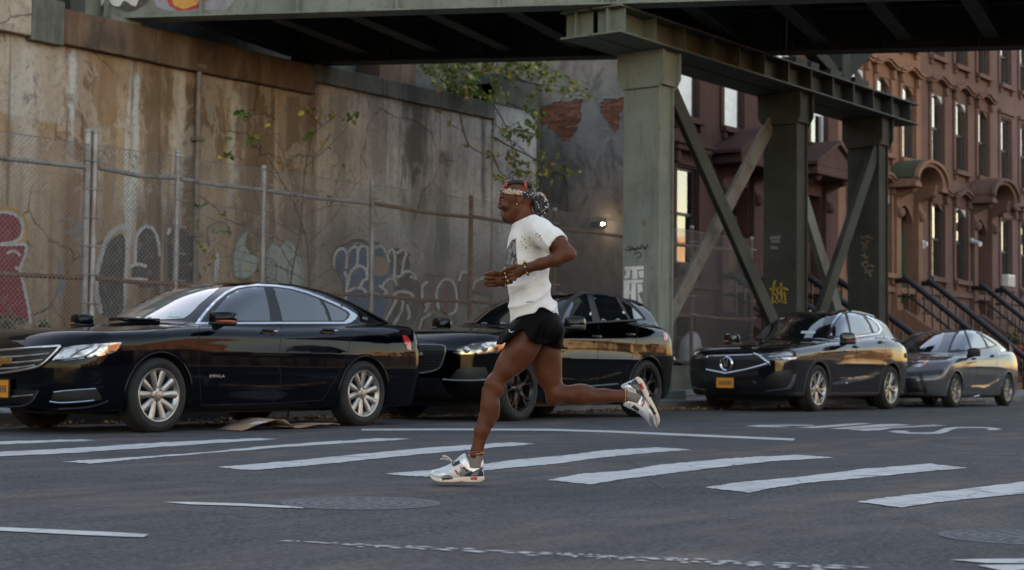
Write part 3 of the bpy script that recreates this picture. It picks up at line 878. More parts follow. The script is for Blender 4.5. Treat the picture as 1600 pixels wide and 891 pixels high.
GD = Vector((-.443, .897, 0)).normalized()           # girder direction, skewed to the street
GA, GB = Vector((22.4, 14.6, 0)), Vector((26.9, 15.1, 0))
GZ = 6.50
via = empty('elevated_railway', (22.4, 14.6, 0), 'green painted steel railway viaduct crossing over the street on columns', 'viaduct')
def i_girder(P, t0, t1, zb, depth, fw, name, mat, stiff=1.6, lip=.03):
    m = MB()
    n = Vector((-GD.y, GD.x, 0))
    a, b = P + GD * t0, P + GD * t1
    up = Vector((0, 0, 1))
    m.bar(a + up * (zb + lip / 2), b + up * (zb + lip / 2), fw, lip)
    m.bar(a + up * (zb + depth - lip / 2), b + up * (zb + depth - lip / 2), fw, lip)
    m.bar(a + up * (zb + depth / 2), b + up * (zb + depth / 2), .03, depth - 2 * lip - .004)
    # angles at the flange roots
    for s in (-1, 1):
        for zz in (zb + lip + .055, zb + depth - lip - .055):
            m.bar(a + n * s * .03 + up * zz, b + n * s * .03 + up * zz, .024, .11)
    o = wpart(m, name, mat, via, bev=.006)
    L = t1 - t0
    k_ = int(L / stiff)
    for i in range(k_ + 1):
        q = P + GD * (t0 + .12 + (L - .24) * i / k_)
        for s in (-1, 1):
            wpart(MB().bar(q + n * s * (.045 + fw * .19) + up * (zb + lip + .002), q + n * s * (.045 + fw * .19) + up * (zb + depth - lip - .002), .035, fw * .36, up=n), 'stiffener', mat, via)
    # rivet rows
    mr = MB()
    for i in range(int(L / .16)):
        q = P + GD * (t0 + .1 + i * .16)
        for s in (-1, 1):
            for zz in (zb + lip + .055, zb + depth - lip - .055):
                c_ = q + n * s * .044 + up * zz
                mr.add([c_ + GD * .016, c_ + up * .016, c_ - GD * .016, c_ - up * .016, c_ + n * s * .012], [(0, 1, 4), (1, 2, 4), (2, 3, 4), (3, 0, 4)] if s > 0 else [(1, 0, 4), (2, 1, 4), (3, 2, 4), (0, 3, 4)])
    rv = wpart(mr, 'rivets', mat, via)
    rv['kind'] = 'stuff'
    return o
i_girder(GA, .0, 8.75, GZ, 1.75, .42, 'plate_girder', M_STEEL)
i_girder(GA, -24.5, -.003, GZ, 1.75, .42, 'plate_girder', M_STEEL)
i_girder(GB, -1.2, 8.3, GZ - .02, 1.75, .42, 'plate_girder', M_DKSTEEL)
i_girder(GB, -24.5, -1.203, GZ - .02, 1.75, .42, 'plate_girder', M_DKSTEEL)
# floor beams between the girders: near end, far end in photo pixels of their lower flanges
def gz_pt(x, y, z): # point on sight line at height z
    a = (x - 800) / 2600.0
    d = 2600.0 * (z - CAMH) / (hz(x) - y)
    return Vector(((RU * a + FU) * d, (RU - FU * a) * d, z))
ZB = 6.62
gn = (GB - GA)
bd = (gz_pt(546, 96, ZB) - gz_pt(353, 24.5, ZB)); bd.z = 0; bd.normalize()
for t in [7.55, 6.1, 4.72, 3.35, 1.95, .55, -1.0, -2.5, -4.0, -5.5, -7.0, -8.5, -10, -11.5, -13, -14.5, -16, -17.5, -19, -20.5, -22, -23.5]:
    a = GA + GD * t
    # meet the far girder line
    r = GB - a
    den = bd.x * GD.y - bd.y * GD.x
    s = (r.x * GD.y - r.y * GD.x) / den
    a2, b2 = a + bd * .16, a + bd * (s - .16)
    m = MB()
    m.bar((a2.x, a2.y, ZB + .02), (b2.x, b2.y, ZB + .02), .26, .03)
    m.bar((a2.x, a2.y, ZB + .36), (b2.x, b2.y, ZB + .36), .025, .64)
    m.bar((a2.x, a2.y, ZB + .70), (b2.x, b2.y, ZB + .70), .26, .03)
    wpart(m, 'floor_beam', M_DKSTEEL, via, bev=.004)
for f in (.25, .5, .75):
    P = GA.lerp(GB + GD * .3, f)
    for (t0, t1) in ((.3, 8.3), (-24, -.3)):
        a, b = P + GD * t0, P + GD * t1
        m = MB()
        m.bar((a.x, a.y, ZB + .45), (b.x, b.y, ZB + .45), .18, .025)
        m.bar((a.x, a.y, ZB + .60), (b.x, b.y, ZB + .60), .02, .25)
        wpart(m, 'stringer', M_DKSTEEL, via)
# deck plate and ballast pan
a, b, c, d = GA + GD * 8.9, GA - GD * 24.5, GB - GD * 24.5, GB + GD * 8.6
mid = ((b + c) / 2, (a + d) / 2)
wp = (gn - GD * gn.dot(GD)).length
wpart(MB().bar((mid[0].x, mid[0].y, ZB + .86), (mid[1].x, mid[1].y, ZB + .86), wp - .06, .24), 'deck_plate', M_DKSTEEL, via)
m = MB()
for i in range(56):
    q = mid[0].lerp(mid[1], (i + .5) / 56)
    nn = Vector((-GD.y, GD.x, 0)) * (wp / 2 - .5)
    m.bar((q.x - nn.x, q.y - nn.y, ZB + 1.06), (q.x + nn.x, q.y + nn.y, ZB + 1.06), .24, .15)
o = wpart(m, 'sleepers', M_DKSTEEL, via); o['kind'] = 'stuff'
nn = Vector((-GD.y, GD.x, 0)) * .72
for s in (-1, 1): wpart(MB().bar(tuple(mid[0] + nn * s + Vector((0, 0, ZB + 1.21))), tuple(mid[1] + nn * s + Vector((0, 0, ZB + 1.21))), .07, .14), 'rail', M_RUST, via)
# bearing shoe at the abutment
q = GA + GD * 8.55
wpart(MB().box(q.x - .35, q.x + .3, q.y - .35, q.y + .25, 6.40, 6.497), 'bearing_shoe', M_STEEL, via, bev=.01)
q2 = GA + GD * 9.0
wpart(MB().bar((q2.x, q2.y, 6.40), (q2.x, q2.y, 8.25), .42, .5), 'end_post', M_STEEL, via, bev=.01)

# bent: columns, cap beam, cross braces
VB, CAPV = 14.9, (14.32, 15.50)
def column(u, name='column', dark=False):  # the far columns take the darker steel
    m_ = M_DKSTEEL if dark else M_STEEL
    w, d = .36, .24
    m = MB()
    m.box(u - d, u - d + .035, VB - w, VB + w, .12, 6.03)          # flange facing along the street
    m.box(u + d - .035, u + d, VB - w, VB + w, .12, 6.03)
    m.box(u - d + .037, u + d - .037, VB - .05, VB + .05, .12, 6.03)   # web
    m.box(u - d + .037, u + d - .037, VB - w + .04, VB - w + .10, .12, 6.03)  # channel lip
    o = wpart(m, name, m_, via, bev=.008)
    g = [(VB - .36, 5.40), (VB - .46, 5.58), (VB - .46, 6.03), (VB + .46, 6.03), (VB + .46, 5.58), (VB + .36, 5.40)]
    for du in (-d - .026, -d - .056, d + .002, d + .032):
        wpart(MB().prism(g, lambda a, b: (u + du, a, b), lambda a, b: (u + du + .024, a, b)), 'gusset_plate', m_, via, bev=.004)
    g2 = [(u - .24, 5.45), (u - .24, 5.75), (u - .24, 6.03), (u + .40, 6.03), (u + .40, 5.70), (u + .25, 5.45)]
    for dv in (-.385, .362):
        wpart(MB().prism(g2, lambda a, b: (a, VB + dv, b), lambda a, b: (a, VB + dv + .022, b)), 'gusset_plate', m_, via, bev=.004)
    wpart(MB().box(u - .45, u + .45, VB - .5, VB + .5, .10, .30), 'base_plate', m_, via, bev=.02)
    mr = MB()
    for z in np.arange(.6, 6.0, .17):
        for yy in (VB - w + .09, VB + w - .09):
            c_ = Vector((u - d, yy, z))
            mr.add([c_ + Vector((0, .016, 0)), c_ + Vector((0, 0, .016)), c_ - Vector((0, .016, 0)), c_ - Vector((0, 0, .016)), c_ - Vector((.012, 0, 0))], [(0, 1, 4), (1, 2, 4), (2, 3, 4), (3, 0, 4)])
    rv = wpart(mr, 'rivets', m_, via); rv['kind'] = 'stuff'
CU = [24.06, 29.12, 32.92]
for u in CU: column(u, dark=u > 26)
u0, u1 = 22.25, 34.3
k = NB('cap_paint')
p = k.pos()
sx, sy, sz = k.sep(p)
n1 = k.noise(p, .9, 6, .62, .4)
c = k.ramp(n1, [(.28, (.085, .095, .070)), (.5, (.135, .150, .115)), (.76, (.175, .192, .15))])
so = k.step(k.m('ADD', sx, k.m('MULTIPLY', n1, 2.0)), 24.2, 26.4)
c = k.mix(k.m('MULTIPLY', so, .85), c, (.05, .053, .042))  # far part of the cap beam coloured darker
c = k.mix(k.ramp(k.noise(p, 2.2, 7, .72, .5), [(.58, 0.0), (.64, .9)]), c, (.10, .05, .028))
k.set(color=c, rough=.65, spec=.35); k.bump(k.noise(p, 14, 5, .7), .3, .008)
M_CAP = k.mat
m = MB()
for (va, vb) in ((CAPV[0], CAPV[0] + .56), (CAPV[1] - .56, CAPV[1])):
    m.box(u0, u1, va, vb, 6.035, 6.068); m.box(u0, u1, va, vb, 6.462, 6.495)
    vm = (va + vb) / 2
    m.box(u0 + .02, u1 - .02, vm - .014, vm + .014, 6.07, 6.46)
wpart(m, 'cap_beam', M_CAP, via, bev=.006)
for u in list(np.arange(22.42, 33.9, .955)):
    for (va, vb) in ((CAPV[0] + .02, CAPV[0] + .262), (CAPV[0] + .298, CAPV[0] + .54), (CAPV[1] - .54, CAPV[1] - .298), (CAPV[1] - .262, CAPV[1] - .02)):
        wpart(MB().box(u - .012, u + .012, va, vb, 6.071, 6.459), 'stiffener', M_CAP, via)
def brace(u0, z0, u1, z1, dv, mat):
    m = MB()
    m.bar((u0, VB + dv, z0), (u1, VB + dv, z1), .30, .035, up=(0, 1, 0))
    m.bar((u0, VB + dv + .10, z0), (u1, VB + dv + .10, z1), .035, .17, up=(0, 1, 0))
    wpart(m, 'brace', mat, via, bev=.004)
k = NB('pale_brace_paint')
p = k.pos()
c = k.ramp(k.noise(p, 2.2, 7, .7), [(.3, (.11, .095, .08)), (.55, (.17, .155, .13)), (.75, (.22, .21, .18))])
c = k.mix(k.ramp(k.noise(p, 3.3, 7, .75), [(.56, 0.0), (.62, .8)]), c, (.10, .058, .038))
k.set(color=c, rough=.8); k.bump(k.noise(p, 20, 5), .3, .006)
M_BRPALE = k.mat
brace(CU[0] + .25, 5.45, CU[1] - .25, .75, -.30, M_DKSTEEL)
brace(CU[1] - .25, 5.45, CU[0] + .25, .75, .18, M_BRPALE)  # this brace takes the paler paint
brace(CU[1] + .25, 5.4, CU[2] - .2, .75, .18, M_STEEL)
brace(CU[2] - .15, 5.45, CU[1] + .25, .75, -.30, M_DKSTEEL)
# bearings and bracket of the second track on the far end of the cap
for (u, w) in ((29.4, .25), (30.0, .18), (31.0, .3), (32.2, .34)):
    wpart(MB().box(u - w, u + w, 14.7, 15.2, 6.50, 6.78), 'bearing_block', M_DKSTEEL, via, bev=.01)
P = Vector((31.7, 14.9, 0))
m = MB()
m.bar((31.45, 14.9, 6.5), (31.45, 14.9, 8.2), .4, .4)
m.bar((31.5, 14.9, 6.75), (33.1, 14.6, 8.0), .3, .3)
m.bar((30.2, 14.9, 7.1), (31.4, 14.9, 6.7), .25, .25)
wpart(m, 'knee_bracket', M_DKSTEEL, via, bev=.01)

# graffiti on the girder and columns
def plane_fill(name, pts, mat, place, parent, smooth=True):
    q = smooth_closed(pts, 5) if smooth else pts
    P_, T = fill2d(q)
    o = mesh_obj(name, [place(a, b) for a, b in P_], T, mat)
    return at(o, parent)
def plane_stroke(name, pts, w, mat, place, parent):
    q = smooth_open(pts, 6)
    L, R = stroke2d(q, w)
    n = len(q)
    o = mesh_obj(name, [place(a, b) for a, b in L] + [place(a, b) for a, b in R], [(i, i + 1, n + i + 1, n + i) for i in range(n - 1)], mat)
    return at(o, parent)
def on_girder(lift):
    nn_ = Vector((-GD.y, GD.x, 0))
    base = GA - Vector((GD.y, -GD.x, 0)) * (-0.0)
    def f(x, y):
        a = (x - 800) / 2600.0
        d = Vector((RU * a + FU, RU - FU * a, (hz(x) - y) / 2600.0))
        nrm = Vector((GD.y, -GD.x, 0))
        off = GA - nrm * (.021 + lift)
        t = nrm.dot(off) / nrm.dot(Vector((d.x, d.y, 0)))
        return (d.x * t, d.y * t, CAMH + d.z * t)
    return f
G_WH2 = flat('bright_white_spray', (.66, .64, .63), wear=.2); G_OR = flat('orange_spray', (.62, .33, .07), wear=.2); G_RD2 = flat('bright_red_spray', (.42, .045, .04), wear=.2); G_PUR = flat('grey_violet_spray', (.28, .27, .30))
plane_fill('graffiti_letter', [(110, -60), (118, -5), (130, 8), (148, 10), (160, 3), (175, 9), (190, 14), (208, 8), (225, -10), (225, -60)], G_BLK, on_girder(.004), via)
plane_fill('graffiti_letter', [(125, -60), (132, -6), (146, 5), (156, -6), (165, 3), (176, 5), (184, -4), (197, 4), (205, -2), (212, -60)], G_WH2, on_girder(.007), via)
plane_fill('graffiti_letter', [(225, -60), (232, -2), (240, 8), (262, 13), (320, 11), (350, 5), (375, -60)], G_PUR, on_girder(.004), via)
plane_fill('graffiti_letter', [(240, -60), (252, -3), (262, 8), (276, 15), (292, 10), (310, 0), (330, -60)], G_RD2, on_girder(.007), via)
plane_fill('graffiti_letter', [(248, -60), (260, -3), (268, 6), (279, 9), (290, 5), (302, -4), (316, -60)], G_OR, on_girder(.010), via)
def on_flange(u, lift):
    U_ = u - .24 - lift
    return lambda x, y: onu(x, y, U_)
for s in ([(978, 387), (986, 385), (984, 393)], [(988, 386), (992, 392), (997, 384)], [(1000, 390), (1003, 382), (1008, 390), (1012, 381)], [(990, 398), (998, 394), (1002, 399), (996, 404)], [(976, 391), (1010, 386)]):
    plane_stroke('graffiti_mark', s, 2.2, G_BLK, on_flange(CU[0], .005), via)
def tag_box(pts, mat, u, lift): plane_fill('graffiti_letter', pts, mat, on_flange(u, lift), via, smooth=False)
for r in ([(976, 417), (1006, 416), (1006, 421), (976, 422)], [(988, 421), (996, 421), (996, 436), (988, 436)], [(978, 421), (985, 421), (984, 434), (976, 436), (976, 431), (979, 430)], [(998, 424), (1006, 423), (1006, 434), (999, 434)],
          [(975, 438), (1005, 437), (1005, 442), (975, 443)], [(975, 443), (984, 443), (983, 474), (975, 474)], [(987, 443), (994, 443), (994, 472), (986, 472)], [(996, 444), (1003, 444), (1005, 455), (998, 458), (1004, 474), (998, 476)], [(984, 455), (987, 455), (987, 460), (984, 460)]):
    tag_box(r, G_WH2, CU[0], .005)
G_YL2 = flat('yellow_tag_spray', (.40, .25, .03), wear=.2)
for s in ([(1203, 452), (1222, 450), (1232, 453)], [(1212, 438), (1209, 448), (1207, 470)], [(1215, 450), (1214, 474)], [(1221, 442), (1222, 472)], [(1204, 474), (1216, 470), (1230, 474)], [(1226, 456), (1228, 470)], [(1206, 462), (1220, 458)]):
    plane_stroke('graffiti_mark', s, 3, G_YL2, on_flange(CU[1], .005), via)
for s in ([(1203, 372), (1220, 370)], [(1205, 378), (1219, 376)], [(1204, 386), (1216, 388)]): plane_stroke('graffiti_mark', s, 5, G_GRY, on_flange(CU[1], .005), via)
rz_ = random.Random(31)
for i in range(11):
    y, x = 374 + i * 5.6 + rz_.uniform(-2, 2), 1345 + rz_.uniform(0, 8)
    plane_stroke('graffiti_mark', [(x + j * rz_.uniform(2.2, 4.5), y + rz_.uniform(-4, 4)) for j in range(rz_.randint(3, 6))], rz_.uniform(.8, 1.8), G_TAN, on_flange(CU[2], .005), via)
for (x, y) in ((1046, 486), (1052, 474), (1058, 462), (1050, 496)):
    pass
# ================================================================ brownstone row
def brownstone(name, rgb):
    k = NB(name)
    p = k.pos()
    c = k.ramp(k.noise(p, .9, 6, .6, .3), [(.28, shade(rgb, .78)), (.5, rgb), (.75, shade(rgb, 1.18))])
    c = k.mix(k.ramp(k.noise(k.vmul(p, (2.4, 2.4, .3)), 1.4, 5, .6), [(.5, 0.0), (.72, .5)]), c, shade(rgb, .55))
    c = k.mix(k.ramp(k.noise(p, 22, 4, .7), [(.55, 0.0), (.7, .4)]), c, shade(rgb, .6))
    # scored block joints
    sx, sy, sz = k.sep(p)
    fr = k.m('FRACT', k.m('DIVIDE', sz, .46))
    jt = k.step(k.m('ABSOLUTE', k.m('SUBTRACT', fr, .5)), .475, .49)
    c = k.mix(k.m('MULTIPLY', jt, .30), c, shade(rgb, .5))
    k.set(color=c, rough=.88, spec=.25)
    k.bump(k.m('SUBTRACT', k.noise(p, 18, 5, .7), k.m('MULTIPLY', jt, .8)), .35, .008)
    return k.mat
M_BSA, M_BSB = brownstone('umber_brownstone', (.066, .033, .027)), brownstone('red_brownstone', (.085, .044, .035))
M_BSC, M_BSD = brownstone('orange_brownstone', (.225, .122, .080)), brownstone('brown_brownstone', (.138, .080, .064))
M_BSE = brownstone('mauve_brownstone', (.150, .095, .088))
k = NB('window_glass')
nt = k.nt
tr = k.n('ShaderNodeBsdfTransparent'); tr.inputs[0].default_value = (.86, .89, .90, 1)
gl = k.n('ShaderNodeBsdfGlossy'); gl.inputs['Roughness'].default_value = .015; gl.inputs[0].default_value = (.95, .97, 1, 1)
fn = k.n('ShaderNodeFresnel'); fn.inputs[0].default_value = 1.55
bm = k.n('ShaderNodeBump'); bm.inputs['Strength'].default_value = .06; bm.inputs['Distance'].default_value = .02
k.put(bm.inputs['Height'], k.noise(k.pos(), 1.6, 2)); k.put(gl.inputs['Normal'], bm.outputs[0])
mx = k.n('ShaderNodeMixShader')
k.put(mx.inputs[0], k.m('ADD', k.m('MULTIPLY', fn.outputs[0], 3.2), .08, True)); nt.links.new(tr.outputs[0], mx.inputs[1]); nt.links.new(gl.outputs[0], mx.inputs[2])
nt.links.new(mx.outputs[0], nt.nodes['Material Output'].inputs[0])
M_GLASS = k.mat
M_FRAME = pmat('black_window_frame', (.022, .025, .03), .45, 0, .2, 6, .1)
M_FRAMEW = pmat('white_window_frame', (.55, .56, .58), .5, 0, .1, 6, .1)
M_ROOM = pmat('dim_room', (.02, .02, .02), .9, 0, .3, 1, 0)
M_SHADE = pmat('cloth_window_shade', (.80, .80, .78), .8, 0, .12, 5, .1)
M_CURT = pmat('grey_curtain', (.16, .17, .18), .9, 0, .35, 4, .3)
M_BLACKI = pmat('black_ironwork', (.012, .013, .016), .35, .2, .3, 8, .1)
M_DOORG = pmat('green_door_paint', (.012, .075, .035), .4, 0, .2, 5, .1)
M_DOORB = pmat('brown_door_wood', (.10, .05, .02), .5, 0, .3, 4, .2)
M_COPPER = pmat('green_roof_sheet', (.050, .058, .030), .7, 0, .35, 3, .3)
M_ROOF = pmat('tar_roof', (.05, .05, .05), .9, 0, .3, 2, .3)

def facade(mb, V, u0, u1, z0, z1, opens, m=0, depth=.34, sgn=1):
    us_ = sorted({u0, u1, *[o[0] for o in opens], *[o[1] for o in opens]})
    zs_ = sorted({z0, z1, *[o[2] for o in opens], *[o[3] for o in opens]})
    for a, b in zip(us_[:-1], us_[1:]):
        for c_, d in zip(zs_[:-1], zs_[1:]):
            um, zm = (a + b) / 2, (c_ + d) / 2
            if any(o[0] < um < o[1] and o[2] < zm < o[3] for o in opens): continue
            mb.add([(a, V, c_), (b, V, c_), (b, V, d), (a, V, d)], [(0, 1, 2, 3) if sgn > 0 else (3, 2, 1, 0)], m)
    for (a, b, c_, d) in opens:
        e = V + sgn * depth
        q = [(a, V, c_), (b, V, c_), (b, V, d), (a, V, d), (a, e, c_), (b, e, c_), (b, e, d), (a, e, d)]
        f = [(0, 4, 5, 1), (1, 5, 6, 2), (2, 6, 7, 3), (3, 7, 4, 0)]
        mb.add(q, f if sgn > 0 else [x[::-1] for x in f], m)

def ogee_hood(u, w, z, V, out, th, rise):
    """small curved window cornice: flat ends, raised middle"""
    m = MB()
    n = 18
    top, bot = [], []
    for i in range(n + 1):
        t = i / n
        x = u - w / 2 + w * t
        b = rise * (0.5 - 0.5 * math.cos(2 * math.pi * max(0, min(1, (t - .12) / .76))))
        top.append((x, z + b + th)); bot.append((x, z + b))
    poly = bot + top[::-1]
    m.prism(poly, lambda a, b: (a, V - out, b), lambda a, b: (a, V - .002, b))
    lip = [(x, zz - th * .35) for x, zz in top] + [(x, zz + .04) for x, zz in top[::-1]]
    m.prism(lip, lambda a, b: (a, V - out - .06, b), lambda a, b: (a, V - out + .002, b))
    return m

def window(root, V, a, b, z0, z1, rr_, frame, arched=True, shade_=0.0, curtain=False):
    d = V + .09
    w = empty('window', (0, 0, 0)); w.parent = root
    m = MB()
    t = .065
    m.box(a + .002, a + t, d, d + .09, z0 + .002, z1 - .002); m.box(b - t, b - .002, d, d + .09, z0 + .002, z1 - .002)
    m.box(a + t, b - t, d, d + .09, z0 + .002, z0 + t); m.box(a + t, b - t, d, d + .09, z1 - t, z1 - .002)
    m.build('frame', frame, w)
    zm = (z0 + z1) / 2 + .05
    MB().box(a + t, b - t, d + .015, d + .075, zm - .035, zm + .035).build('meeting_rail', frame, w)
    MB().box(a + t, b - t, d + .055, d + .061, z0 + t, zm - .035).build('pane', M_GLASS, w)
    MB().box(a + t, b - t, d + .03, d + .036, zm + .035, z1 - t).build('pane', M_GLASS, w)
    MB().box(a + .01, b - .01, d + .13, d + .14, z0 + .01, z1 - .01).build('dark_room', M_ROOM if not curtain else M_CURT, w)
    if shade_ > 0:
        MB().box(a + t + .01, b - t - .01, d + .040, d + .046, z1 - t - (z1 - z0) * shade_, z1 - t).build('window_shade', M_SHADE, w)
    return w

def house(u0, u1, zo, mat, bays, door_u, style, label, frame=None, hood=True, rnd=0, door_mat=None, shades=(), top=13.2, door_w=.62):
    r_ = random.Random(rnd)
    frame = frame or M_FRAME
    root = empty('brownstone_house', ((u0 + u1) / 2, VH, 0), label, 'house')
    base = (root.location.x, root.location.y, 0)
    grp = MB()
    opens = []
    wins = []
    for bi, u in enumerate(bays):
        hw = .52
        for fl, (z0, z1) in enumerate([(3.2, 5.55), (6.8, 9.05), (10.28, 12.2)]):
            if fl == 0 and door_u is not None and abs(u - door_u) < 1.2: continue
            o = (u - hw, u + hw, z0 + zo, z1 + zo)
            opens.append(o); wins.append((o, fl, bi))
        if not (door_u is not None and abs(u - door_u) < 1.2):
            o = (u - .45, u + .45, .75, 2.0 + zo * .4)
            opens.append(o); wins.append((o, 3, bi))
    if door_u is not None: opens.append((door_u - door_w, door_u + door_w, 2.0 + zo, 5.35 + zo))
    m = MB()
    facade(m, VH, u0 + .004, u1 - .004, -.1, top, opens, 0, .36)
    m.box(u0 + .004, u1 - .004, VH + .62, VH + 12.6, -.1, top - .3)
    m.add([(u0 + .004, VH, -.1), (u0 + .004, VH + .63, -.1), (u0 + .004, VH + .63, top), (u0 + .004, VH, top)], [(0, 3, 2, 1)])
    m.add([(u1 - .004, VH, -.1), (u1 - .004, VH + .63, -.1), (u1 - .004, VH + .63, top), (u1 - .004, VH, top)], [(0, 1, 2, 3)])
    hw_ = at(m.build('wall', mat), root)
    H = lambda mb, nm, mt, bev=.01: wpart(mb, nm, mt, root, bev=bev)
    H(MB().box(u0 - .02, u1 + .02, VH + .02, VH + 12.7, top, top + .12), 'roof', M_ROOF)
    mm = MB().box(u0 + .01, u1 - .01, VH - .55, VH + .3, top + .125, top + .42)
    H(mm, 'cornice', mat, .03)
    for u in np.arange(u0 + .4, u1 - .2, .8): H(MB().box(u - .09, u + .09, VH - .42, VH - .003, top - .45, top + .12), 'cornice_bracket', mat, .02)
    H(MB().box(u0 + .01, u1 - .01, VH - .10, VH - .003, 2.62 + zo, 2.80 + zo), 'water_table', mat, .015)
    for (a, b, z0, z1), fl, bi in wins:
        u, w = (a + b) / 2, b - a
        wn = window(root, VH, a, b, z0, z1, r_, frame, shade_=dict(shades).get((fl, bi), 0), curtain=r_.random() < .3)
        wn.location = (-base[0], -base[1], 0)
        if fl == 3: continue
        H(MB().box(a - .12, b + .12, VH - .17, VH - .002, z0 - .16, z0 - .012), 'window_sill', mat, .012)
        for s in (a - .02, b + .02): H(MB().box(s - .055, s + .055, VH - .11, VH - .002, z0 - .33, z0 - .162), 'sill_bracket', mat, .012)
        if style == 'arch':
            # architrave, arched infill and curved hood
            H(MB().box(a - .16, a - .004, VH - .07, VH - .002, z0 - .01, z1 + .02), 'architrave', mat, .012)
            H(MB().box(b + .004, b + .16, VH - .07, VH - .002, z0 - .01, z1 + .02), 'architrave', mat, .012)
            n = 12
            poly = [(a, z1)] + [(a + w * i / n, z1 - .26 * (1 - math.sin(math.pi * i / n))) for i in range(n + 1)] + [(b, z1)]
            poly = [(a + .003, z1 - .003)] + [(a + .003 + (w - .006) * i / n, z1 - .01 - .24 * (1 - math.sin(math.pi * i / n))) for i in range(n + 1)] + [(b - .003, z1 - .003)]
            H(MB().prism(poly, lambda p_, q: (p_, VH + .03, q), lambda p_, q: (p_, VH + .20, q)), 'arch_infill', M_FRAMEW if r_.random() < .5 else mat, 0)
            H(ogee_hood(u, w + .72, z1 + .30, VH, .20, .13, .17), 'window_hood', mat, 0)
            for s in (a - .09, b + .09): H(MB().box(s - .08, s + .08, VH - .16, VH - .002, z1 + .02, z1 + .29), 'hood_bracket', mat, .03)
        else:
            if fl == 0:
                H(MB().box(a - .30, b + .30, VH - .26, VH - .002, z1 + .36, z1 + .50), 'window_hood', mat, .03)
                H(MB().box(a - .36, b + .36, VH - .32, VH - .002, z1 + .502, z1 + .57), 'window_hood', mat, .02)
                for s in (a - .13, b + .13): H(MB().box(s - .08, s + .08, VH - .2, VH - .002, z1 + .06, z1 + .358), 'hood_bracket', mat, .03)
            else:
                H(MB().box(a - .2, b + .2, VH - .14, VH - .002, z1 + .16, z1 + .30), 'window_hood', mat, .02)
            for (p_, q) in ((a - .16, a - .004), (b + .004, b + .16)):
                H(MB().box(p_, q, VH - .06, VH - .002, z0 - .01, z1 + .05), 'architrave', mat, .012)
            H(MB().box(a - .16, b + .16, VH - .062, VH - .004, z1 + .052, z1 + .15), 'architrave', mat, .012)
    if door_u is not None:
        z0, z1 = 2.0 + zo, 5.35 + zo
        a, b = door_u - door_w, door_u + door_w
        dm = door_mat or M_DOORB
        dr = wpart(MB().box(a + .01, b - .01, VH + .30, VH + .345, z0 + .02, z1 - .72), 'door', dm, root, bev=.01)
        for i, s in enumerate((-1, 1)):
            for (p0, p1) in ((.15, .42), (.50, .93)):
                hh = z1 - .72 - z0
                o = MB().box(door_u + (.05 if s > 0 else -.55), door_u + (.55 if s > 0 else -.05), VH + .275, VH + .299, z0 + hh * p0, z0 + hh * p1).build('door_panel', dm)
                at(o, dr); o.parent = dr; o.matrix_parent_inverse = Matrix.Identity(4); o.location = (0, 0, 0)
        o = MB().ellipsoid((door_u + .06, VH + .25, z0 + 1.05), (.03, .03, .03)).build('handle', M_BLACKI); o.parent = dr
        wpart(MB().box(a + .01, b - .01, VH + .32, VH + .33, z1 - .70, z1 - .01), 'transom_pane', M_GLASS, root)
        wpart(MB().box(a + .005, b - .005, VH + .346, VH + .36, z0, z1), 'dark_room', M_ROOM, root)
        # pilasters and consoles
        for s in (-1, 1):
            c0 = door_u + s * (door_w + .2)
            H(MB().box(c0 - .16, c0 + .16, VH - .16, VH - .002, z0 - .02, z1 + .05), 'pilaster', mat, .015)
            H(MB().box(c0 - .20, c0 + .20, VH - .20, VH - .003, z0 - .03, z0 + .3), 'pilaster_base', mat, .02)
            con = [(0, 0), (-.16, .02), (-.22, .16), (-.14, .34), (-.20, .5), (-.46, .62), (-.66, .80), (-.70, 1.0), (0, 1.0)]
            cs = smooth_open(con[:-1], 4) + [(0, 1.0)]
            H(MB().prism(cs, lambda v_, z_: (c0 - .13, VH - .003 + v_, z1 - .35 + z_), lambda v_, z_: (c0 + .13, VH - .003 + v_, z1 - .35 + z_)), 'console', mat, .01)
            H(MB().ellipsoid((c0, VH - .2, z1 - .30), (.14, .14, .16), 12, 8), 'console_scroll', mat, 0)
            H(MB().ellipsoid((c0, VH - .58, z1 + .42), (.14, .14, .16), 12, 8), 'console_scroll', mat, 0)
        zc = z1 + .66
        hwid = door_w + .52
        if style == 'arch':
            n = 20
            arc = [(hwid * math.cos(math.pi * (1 - i / n)), .62 * math.sin(math.pi * i / n)) for i in range(n + 1)]
            ins = [(x * .78, y * .74) for x, y in arc]
            poly = [(-hwid - .06, -.10)] + [(x * 1.04, y + .02) for x, y in arc] + [(hwid + .06, -.10), (hwid * .78, -.10)] + ins[::-1] + [(-hwid * .78, -.10)]
            H(MB().prism(poly, lambda x, z_: (door_u + x, VH - .86, zc + z_), lambda x, z_: (door_u + x, VH - .003, zc + z_)), 'door_hood', mat, .01)
            poly2 = [(x * 1.09, y + .035) for x, y in arc] + [(x * 1.0, y - .06) for x, y in arc[::-1]]
            H(MB().prism(poly2, lambda x, z_: (door_u + x, VH - .96, zc + z_), lambda x, z_: (door_u + x, VH - .80, zc + z_)), 'hood_moulding', mat, .01)
            cap = [(x * 1.07, y + .07) for x, y in arc] + [(x * 1.055, y + .03) for x, y in arc[::-1]]
            H(MB().prism(cap, lambda x, z_: (door_u + x, VH - .78, zc + z_), lambda x, z_: (door_u + x, VH - .01, zc + z_)), 'hood_roof', M_COPPER if rnd % 2 == 1 else mat, 0)
            H(MB().box(door_u - hwid - .12, door_u - hwid * .7, VH - .88, VH - .003, zc - .24, zc - .102), 'hood_shelf', mat, .02)
            H(MB().box(door_u + hwid * .7, door_u + hwid + .12, VH - .88, VH - .003, zc - .24, zc - .102), 'hood_shelf', mat, .02)
            # arched head over the doorway
            n2 = 14
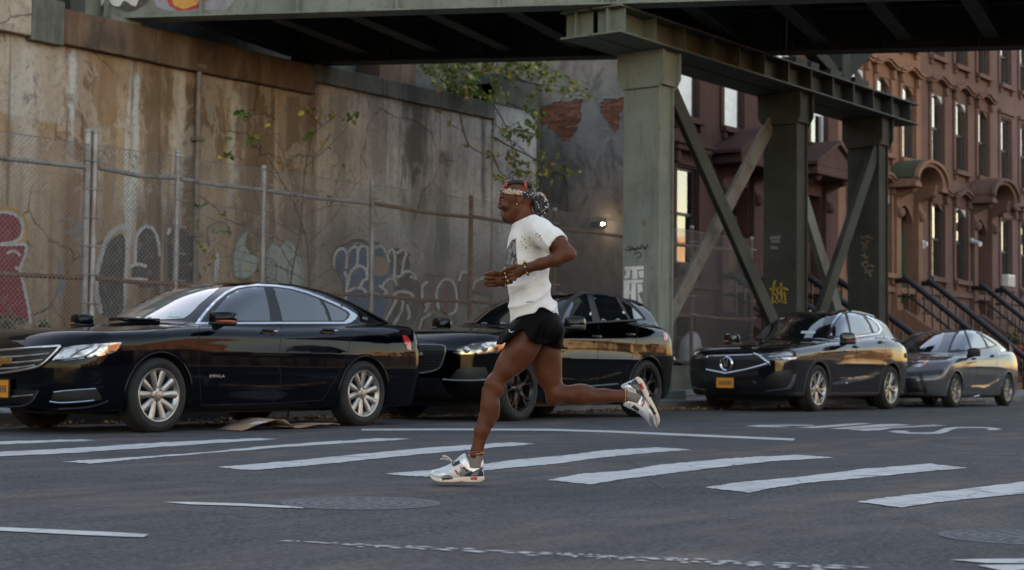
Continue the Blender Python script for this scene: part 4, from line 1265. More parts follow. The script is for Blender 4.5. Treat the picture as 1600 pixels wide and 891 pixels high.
            poly = [(a + .002, z1 - .002)] + [(a + .002 + (b - a - .004) * i / n2, z1 - .02 - .5 * (1 - math.sin(math.pi * i / n2) ** .8)) for i in range(n2 + 1)] + [(b - .002, z1 - .002)]
            H(MB().prism(poly, lambda x, z_: (x, VH + .01, z_), lambda x, z_: (x, VH + .2, z_)), 'arch_infill', mat, 0)
        else:
            H(MB().box(door_u - hwid - .1, door_u + hwid + .1, VH - .82, VH - .003, zc - .24, zc), 'door_hood', mat, .03)
            tri = [(-hwid - .16, 0.003), (hwid + .16, 0.003), (0, .62)]
            H(MB().prism(tri, lambda x, z_: (door_u + x, VH - .80, zc + z_), lambda x, z_: (door_u + x, VH - .004, zc + z_)), 'pediment', mat, .01)
            for s in (-1, 1):
                rk = [(s * (-hwid - .24), .0), (s * (-hwid - .24), .10), (0, .78), (0, .66)]
                H(MB().prism(rk if s > 0 else rk[::-1], lambda x, z_: (door_u + x, VH - .90, zc + z_), lambda x, z_: (door_u + x, VH - .006, zc + z_)), 'pediment_moulding', mat, .01)
        # stoop
        ns = 10
        zt = z0 - .02
        for i in range(ns):
            zz = .16 + (zt - .16) * (i + 1) / ns
            v0 = 17.15 + i * .30
            H(MB().box(door_u - .82, door_u + .82, v0, VH - .004 - i * .001, zz - (zt - .16) / ns - .002 if i else .1, zz - .001), 'step', mat, .012)
        for s in (-1, 1):
            x = door_u + s * .93
            poly = [(17.0, .1), (17.0, .45), (20.1, zt + .12), (VH - .006, zt + .12), (VH - .006, .1)]
            H(MB().prism(poly, lambda v_, z_: (x - .1, v_, z_), lambda v_, z_: (x + .1, v_, z_)), 'stoop_side', mat, .015)
            H(MB().box(x - .16, x + .16, 16.82, 17.14, .1, 1.15), 'newel_post', M_BLACKI, .02)
            H(MB().ellipsoid((x, 16.98, 1.28), (.15, .15, .17), 12, 8), 'newel_finial', M_BLACKI, 0)
            rl = [(x, 17.0, 1.02), (x, 19.9, zt + .92), (x, 20.08, zt + 1.0), (x, VH - .02, zt + 1.0)]
            rm = MB().tube(smooth_open(rl, 6), .085, 10)
            wpart(rm, 'handrail', M_BLACKI, root, smooth=40)
            wpart(MB().tube([(x, 17.0, .62), (x, 19.95, zt + .5), (x, VH - .02, zt + .56)], .035, 8), 'lower_rail', M_BLACKI, root, smooth=40)
            for i in range(12):
                t = i / 11
                v_ = 17.25 + t * 2.75
                H(MB().box(x - .02, x + .02, v_ - .02, v_ + .02, .42 + t * (zt - .3) , 1.0 + t * (zt - .08)), 'baluster', M_BLACKI, 0)
        # iron area fence at the pavement
        fu0, fu1 = (u0 + .1, door_u - 1.12) if door_u - u0 > u1 - door_u else (door_u + 1.12, u1 - .1)
        if fu1 - fu0 > 1:
            f = empty('iron_fence', ((fu0 + fu1) / 2, 16.9, .14), 'black iron area railing in front of the ' + label.split(' house')[0], 'railing', 'iron railings in front of the houses')
            for z in (.35, .75, 1.22): wpart(MB().box(fu0, fu1, 16.88, 16.92, z, z + .05), 'rail', M_BLACKI, f)
            for u in np.arange(fu0 + .05, fu1, .11): wpart(MB().bar((u, 16.9, .14), (u, 16.9, 1.38), .03, .03), 'picket', M_BLACKI, f)
            for u in (fu0, fu1): wpart(MB().box(u - .05, u + .05, 16.85, 16.95, .12, 1.5), 'post', M_BLACKI, f)
    return root

hA = house(33.7, 38.75, 0.0, M_BSA, [34.85, 37.15], 37.35, 'flat', 'dark umber brownstone house next to the bare stucco side wall', rnd=2, shades=[((1, 0), .95), ((1, 1), .95)])
hB = house(38.75, 43.3, 0.15, M_BSB, [39.9, 42.0], 41.55, 'flat', 'reddish brownstone house with triangular door hood behind the steel columns', frame=M_FRAMEW, rnd=4, shades=[((1, 1), .6), ((1, 0), .5)])
hC = house(43.3, 49.25, 0.42, M_BSC, [44.5, 46.35, 48.2], 48.0, 'arch', 'orange brownstone house with green front door under an arched hood', rnd=1, door_mat=M_DOORG, shades=[((1, 2), .47), ((1, 1), .4), ((1, 0), .5)])
hD = house(49.25, 55.45, 0.48, M_BSD, [50.5, 52.5, 54.5], 54.3, 'arch', 'brown brownstone house with arched door hood second from the right edge', rnd=6, shades=[((1, 0), .46), ((1, 1), .44), ((1, 2), .3), ((0, 0), .45), ((0, 1), .3)])
hE = house(55.45, 61.6, 0.45, M_BSE, [56.65, 58.6, 60.5], 60.4, 'flat', 'mauve brownstone house cut by the right edge of the picture', rnd=8, shades=[((1, 0), .45), ((0, 0), .3), ((2, 0), .4)])

for i_, du in enumerate((12.4, 18.6, 24.8, 31.0)):
    cpy = copy_tree((hD, hE, hD, hE)[i_])
    cpy.location.x = (52.35, 58.52, 52.35, 58.52)[i_] + (12.36, 12.4, 24.8, 24.85)[i_]
    cpy['label'] = ['brown brownstone house first beyond the right edge', 'mauve brownstone house second beyond the right edge', 'brown brownstone house third beyond the right edge', 'mauve brownstone house fourth beyond the right edge'][i_]
    cpy['group'] = 'brownstone houses beyond the right edge'

# air conditioner, wall lamps and camera, flower pots
M_WPL = pmat('white_plastic', (.6, .6, .58), .45, 0, .08, 5, .05)
ac = empty('air_conditioner', (56.65, VH - .05, 3.68), 'white window air conditioner in the mauve house parlour window', 'air conditioner')
wpart(MB().box(56.32, 56.98, VH - .22, VH + .2, 3.66, 4.08), 'casing', M_WPL, ac, bev=.02)
for i in range(6): wpart(MB().box(56.36, 56.94, VH - .235, VH - .222, 3.70 + i * .055, 3.72 + i * .055), 'grille_slat', M_GALV, ac)
sc_ = empty('security_camera', (53.3, VH, 4.9), 'white security camera on the brown house beside its door', 'camera')
wpart(MB().box(53.25, 53.37, VH - .12, VH - .002, 5.02, 5.12), 'mount', M_WPL, sc_, bev=.01)
wpart(MB().tube([(53.3, VH - .1, 5.0), (53.16, VH - .42, 4.9)], .085, 12), 'camera_body', M_WPL, sc_, smooth=40)
wl = empty('door_lamp', (48.98, VH, 4.6), 'small white lamp beside the green front door', 'lamp')
wpart(MB().box(48.92, 49.06, VH - .2, VH - .162, 4.5, 4.74), 'backplate', M_WPL, wl, bev=.01)
wpart(MB().box(48.94, 49.04, VH - .30, VH - .202, 4.55, 4.70), 'lamp_shade', M_WPL, wl, bev=.02)
M_POT = pmat('terracotta', (.28, .10, .05), .8, 0, .2, 5, .2); M_REDP = pmat('red_glazed_pot', (.30, .015, .02), .3, 0, .1, 5, 0)
k = NB('plant_leaf')
c = k.mix(k.ramp(k.noise(k.pos(), 9, 2), [(.4, 0.0), (.6, 1.0)]), (.03, .065, .018), (.09, .14, .03))
k.set(color=c, rough=.6); M_PLANT = k.mat
def pot(u, v, z, r, mat, label):
    t = empty('plant_pot', (u, v, z), label, 'plant pot')
    MB().lathe([(.001, 0), (r * .7, 0), (r, r * 1.6), (r * 1.08, r * 1.6), (r * 1.08, r * 1.75), (r * .9, r * 1.75), (r * .85, r * 1.5), (.001, r * 1.5)], 20).build('pot', mat, t, smooth=40)
    m = MB()
    q = random.Random(int(u * 10))
    for i in range(70):
        a, b, h = q.uniform(0, 6.28), q.uniform(.02, 1.1) * r, r * 1.5 + q.uniform(.02, 2.0) * r
        c_ = Vector((b * math.cos(a), b * math.sin(a), h)); d = Vector((q.gauss(0, 1), q.gauss(0, 1), q.gauss(.3, .6))).normalized() * r * .35
        e = d.cross(Vector((0.1, .3, 1))).normalized() * r * .16
        m.add([c_ - d, c_ + e, c_ + d, c_ - e], [(0, 1, 2, 3)])
    o = m.build('foliage', M_PLANT, t); o['kind'] = 'stuff'
    return t
pot(50.2, 17.9, 1.12, .22, M_REDP, 'red plant pot behind the railing beside the stoop')
MB_pl = wpart(MB().box(49.9, 50.5, 17.6, 18.2, .1, 1.115), 'pot_plinth', M_BSD, hD, bev=.02)
pot(52.6, 18.6, .62, .28, M_POT, 'terracotta plant pot at the foot of the brown house')
wpart(MB().box(52.2, 53.0, 18.25, 18.95, .1, .615), 'pot_plinth', M_BSD, hD, bev=.02)

# bare stucco party wall of the first house, with a blind arch and fallen stucco showing bricks
k = NB('dirty_stucco')
p = k.pos()
sx, sy, sz = k.sep(p)
n1 = k.noise(p, .55, 6, .65, .5)
c = k.ramp(n1, [(.28, (.15, .135, .118)), (.48, (.235, .212, .19)), (.72, (.33, .30, .27))])
c = k.mix(k.ramp(k.noise(k.vmul(p, (1, 1, .6)), 1.9, 7, .72, .7), [(.48, 0.0), (.60, .75)]), c, (.11, .10, .09))
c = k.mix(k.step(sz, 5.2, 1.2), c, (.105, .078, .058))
k.set(color=c, rough=.93, spec=.2)
k.bump(k.m('ADD', k.noise(p, 3.5, 7, .72, .4), k.m('MULTIPLY', k.noise(p, 30, 4), .3)), .8, .05)
M_STUC = k.mat
k = NB('old_brick')
p = k.pos()
c = k.ramp(k.rnd(), [(0, (.13, .045, .022)), (.5, (.22, .080, .040)), (1, (.30, .125, .07))])
c = k.mix(k.ramp(k.noise(p, 12, 5, .7), [(.5, 0.0), (.7, .6)]), c, (.12, .08, .06))
k.set(color=c, rough=.9); k.bump(k.noise(p, 35, 5), .4, .008)
M_BRICK = k.mat
M_MORT = pmat('old_mortar', (.16, .13, .11), .95, 0, .3, 6, .4, world=True)
UP = 33.70
def up(x, y, dU=0.0): return onu(x, y, UP - dU)
def pxs(pts): return [up(x, y)[1:] for x, y in pts]
rq = random.Random(5)
def rough(pts, n=5, j=.05):
    q = smooth_closed(pts, n)
    return [(a + rq.uniform(-j, j), b + rq.uniform(-j, j)) for a, b in q]
hole1 = rough(pxs([(842, 172), (858, 160), (880, 156), (908, 155), (909, 170), (905, 190), (897, 210), (882, 222), (872, 216), (868, 205), (856, 200), (850, 194), (836, 192), (834, 182)]))
hole2 = rough(pxs([(941, 156), (960, 154), (985, 152), (1000, 160), (1000, 172), (984, 176), (970, 174), (968, 186), (965, 202), (955, 200), (950, 188), (942, 182), (940, 168)]))
arch = pxs([(846, 345), (846, 288), (849, 279), (856, 271), (866, 268), (876, 269), (884, 275), (888, 284), (889, 300), (889, 345)])
party = [(VH, -.1), (VH + 12.6, -.1), (VH + 12.6, 13.3), (VH, 13.3)]
P_, T_ = fill2d(party, [hole1, hole2, arch])
vs_ = [(UP - .06, a, b) for a, b in P_]
fs_ = [t for t in T_]
pm = MB().add(vs_, fs_)
for hl, dep in ((hole1, .045), (hole2, .045), (arch, .06)):
    n = len(hl)
    pm.add([(UP - .06, a, b) for a, b in hl] + [(UP - .06 + dep, a, b) for a, b in hl], [(i, (i + 1) % n, n + (i + 1) % n, n + i) for i in range(n)] )
pm.add([(UP - .06, VH, -.1), (UP - .001, VH, -.1), (UP - .001, VH, 13.3), (UP - .06, VH, 13.3)], [(0, 1, 2, 3)])
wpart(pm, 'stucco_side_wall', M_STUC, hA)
P_, T_ = fill2d(arch)
wpart(MB().add([(UP - .005, a, b) for a, b in P_], T_), 'blind_arch', M_STUC, hA)
for hl in (hole1, hole2):
    P_, T_ = fill2d(hl)
    wpart(MB().add([(UP - .018, a, b) for a, b in P_], T_), 'mortar_bed', M_MORT, hA)
    ys = [a for a, b in hl]; zs = [b for a, b in hl]
    row = 0
    z = min(zs)
    while z < max(zs):
        y = min(ys) - (.11 if row % 2 else 0)
        while y < max(ys):
            c_ = (y + .105, z + .03)
            if in_poly([c_], hl)[0]:
                pr = rq.uniform(.0, .016)
                wpart(MB().box(UP - .034 - pr, UP - .012, y + rq.uniform(0, .006), y + .21, z + rq.uniform(0, .004), z + .062), 'brick', M_BRICK, hA)
            y += .222
        z += .073
        row += 1
# floodlight on the side wall
k = NB('lamp_glow'); k.set(color=(1, .9, .7), emit=(1.0, .80, .52), emit_s=8.0); M_GLOW = k.mat
q = up(946, 351)
fl = empty('floodlight', (UP - .06, q[1], q[2]), 'small lit floodlight low on the bare stucco side wall', 'lamp')
wpart(MB().box(UP - .2, UP - .062, q[1] - .06, q[1] + .06, q[2] - .06, q[2] + .06), 'bracket', M_BLACKI, fl, bev=.01)
wpart(MB().box(UP - .26, UP - .202, q[1] - .05, q[1] + .26, q[2] - .08, q[2] + .07), 'housing', M_BLACKI, fl, bev=.015)
wpart(MB().ellipsoid((UP - .27, q[1] - .09, q[2] - .005), (.03, .05, .032), 12, 8), 'bulb', M_GLOW, fl, smooth=60)
pl = bpy.data.lights.new('floodlight_glow', 'POINT'); pl.energy, pl.color, pl.shadow_soft_size = 0.8, (1, .75, .45), .06
po = bpy.data.objects.new('floodlight_glow', pl); COL.objects.link(po); po.location = (UP - .42, q[1] - .1, q[2] - .04); at(po, fl)

# building added behind the concrete wall to block low sun, and the row across the street (seen in reflections)
M_TANB = pmat('tan_stucco', (.36, .27, .19), .9, 0, .2, .6, .3, world=True, dist=.02)
M_REDB = pmat('red_brick_far', (.30, .15, .10), .9, 0, .25, .8, .3, world=True, dist=.02)
M_CREAM = pmat('cream_render', (.48, .40, .29), .9, 0, .15, .6, .3, world=True, dist=.02)
def two_tone(name, rgb, low, zs):
    k = NB(name)
    p = k.pos()
    sx, sy, sz = k.sep(p)
    c = k.ramp(k.noise(p, .6, 5, .6), [(.3, shade(rgb, .8)), (.7, shade(rgb, 1.15))])
    c = k.mix(k.step(sz, zs, zs + .05, 1.0, 0.0), c, low)  # lower storeys darkened so the car sides reflect a dark street
    k.set(color=c, rough=.9)
    return k.mat
M_TANB2 = two_tone('tan_stucco_darkened_base', (.27, .19, .125), (.03, .028, .027), 2.6)
M_REDB2_ = two_tone('red_brick_darkened_base', (.22, .11, .07), (.028, .026, .026), 2.6)
M_CREAM2 = two_tone('cream_render_darkened_base', (.42, .33, .22), (.032, .029, .028), 2.6)
bb = empty('sun_block_building', (10, 32, 0), 'plain brick building added behind the concrete wall to block the low sun', 'building')
wpart(MB().box(-30, 33.0, 30.4, 44, -.2, 12.8), 'wall', M_REDB, bb)
wpart(MB().box(-30.1, 33.1, 30.3, 44.1, 12.8, 13.2), 'roof', M_ROOF, bb)
wpart(MB().box(8, 24.6, VW + 1.22, VW + 1.9, 5, 9.4), 'abutment_back', M_MOSS, wall)
opp = []
ux = -46.0
rq = random.Random(9)
labels = ['tan house across the street with flat roof', 'red brick house across the street beside the tan one', 'tan stucco tenement across the street facing the viaduct', 'low red brick corner block across the street', 'long tan garage building across the street', 'tan tenement across the street opposite the brownstones', 'red brick tenement across the street at the far end', 'cream house at the far end across the street', 'red brick house beyond the cream one across the street', 'tall tan block at the far end across the street']
for i, (w, h, mt) in enumerate([(16, 7.2, M_TANB2), (14, 6.6, M_REDB2_), (15, 7.4, M_TANB2), (12, 6.2, M_REDB2_), (16, 7.0, M_TANB2), (18, 8.6, M_TANB2), (20, 8.9, M_REDB2_), (22, 8.2, M_CREAM2), (24, 7.0, M_REDB2_), (24, 12.0, M_TANB2)]):
    r_ = empty('tenement_building', (ux + w / 2, -34, 0), labels[i], 'building')
    nb = int(w / 2.6)
    ops = [(ux + (j + .5) * w / nb - .5, ux + (j + .5) * w / nb + .5, z, z + 1.9) for j in range(nb) for z in np.arange(1.4, h - 2.3, 3.3)]
    m = MB(); facade(m, -34, ux, ux + w - .02, -.2, h, ops, sgn=-1, depth=.25)
    m.box(ux, ux + w - .02, -46, -34.3, -.2, h - .2)
    wpart(m, 'wall', mt, r_)
    wpart(MB().box(ux - .05, ux + w, -34, -33.6, h, h + .5), 'cornice', mt, r_)
    for (a, b, z0, z1) in ops:
        wpart(MB().box(a, b, -34.24, -34.20, z0, z1), 'window', M_FRAME, r_)
    ux += w
side2 = MB().box(-60, 130, -34, -29, -.24, .13).build('sidewalk', M_PAVE)
tag(side2, 'concrete sidewalk on the far side of the crossing behind the camera', kind='structure')

# autumn street trees along the far side of the crossing
k = NB('autumn_leaf')
c = k.ramp(k.noise(k.pos(), 1.2, 3), [(.3, (.05, .06, .015)), (.5, (.16, .09, .02)), (.7, (.26, .12, .02))])
k.set(color=c, rough=.7); M_AUT = k.mat
M_TRUNK = pmat('street_tree_bark', (.06, .05, .04), .9, 0, .3, 6, .4)
rt_ = random.Random(77)
t0 = empty('street_tree', (0, -31.0, .13), 'autumn street tree across the crossing behind the camera', 'tree', 'street trees across the crossing')
MB().tube([(0, 0, -.1), (.05, 0, 1.4), (-.04, .05, 2.6), (.1, 0, 4.2)], [.16, .13, .11, .05], 10).tube([(-.02, .03, 2.2), (.5, .3, 3.2), (1.0, .5, 4.0)], [.07, .05, .03], 7).tube([(0, 0, 2.4), (-.6, -.2, 3.4), (-1.1, -.3, 4.3)], [.07, .05, .03], 7).build('trunk', M_TRUNK, t0, smooth=50)
m = MB()
for _ in range(46):
    cx, cy, cz = rt_.gauss(0, 1.05), rt_.gauss(0, 1.0), 4.2 + rt_.gauss(0, .85)
    for _ in range(26):
        q = Vector((cx + rt_.gauss(0, .32), cy + rt_.gauss(0, .32), cz + rt_.gauss(0, .28)))
        d = Vector((rt_.gauss(0, 1), rt_.gauss(0, 1), rt_.gauss(0, 1))).normalized() * .13
        e = d.cross(Vector((rt_.gauss(0, 1), rt_.gauss(0, 1), .5))).normalized() * .07
        m.add([q - d, q + e, q + d, q - e], [(0, 1, 2, 3)])
o = m.build('crown', M_AUT, t0); o['kind'] = 'stuff'
for i in range(15):
    t_ = t0 if i == 0 else copy_tree(t0)
    t_.location = (-38 + i * 11.3 + rt_.uniform(-2.5, 2.5), -31 + rt_.uniform(-.6, .6), .1)
    t_.rotation_euler = (0, 0, rt_.uniform(0, 6.28))
    sc = rt_.uniform(.8, 1.25)
    t_.scale = (sc, sc, sc * rt_.uniform(.9, 1.1))
# ================================================================ cars: bodies as smooth solids, meshed, with lamps, glass and trim laid on them
def curve(pts):
    x = np.array([p[0] for p in pts], float); y = np.array([p[1] for p in pts], float)
    h = np.diff(x); d = np.diff(y) / h
    m = np.zeros(len(x)); m[0], m[-1] = d[0], d[-1]
    for i in range(1, len(x) - 1):
        if d[i - 1] * d[i] > 0:
            w1, w2 = 2 * h[i] + h[i - 1], h[i] + 2 * h[i - 1]
            m[i] = (w1 + w2) / (w1 / d[i - 1] + w2 / d[i])
    X = np.linspace(x[0], x[-1], 700)
    i = np.clip(np.searchsorted(x, X) - 1, 0, len(h) - 1)
    t = (X - x[i]) / h[i]
    Y = y[i] * (1 + 2 * t) * (1 - t) ** 2 + h[i] * m[i] * t * (1 - t) ** 2 + y[i + 1] * t * t * (3 - 2 * t) + h[i] * m[i + 1] * t * t * (t - 1)
    G = np.gradient(Y, X)
    f = lambda q: np.interp(q, X, Y)
    f.g = lambda q: np.interp(q, X, G)
    return f
def smax(a, b, k):
    h = np.clip(.5 + .5 * (a - b) / k, 0, 1)
    return b + (a - b) * h + k * h * (1 - h)
def smin(a, b, k): return -smax(-a, -b, k)

def surface_net(f, lo, hi, h):
    """mesh of f = 0 on a regular grid, corners averaged per cell"""
    n = [int(math.ceil((hi[i] - lo[i]) / h)) + 1 for i in range(3)]
    ax = [lo[i] + h * np.arange(n[i]) for i in range(3)]
    F = np.empty(n, np.float32)
    for i in range(n[0]):
        Y, Z = np.meshgrid(ax[1], ax[2], indexing='ij')
        F[i] = f(np.full_like(Y, ax[0][i]), Y, Z)
    return net_from_grid(F, lo, h)
def net_from_grid(F, lo, h):
    n = F.shape
    S = F < 0
    acc = np.zeros((n[0] - 1, n[1] - 1, n[2] - 1, 3), np.float32)
    cnt = np.zeros((n[0] - 1, n[1] - 1, n[2] - 1), np.float32)
    edges = []
    for a in range(3):
        sl0 = [slice(None)] * 3; sl1 = [slice(None)] * 3
        sl0[a] = slice(0, -1); sl1[a] = slice(1, None)
        s0, s1 = S[tuple(sl0)], S[tuple(sl1)]
        e = np.argwhere(s0 != s1)
        f0 = F[tuple(sl0)][tuple(e.T)]; f1 = F[tuple(sl1)][tuple(e.T)]
        t = f0 / (f0 - f1)
        P = e.astype(np.float32); P[:, a] += t
        edges.append((e, s0[tuple(e.T)]))
        b, c = [(1, 2), (2, 0), (0, 1)][a]
        for db in (0, -1):
            for dc in (0, -1):
                q = e.copy(); q[:, b] += db; q[:, c] += dc
                ok = (q[:, b] >= 0) & (q[:, c] >= 0) & (q[:, b] < n[b] - 1) & (q[:, c] < n[c] - 1)
                qi = tuple(q[ok].T)
                np.add.at(acc, qi, P[ok]); np.add.at(cnt, qi, 1)
    cells = np.argwhere(cnt > 0)
    idx = -np.ones(cnt.shape, np.int64)
    idx[tuple(cells.T)] = np.arange(len(cells))
    V = acc[tuple(cells.T)] / cnt[tuple(cells.T)][:, None] * h + np.array(lo, np.float32)
    Q = []
    for a in range(3):
        e, ins = edges[a]
        b, c = [(1, 2), (2, 0), (0, 1)][a]
        ok = (e[:, b] > 0) & (e[:, c] > 0) & (e[:, b] < n[b] - 1) & (e[:, c] < n[c] - 1)
        e, ins = e[ok], ins[ok]
        def cell(db, dc):
            q = e.copy(); q[:, b] += db; q[:, c] += dc
            return idx[tuple(q.T)]
        q4 = np.stack([cell(-1, -1), cell(0, -1), cell(0, 0), cell(-1, 0)], 1)
        q4[~ins] = q4[~ins][:, ::-1]
        Q.append(q4)
    return V.astype(float), np.concatenate(Q)

def grad(f, P, e=.002):
    x, y, z = P[:, 0], P[:, 1], P[:, 2]
    g = np.stack([f(x + e, y, z) - f(x - e, y, z), f(x, y + e, z) - f(x, y - e, z), f(x, y, z + e) - f(x, y, z - e)], 1) / (2 * e)
    return g
def settle(f, P, it=3, mx=.03):
    P = P.copy()
    for _ in range(it):
        g = grad(f, P)
        v = f(P[:, 0], P[:, 1], P[:, 2])
        s = v[:, None] * g / np.maximum((g ** 2).sum(1, keepdims=True), 1e-3)
        l = np.linalg.norm(s, axis=1, keepdims=True)
        P -= s * np.minimum(1, mx / np.maximum(l, 1e-9))
    return P

def carpaint(name, rgb, flake=.25, rough=.4, ior=1.5):
    k = NB(name)
    v = k.obj()
    c = k.mix(k.ramp(k.noise(v, 900, 1), [(.5, 0.0), (.75, flake)]), rgb, shade(rgb, 4.0))
    dust_or_glare = k.ramp(k.noise(v, 2.2, 6, .7), [(.45, 0.0), (.8, .004)])
    sx, sy, sz = k.sep(v)
    low = k.m('MULTIPLY', k.step(sz, .62, .2), k.ramp(k.noise(v, 6, 5, .7), [(.3, .25), (.7, .8)]))
    c = k.mix(dust_or_glare, c, (.10, .09, .08))
    c = k.mix(k.m('MULTIPLY', low, .02), c, (.06, .05, .04))
    k.set(color=c, rough=rough, metal=0.0, coat=1.0, coat_r=k.m('ADD', k.m('MULTIPLY', k.m('ADD', dust_or_glare, k.m('MULTIPLY', low, .1)), .9), .045, True), spec=0.0)
    k.b.inputs['Coat IOR'].default_value = ior
    # very slight waviness of pressed panels
    bm = k.n('ShaderNodeBump'); bm.inputs['Strength'].default_value = .05; bm.inputs['Distance'].default_value = .02
    k.put(bm.inputs['Height'], k.noise(v, 3.5, 2)); k.put(k.b.inputs['Coat Normal'], bm.outputs[0])
    return k.mat
P_NAVY, P_BLACK = carpaint('navy_car_paint', (.0004, .0011, .0032), .04, ior=1.33), carpaint('black_car_paint', (.0006, .0006, .0008), .03, ior=1.42)
P_GREY, P_SILV = carpaint('charcoal_car_paint', (.0065, .0062, .0065), .2, ior=1.75), carpaint('grey_car_paint', (.060, .063, .068), .3, ior=1.7)
k = NB('tinted_car_glass')
v = k.obj()
dust_or_glare = k.ramp(k.noise(v, 3, 6, .7), [(.5, 0.0), (.8, .06)])
k.set(color=k.mix(dust_or_glare, (.006, .008, .009), (.2, .2, .19)), rough=k.m('ADD', k.m('MULTIPLY', dust_or_glare, 1.2), .02), spec=.5, ior=1.9, coat=1.0, coat_r=.015)
M_CGL = k.mat
k = NB('sky_pale_windscreen_glass')
v = k.obj()
dust_or_glare = k.ramp(k.noise(v, 2.5, 6, .7), [(.3, .26), (.8, .46)])  # pale sky glare painted into the glass colour
k.set(color=k.mix(dust_or_glare, (.010, .013, .013), (.46, .50, .50)), rough=.03, spec=.5, ior=2.2, coat=1.0, coat_r=.015)
M_WSH = k.mat
M_BPL = pmat('black_trim_plastic', (.012, .012, .013), .55, 0, .3, 8, .1)
M_SEAM = pmat('panel_gap', (.002, .002, .002), .9, 0, 0, 1, 0)
M_CHR = pmat('chrome_trim', (.55, .56, .58), .12, 1.0, .1, 6, 0)
M_TYRE = pmat('tyre_rubber', (.014, .013, .012), .85, 0, .35, 7, .3, tone_or_grime=((.05, .042, .034), .5))
M_ALLOY = pmat('alloy_rim', (.40, .39, .37), .32, .85, .12, 5, .05, tone_or_grime=((.14, .11, .085), .4))
M_BALLOY = pmat('black_alloy_rim', (.02, .02, .022), .25, .7, .2, 5, .05)
M_GALLOY = pmat('grey_alloy_rim', (.24, .235, .23), .35, .8, .2, 5, .05)
M_DISC = pmat('brake_disc_iron', (.10, .085, .075), .45, .9, .3, 9, .1)
k = NB('lamp_lens'); k.set(color=(.50, .50, .50), rough=.12, metal=.6, coat=1.0, coat_r=.02); M_LENS = k.mat
k = NB('headlamp_bowl')
c = k.ramp(k.noise(k.vmul(k.obj(), (3, 1, 6)), 3.0, 2), [(.40, (.04, .035, .03)), (.5, (.30, .26, .22)), (.62, (.62, .56, .50))])
k.set(color=c, rough=.15, metal=.85, coat=1.0, coat_r=.02); M_BOWL = k.mat
k = NB('red_lamp_lens'); k.set(color=(.42, .018, .02), rough=.15, coat=1.0, coat_r=.02); M_REDL = k.mat
k = NB('amber_lens'); k.set(color=(.62, .13, .03), rough=.15, coat=1.0, coat_r=.02); M_AMB = k.mat
M_PLATE = pmat('orange_plate', (.62, .235, .010), .45, 0, .15, 14, .05)
M_PTXT = pmat('plate_blue', (.03, .03, .08), .5, 0, .1, 5, 0)
M_GRILL = pmat('grille_black', (.008, .008, .009), .4, .1, .3, 8, .1)
M_GOLD = pmat('gold_emblem', (.50, .30, .10), .25, .9, .1, 6, 0)
M_STICK = pmat('windscreen_sticker', (.45, .55, .52), .5, 0, .1, 9, 0)
M_ROOFB = pmat('dark_cabin_black', (.004, .004, .004), .5, 0, 0, 1, 0)

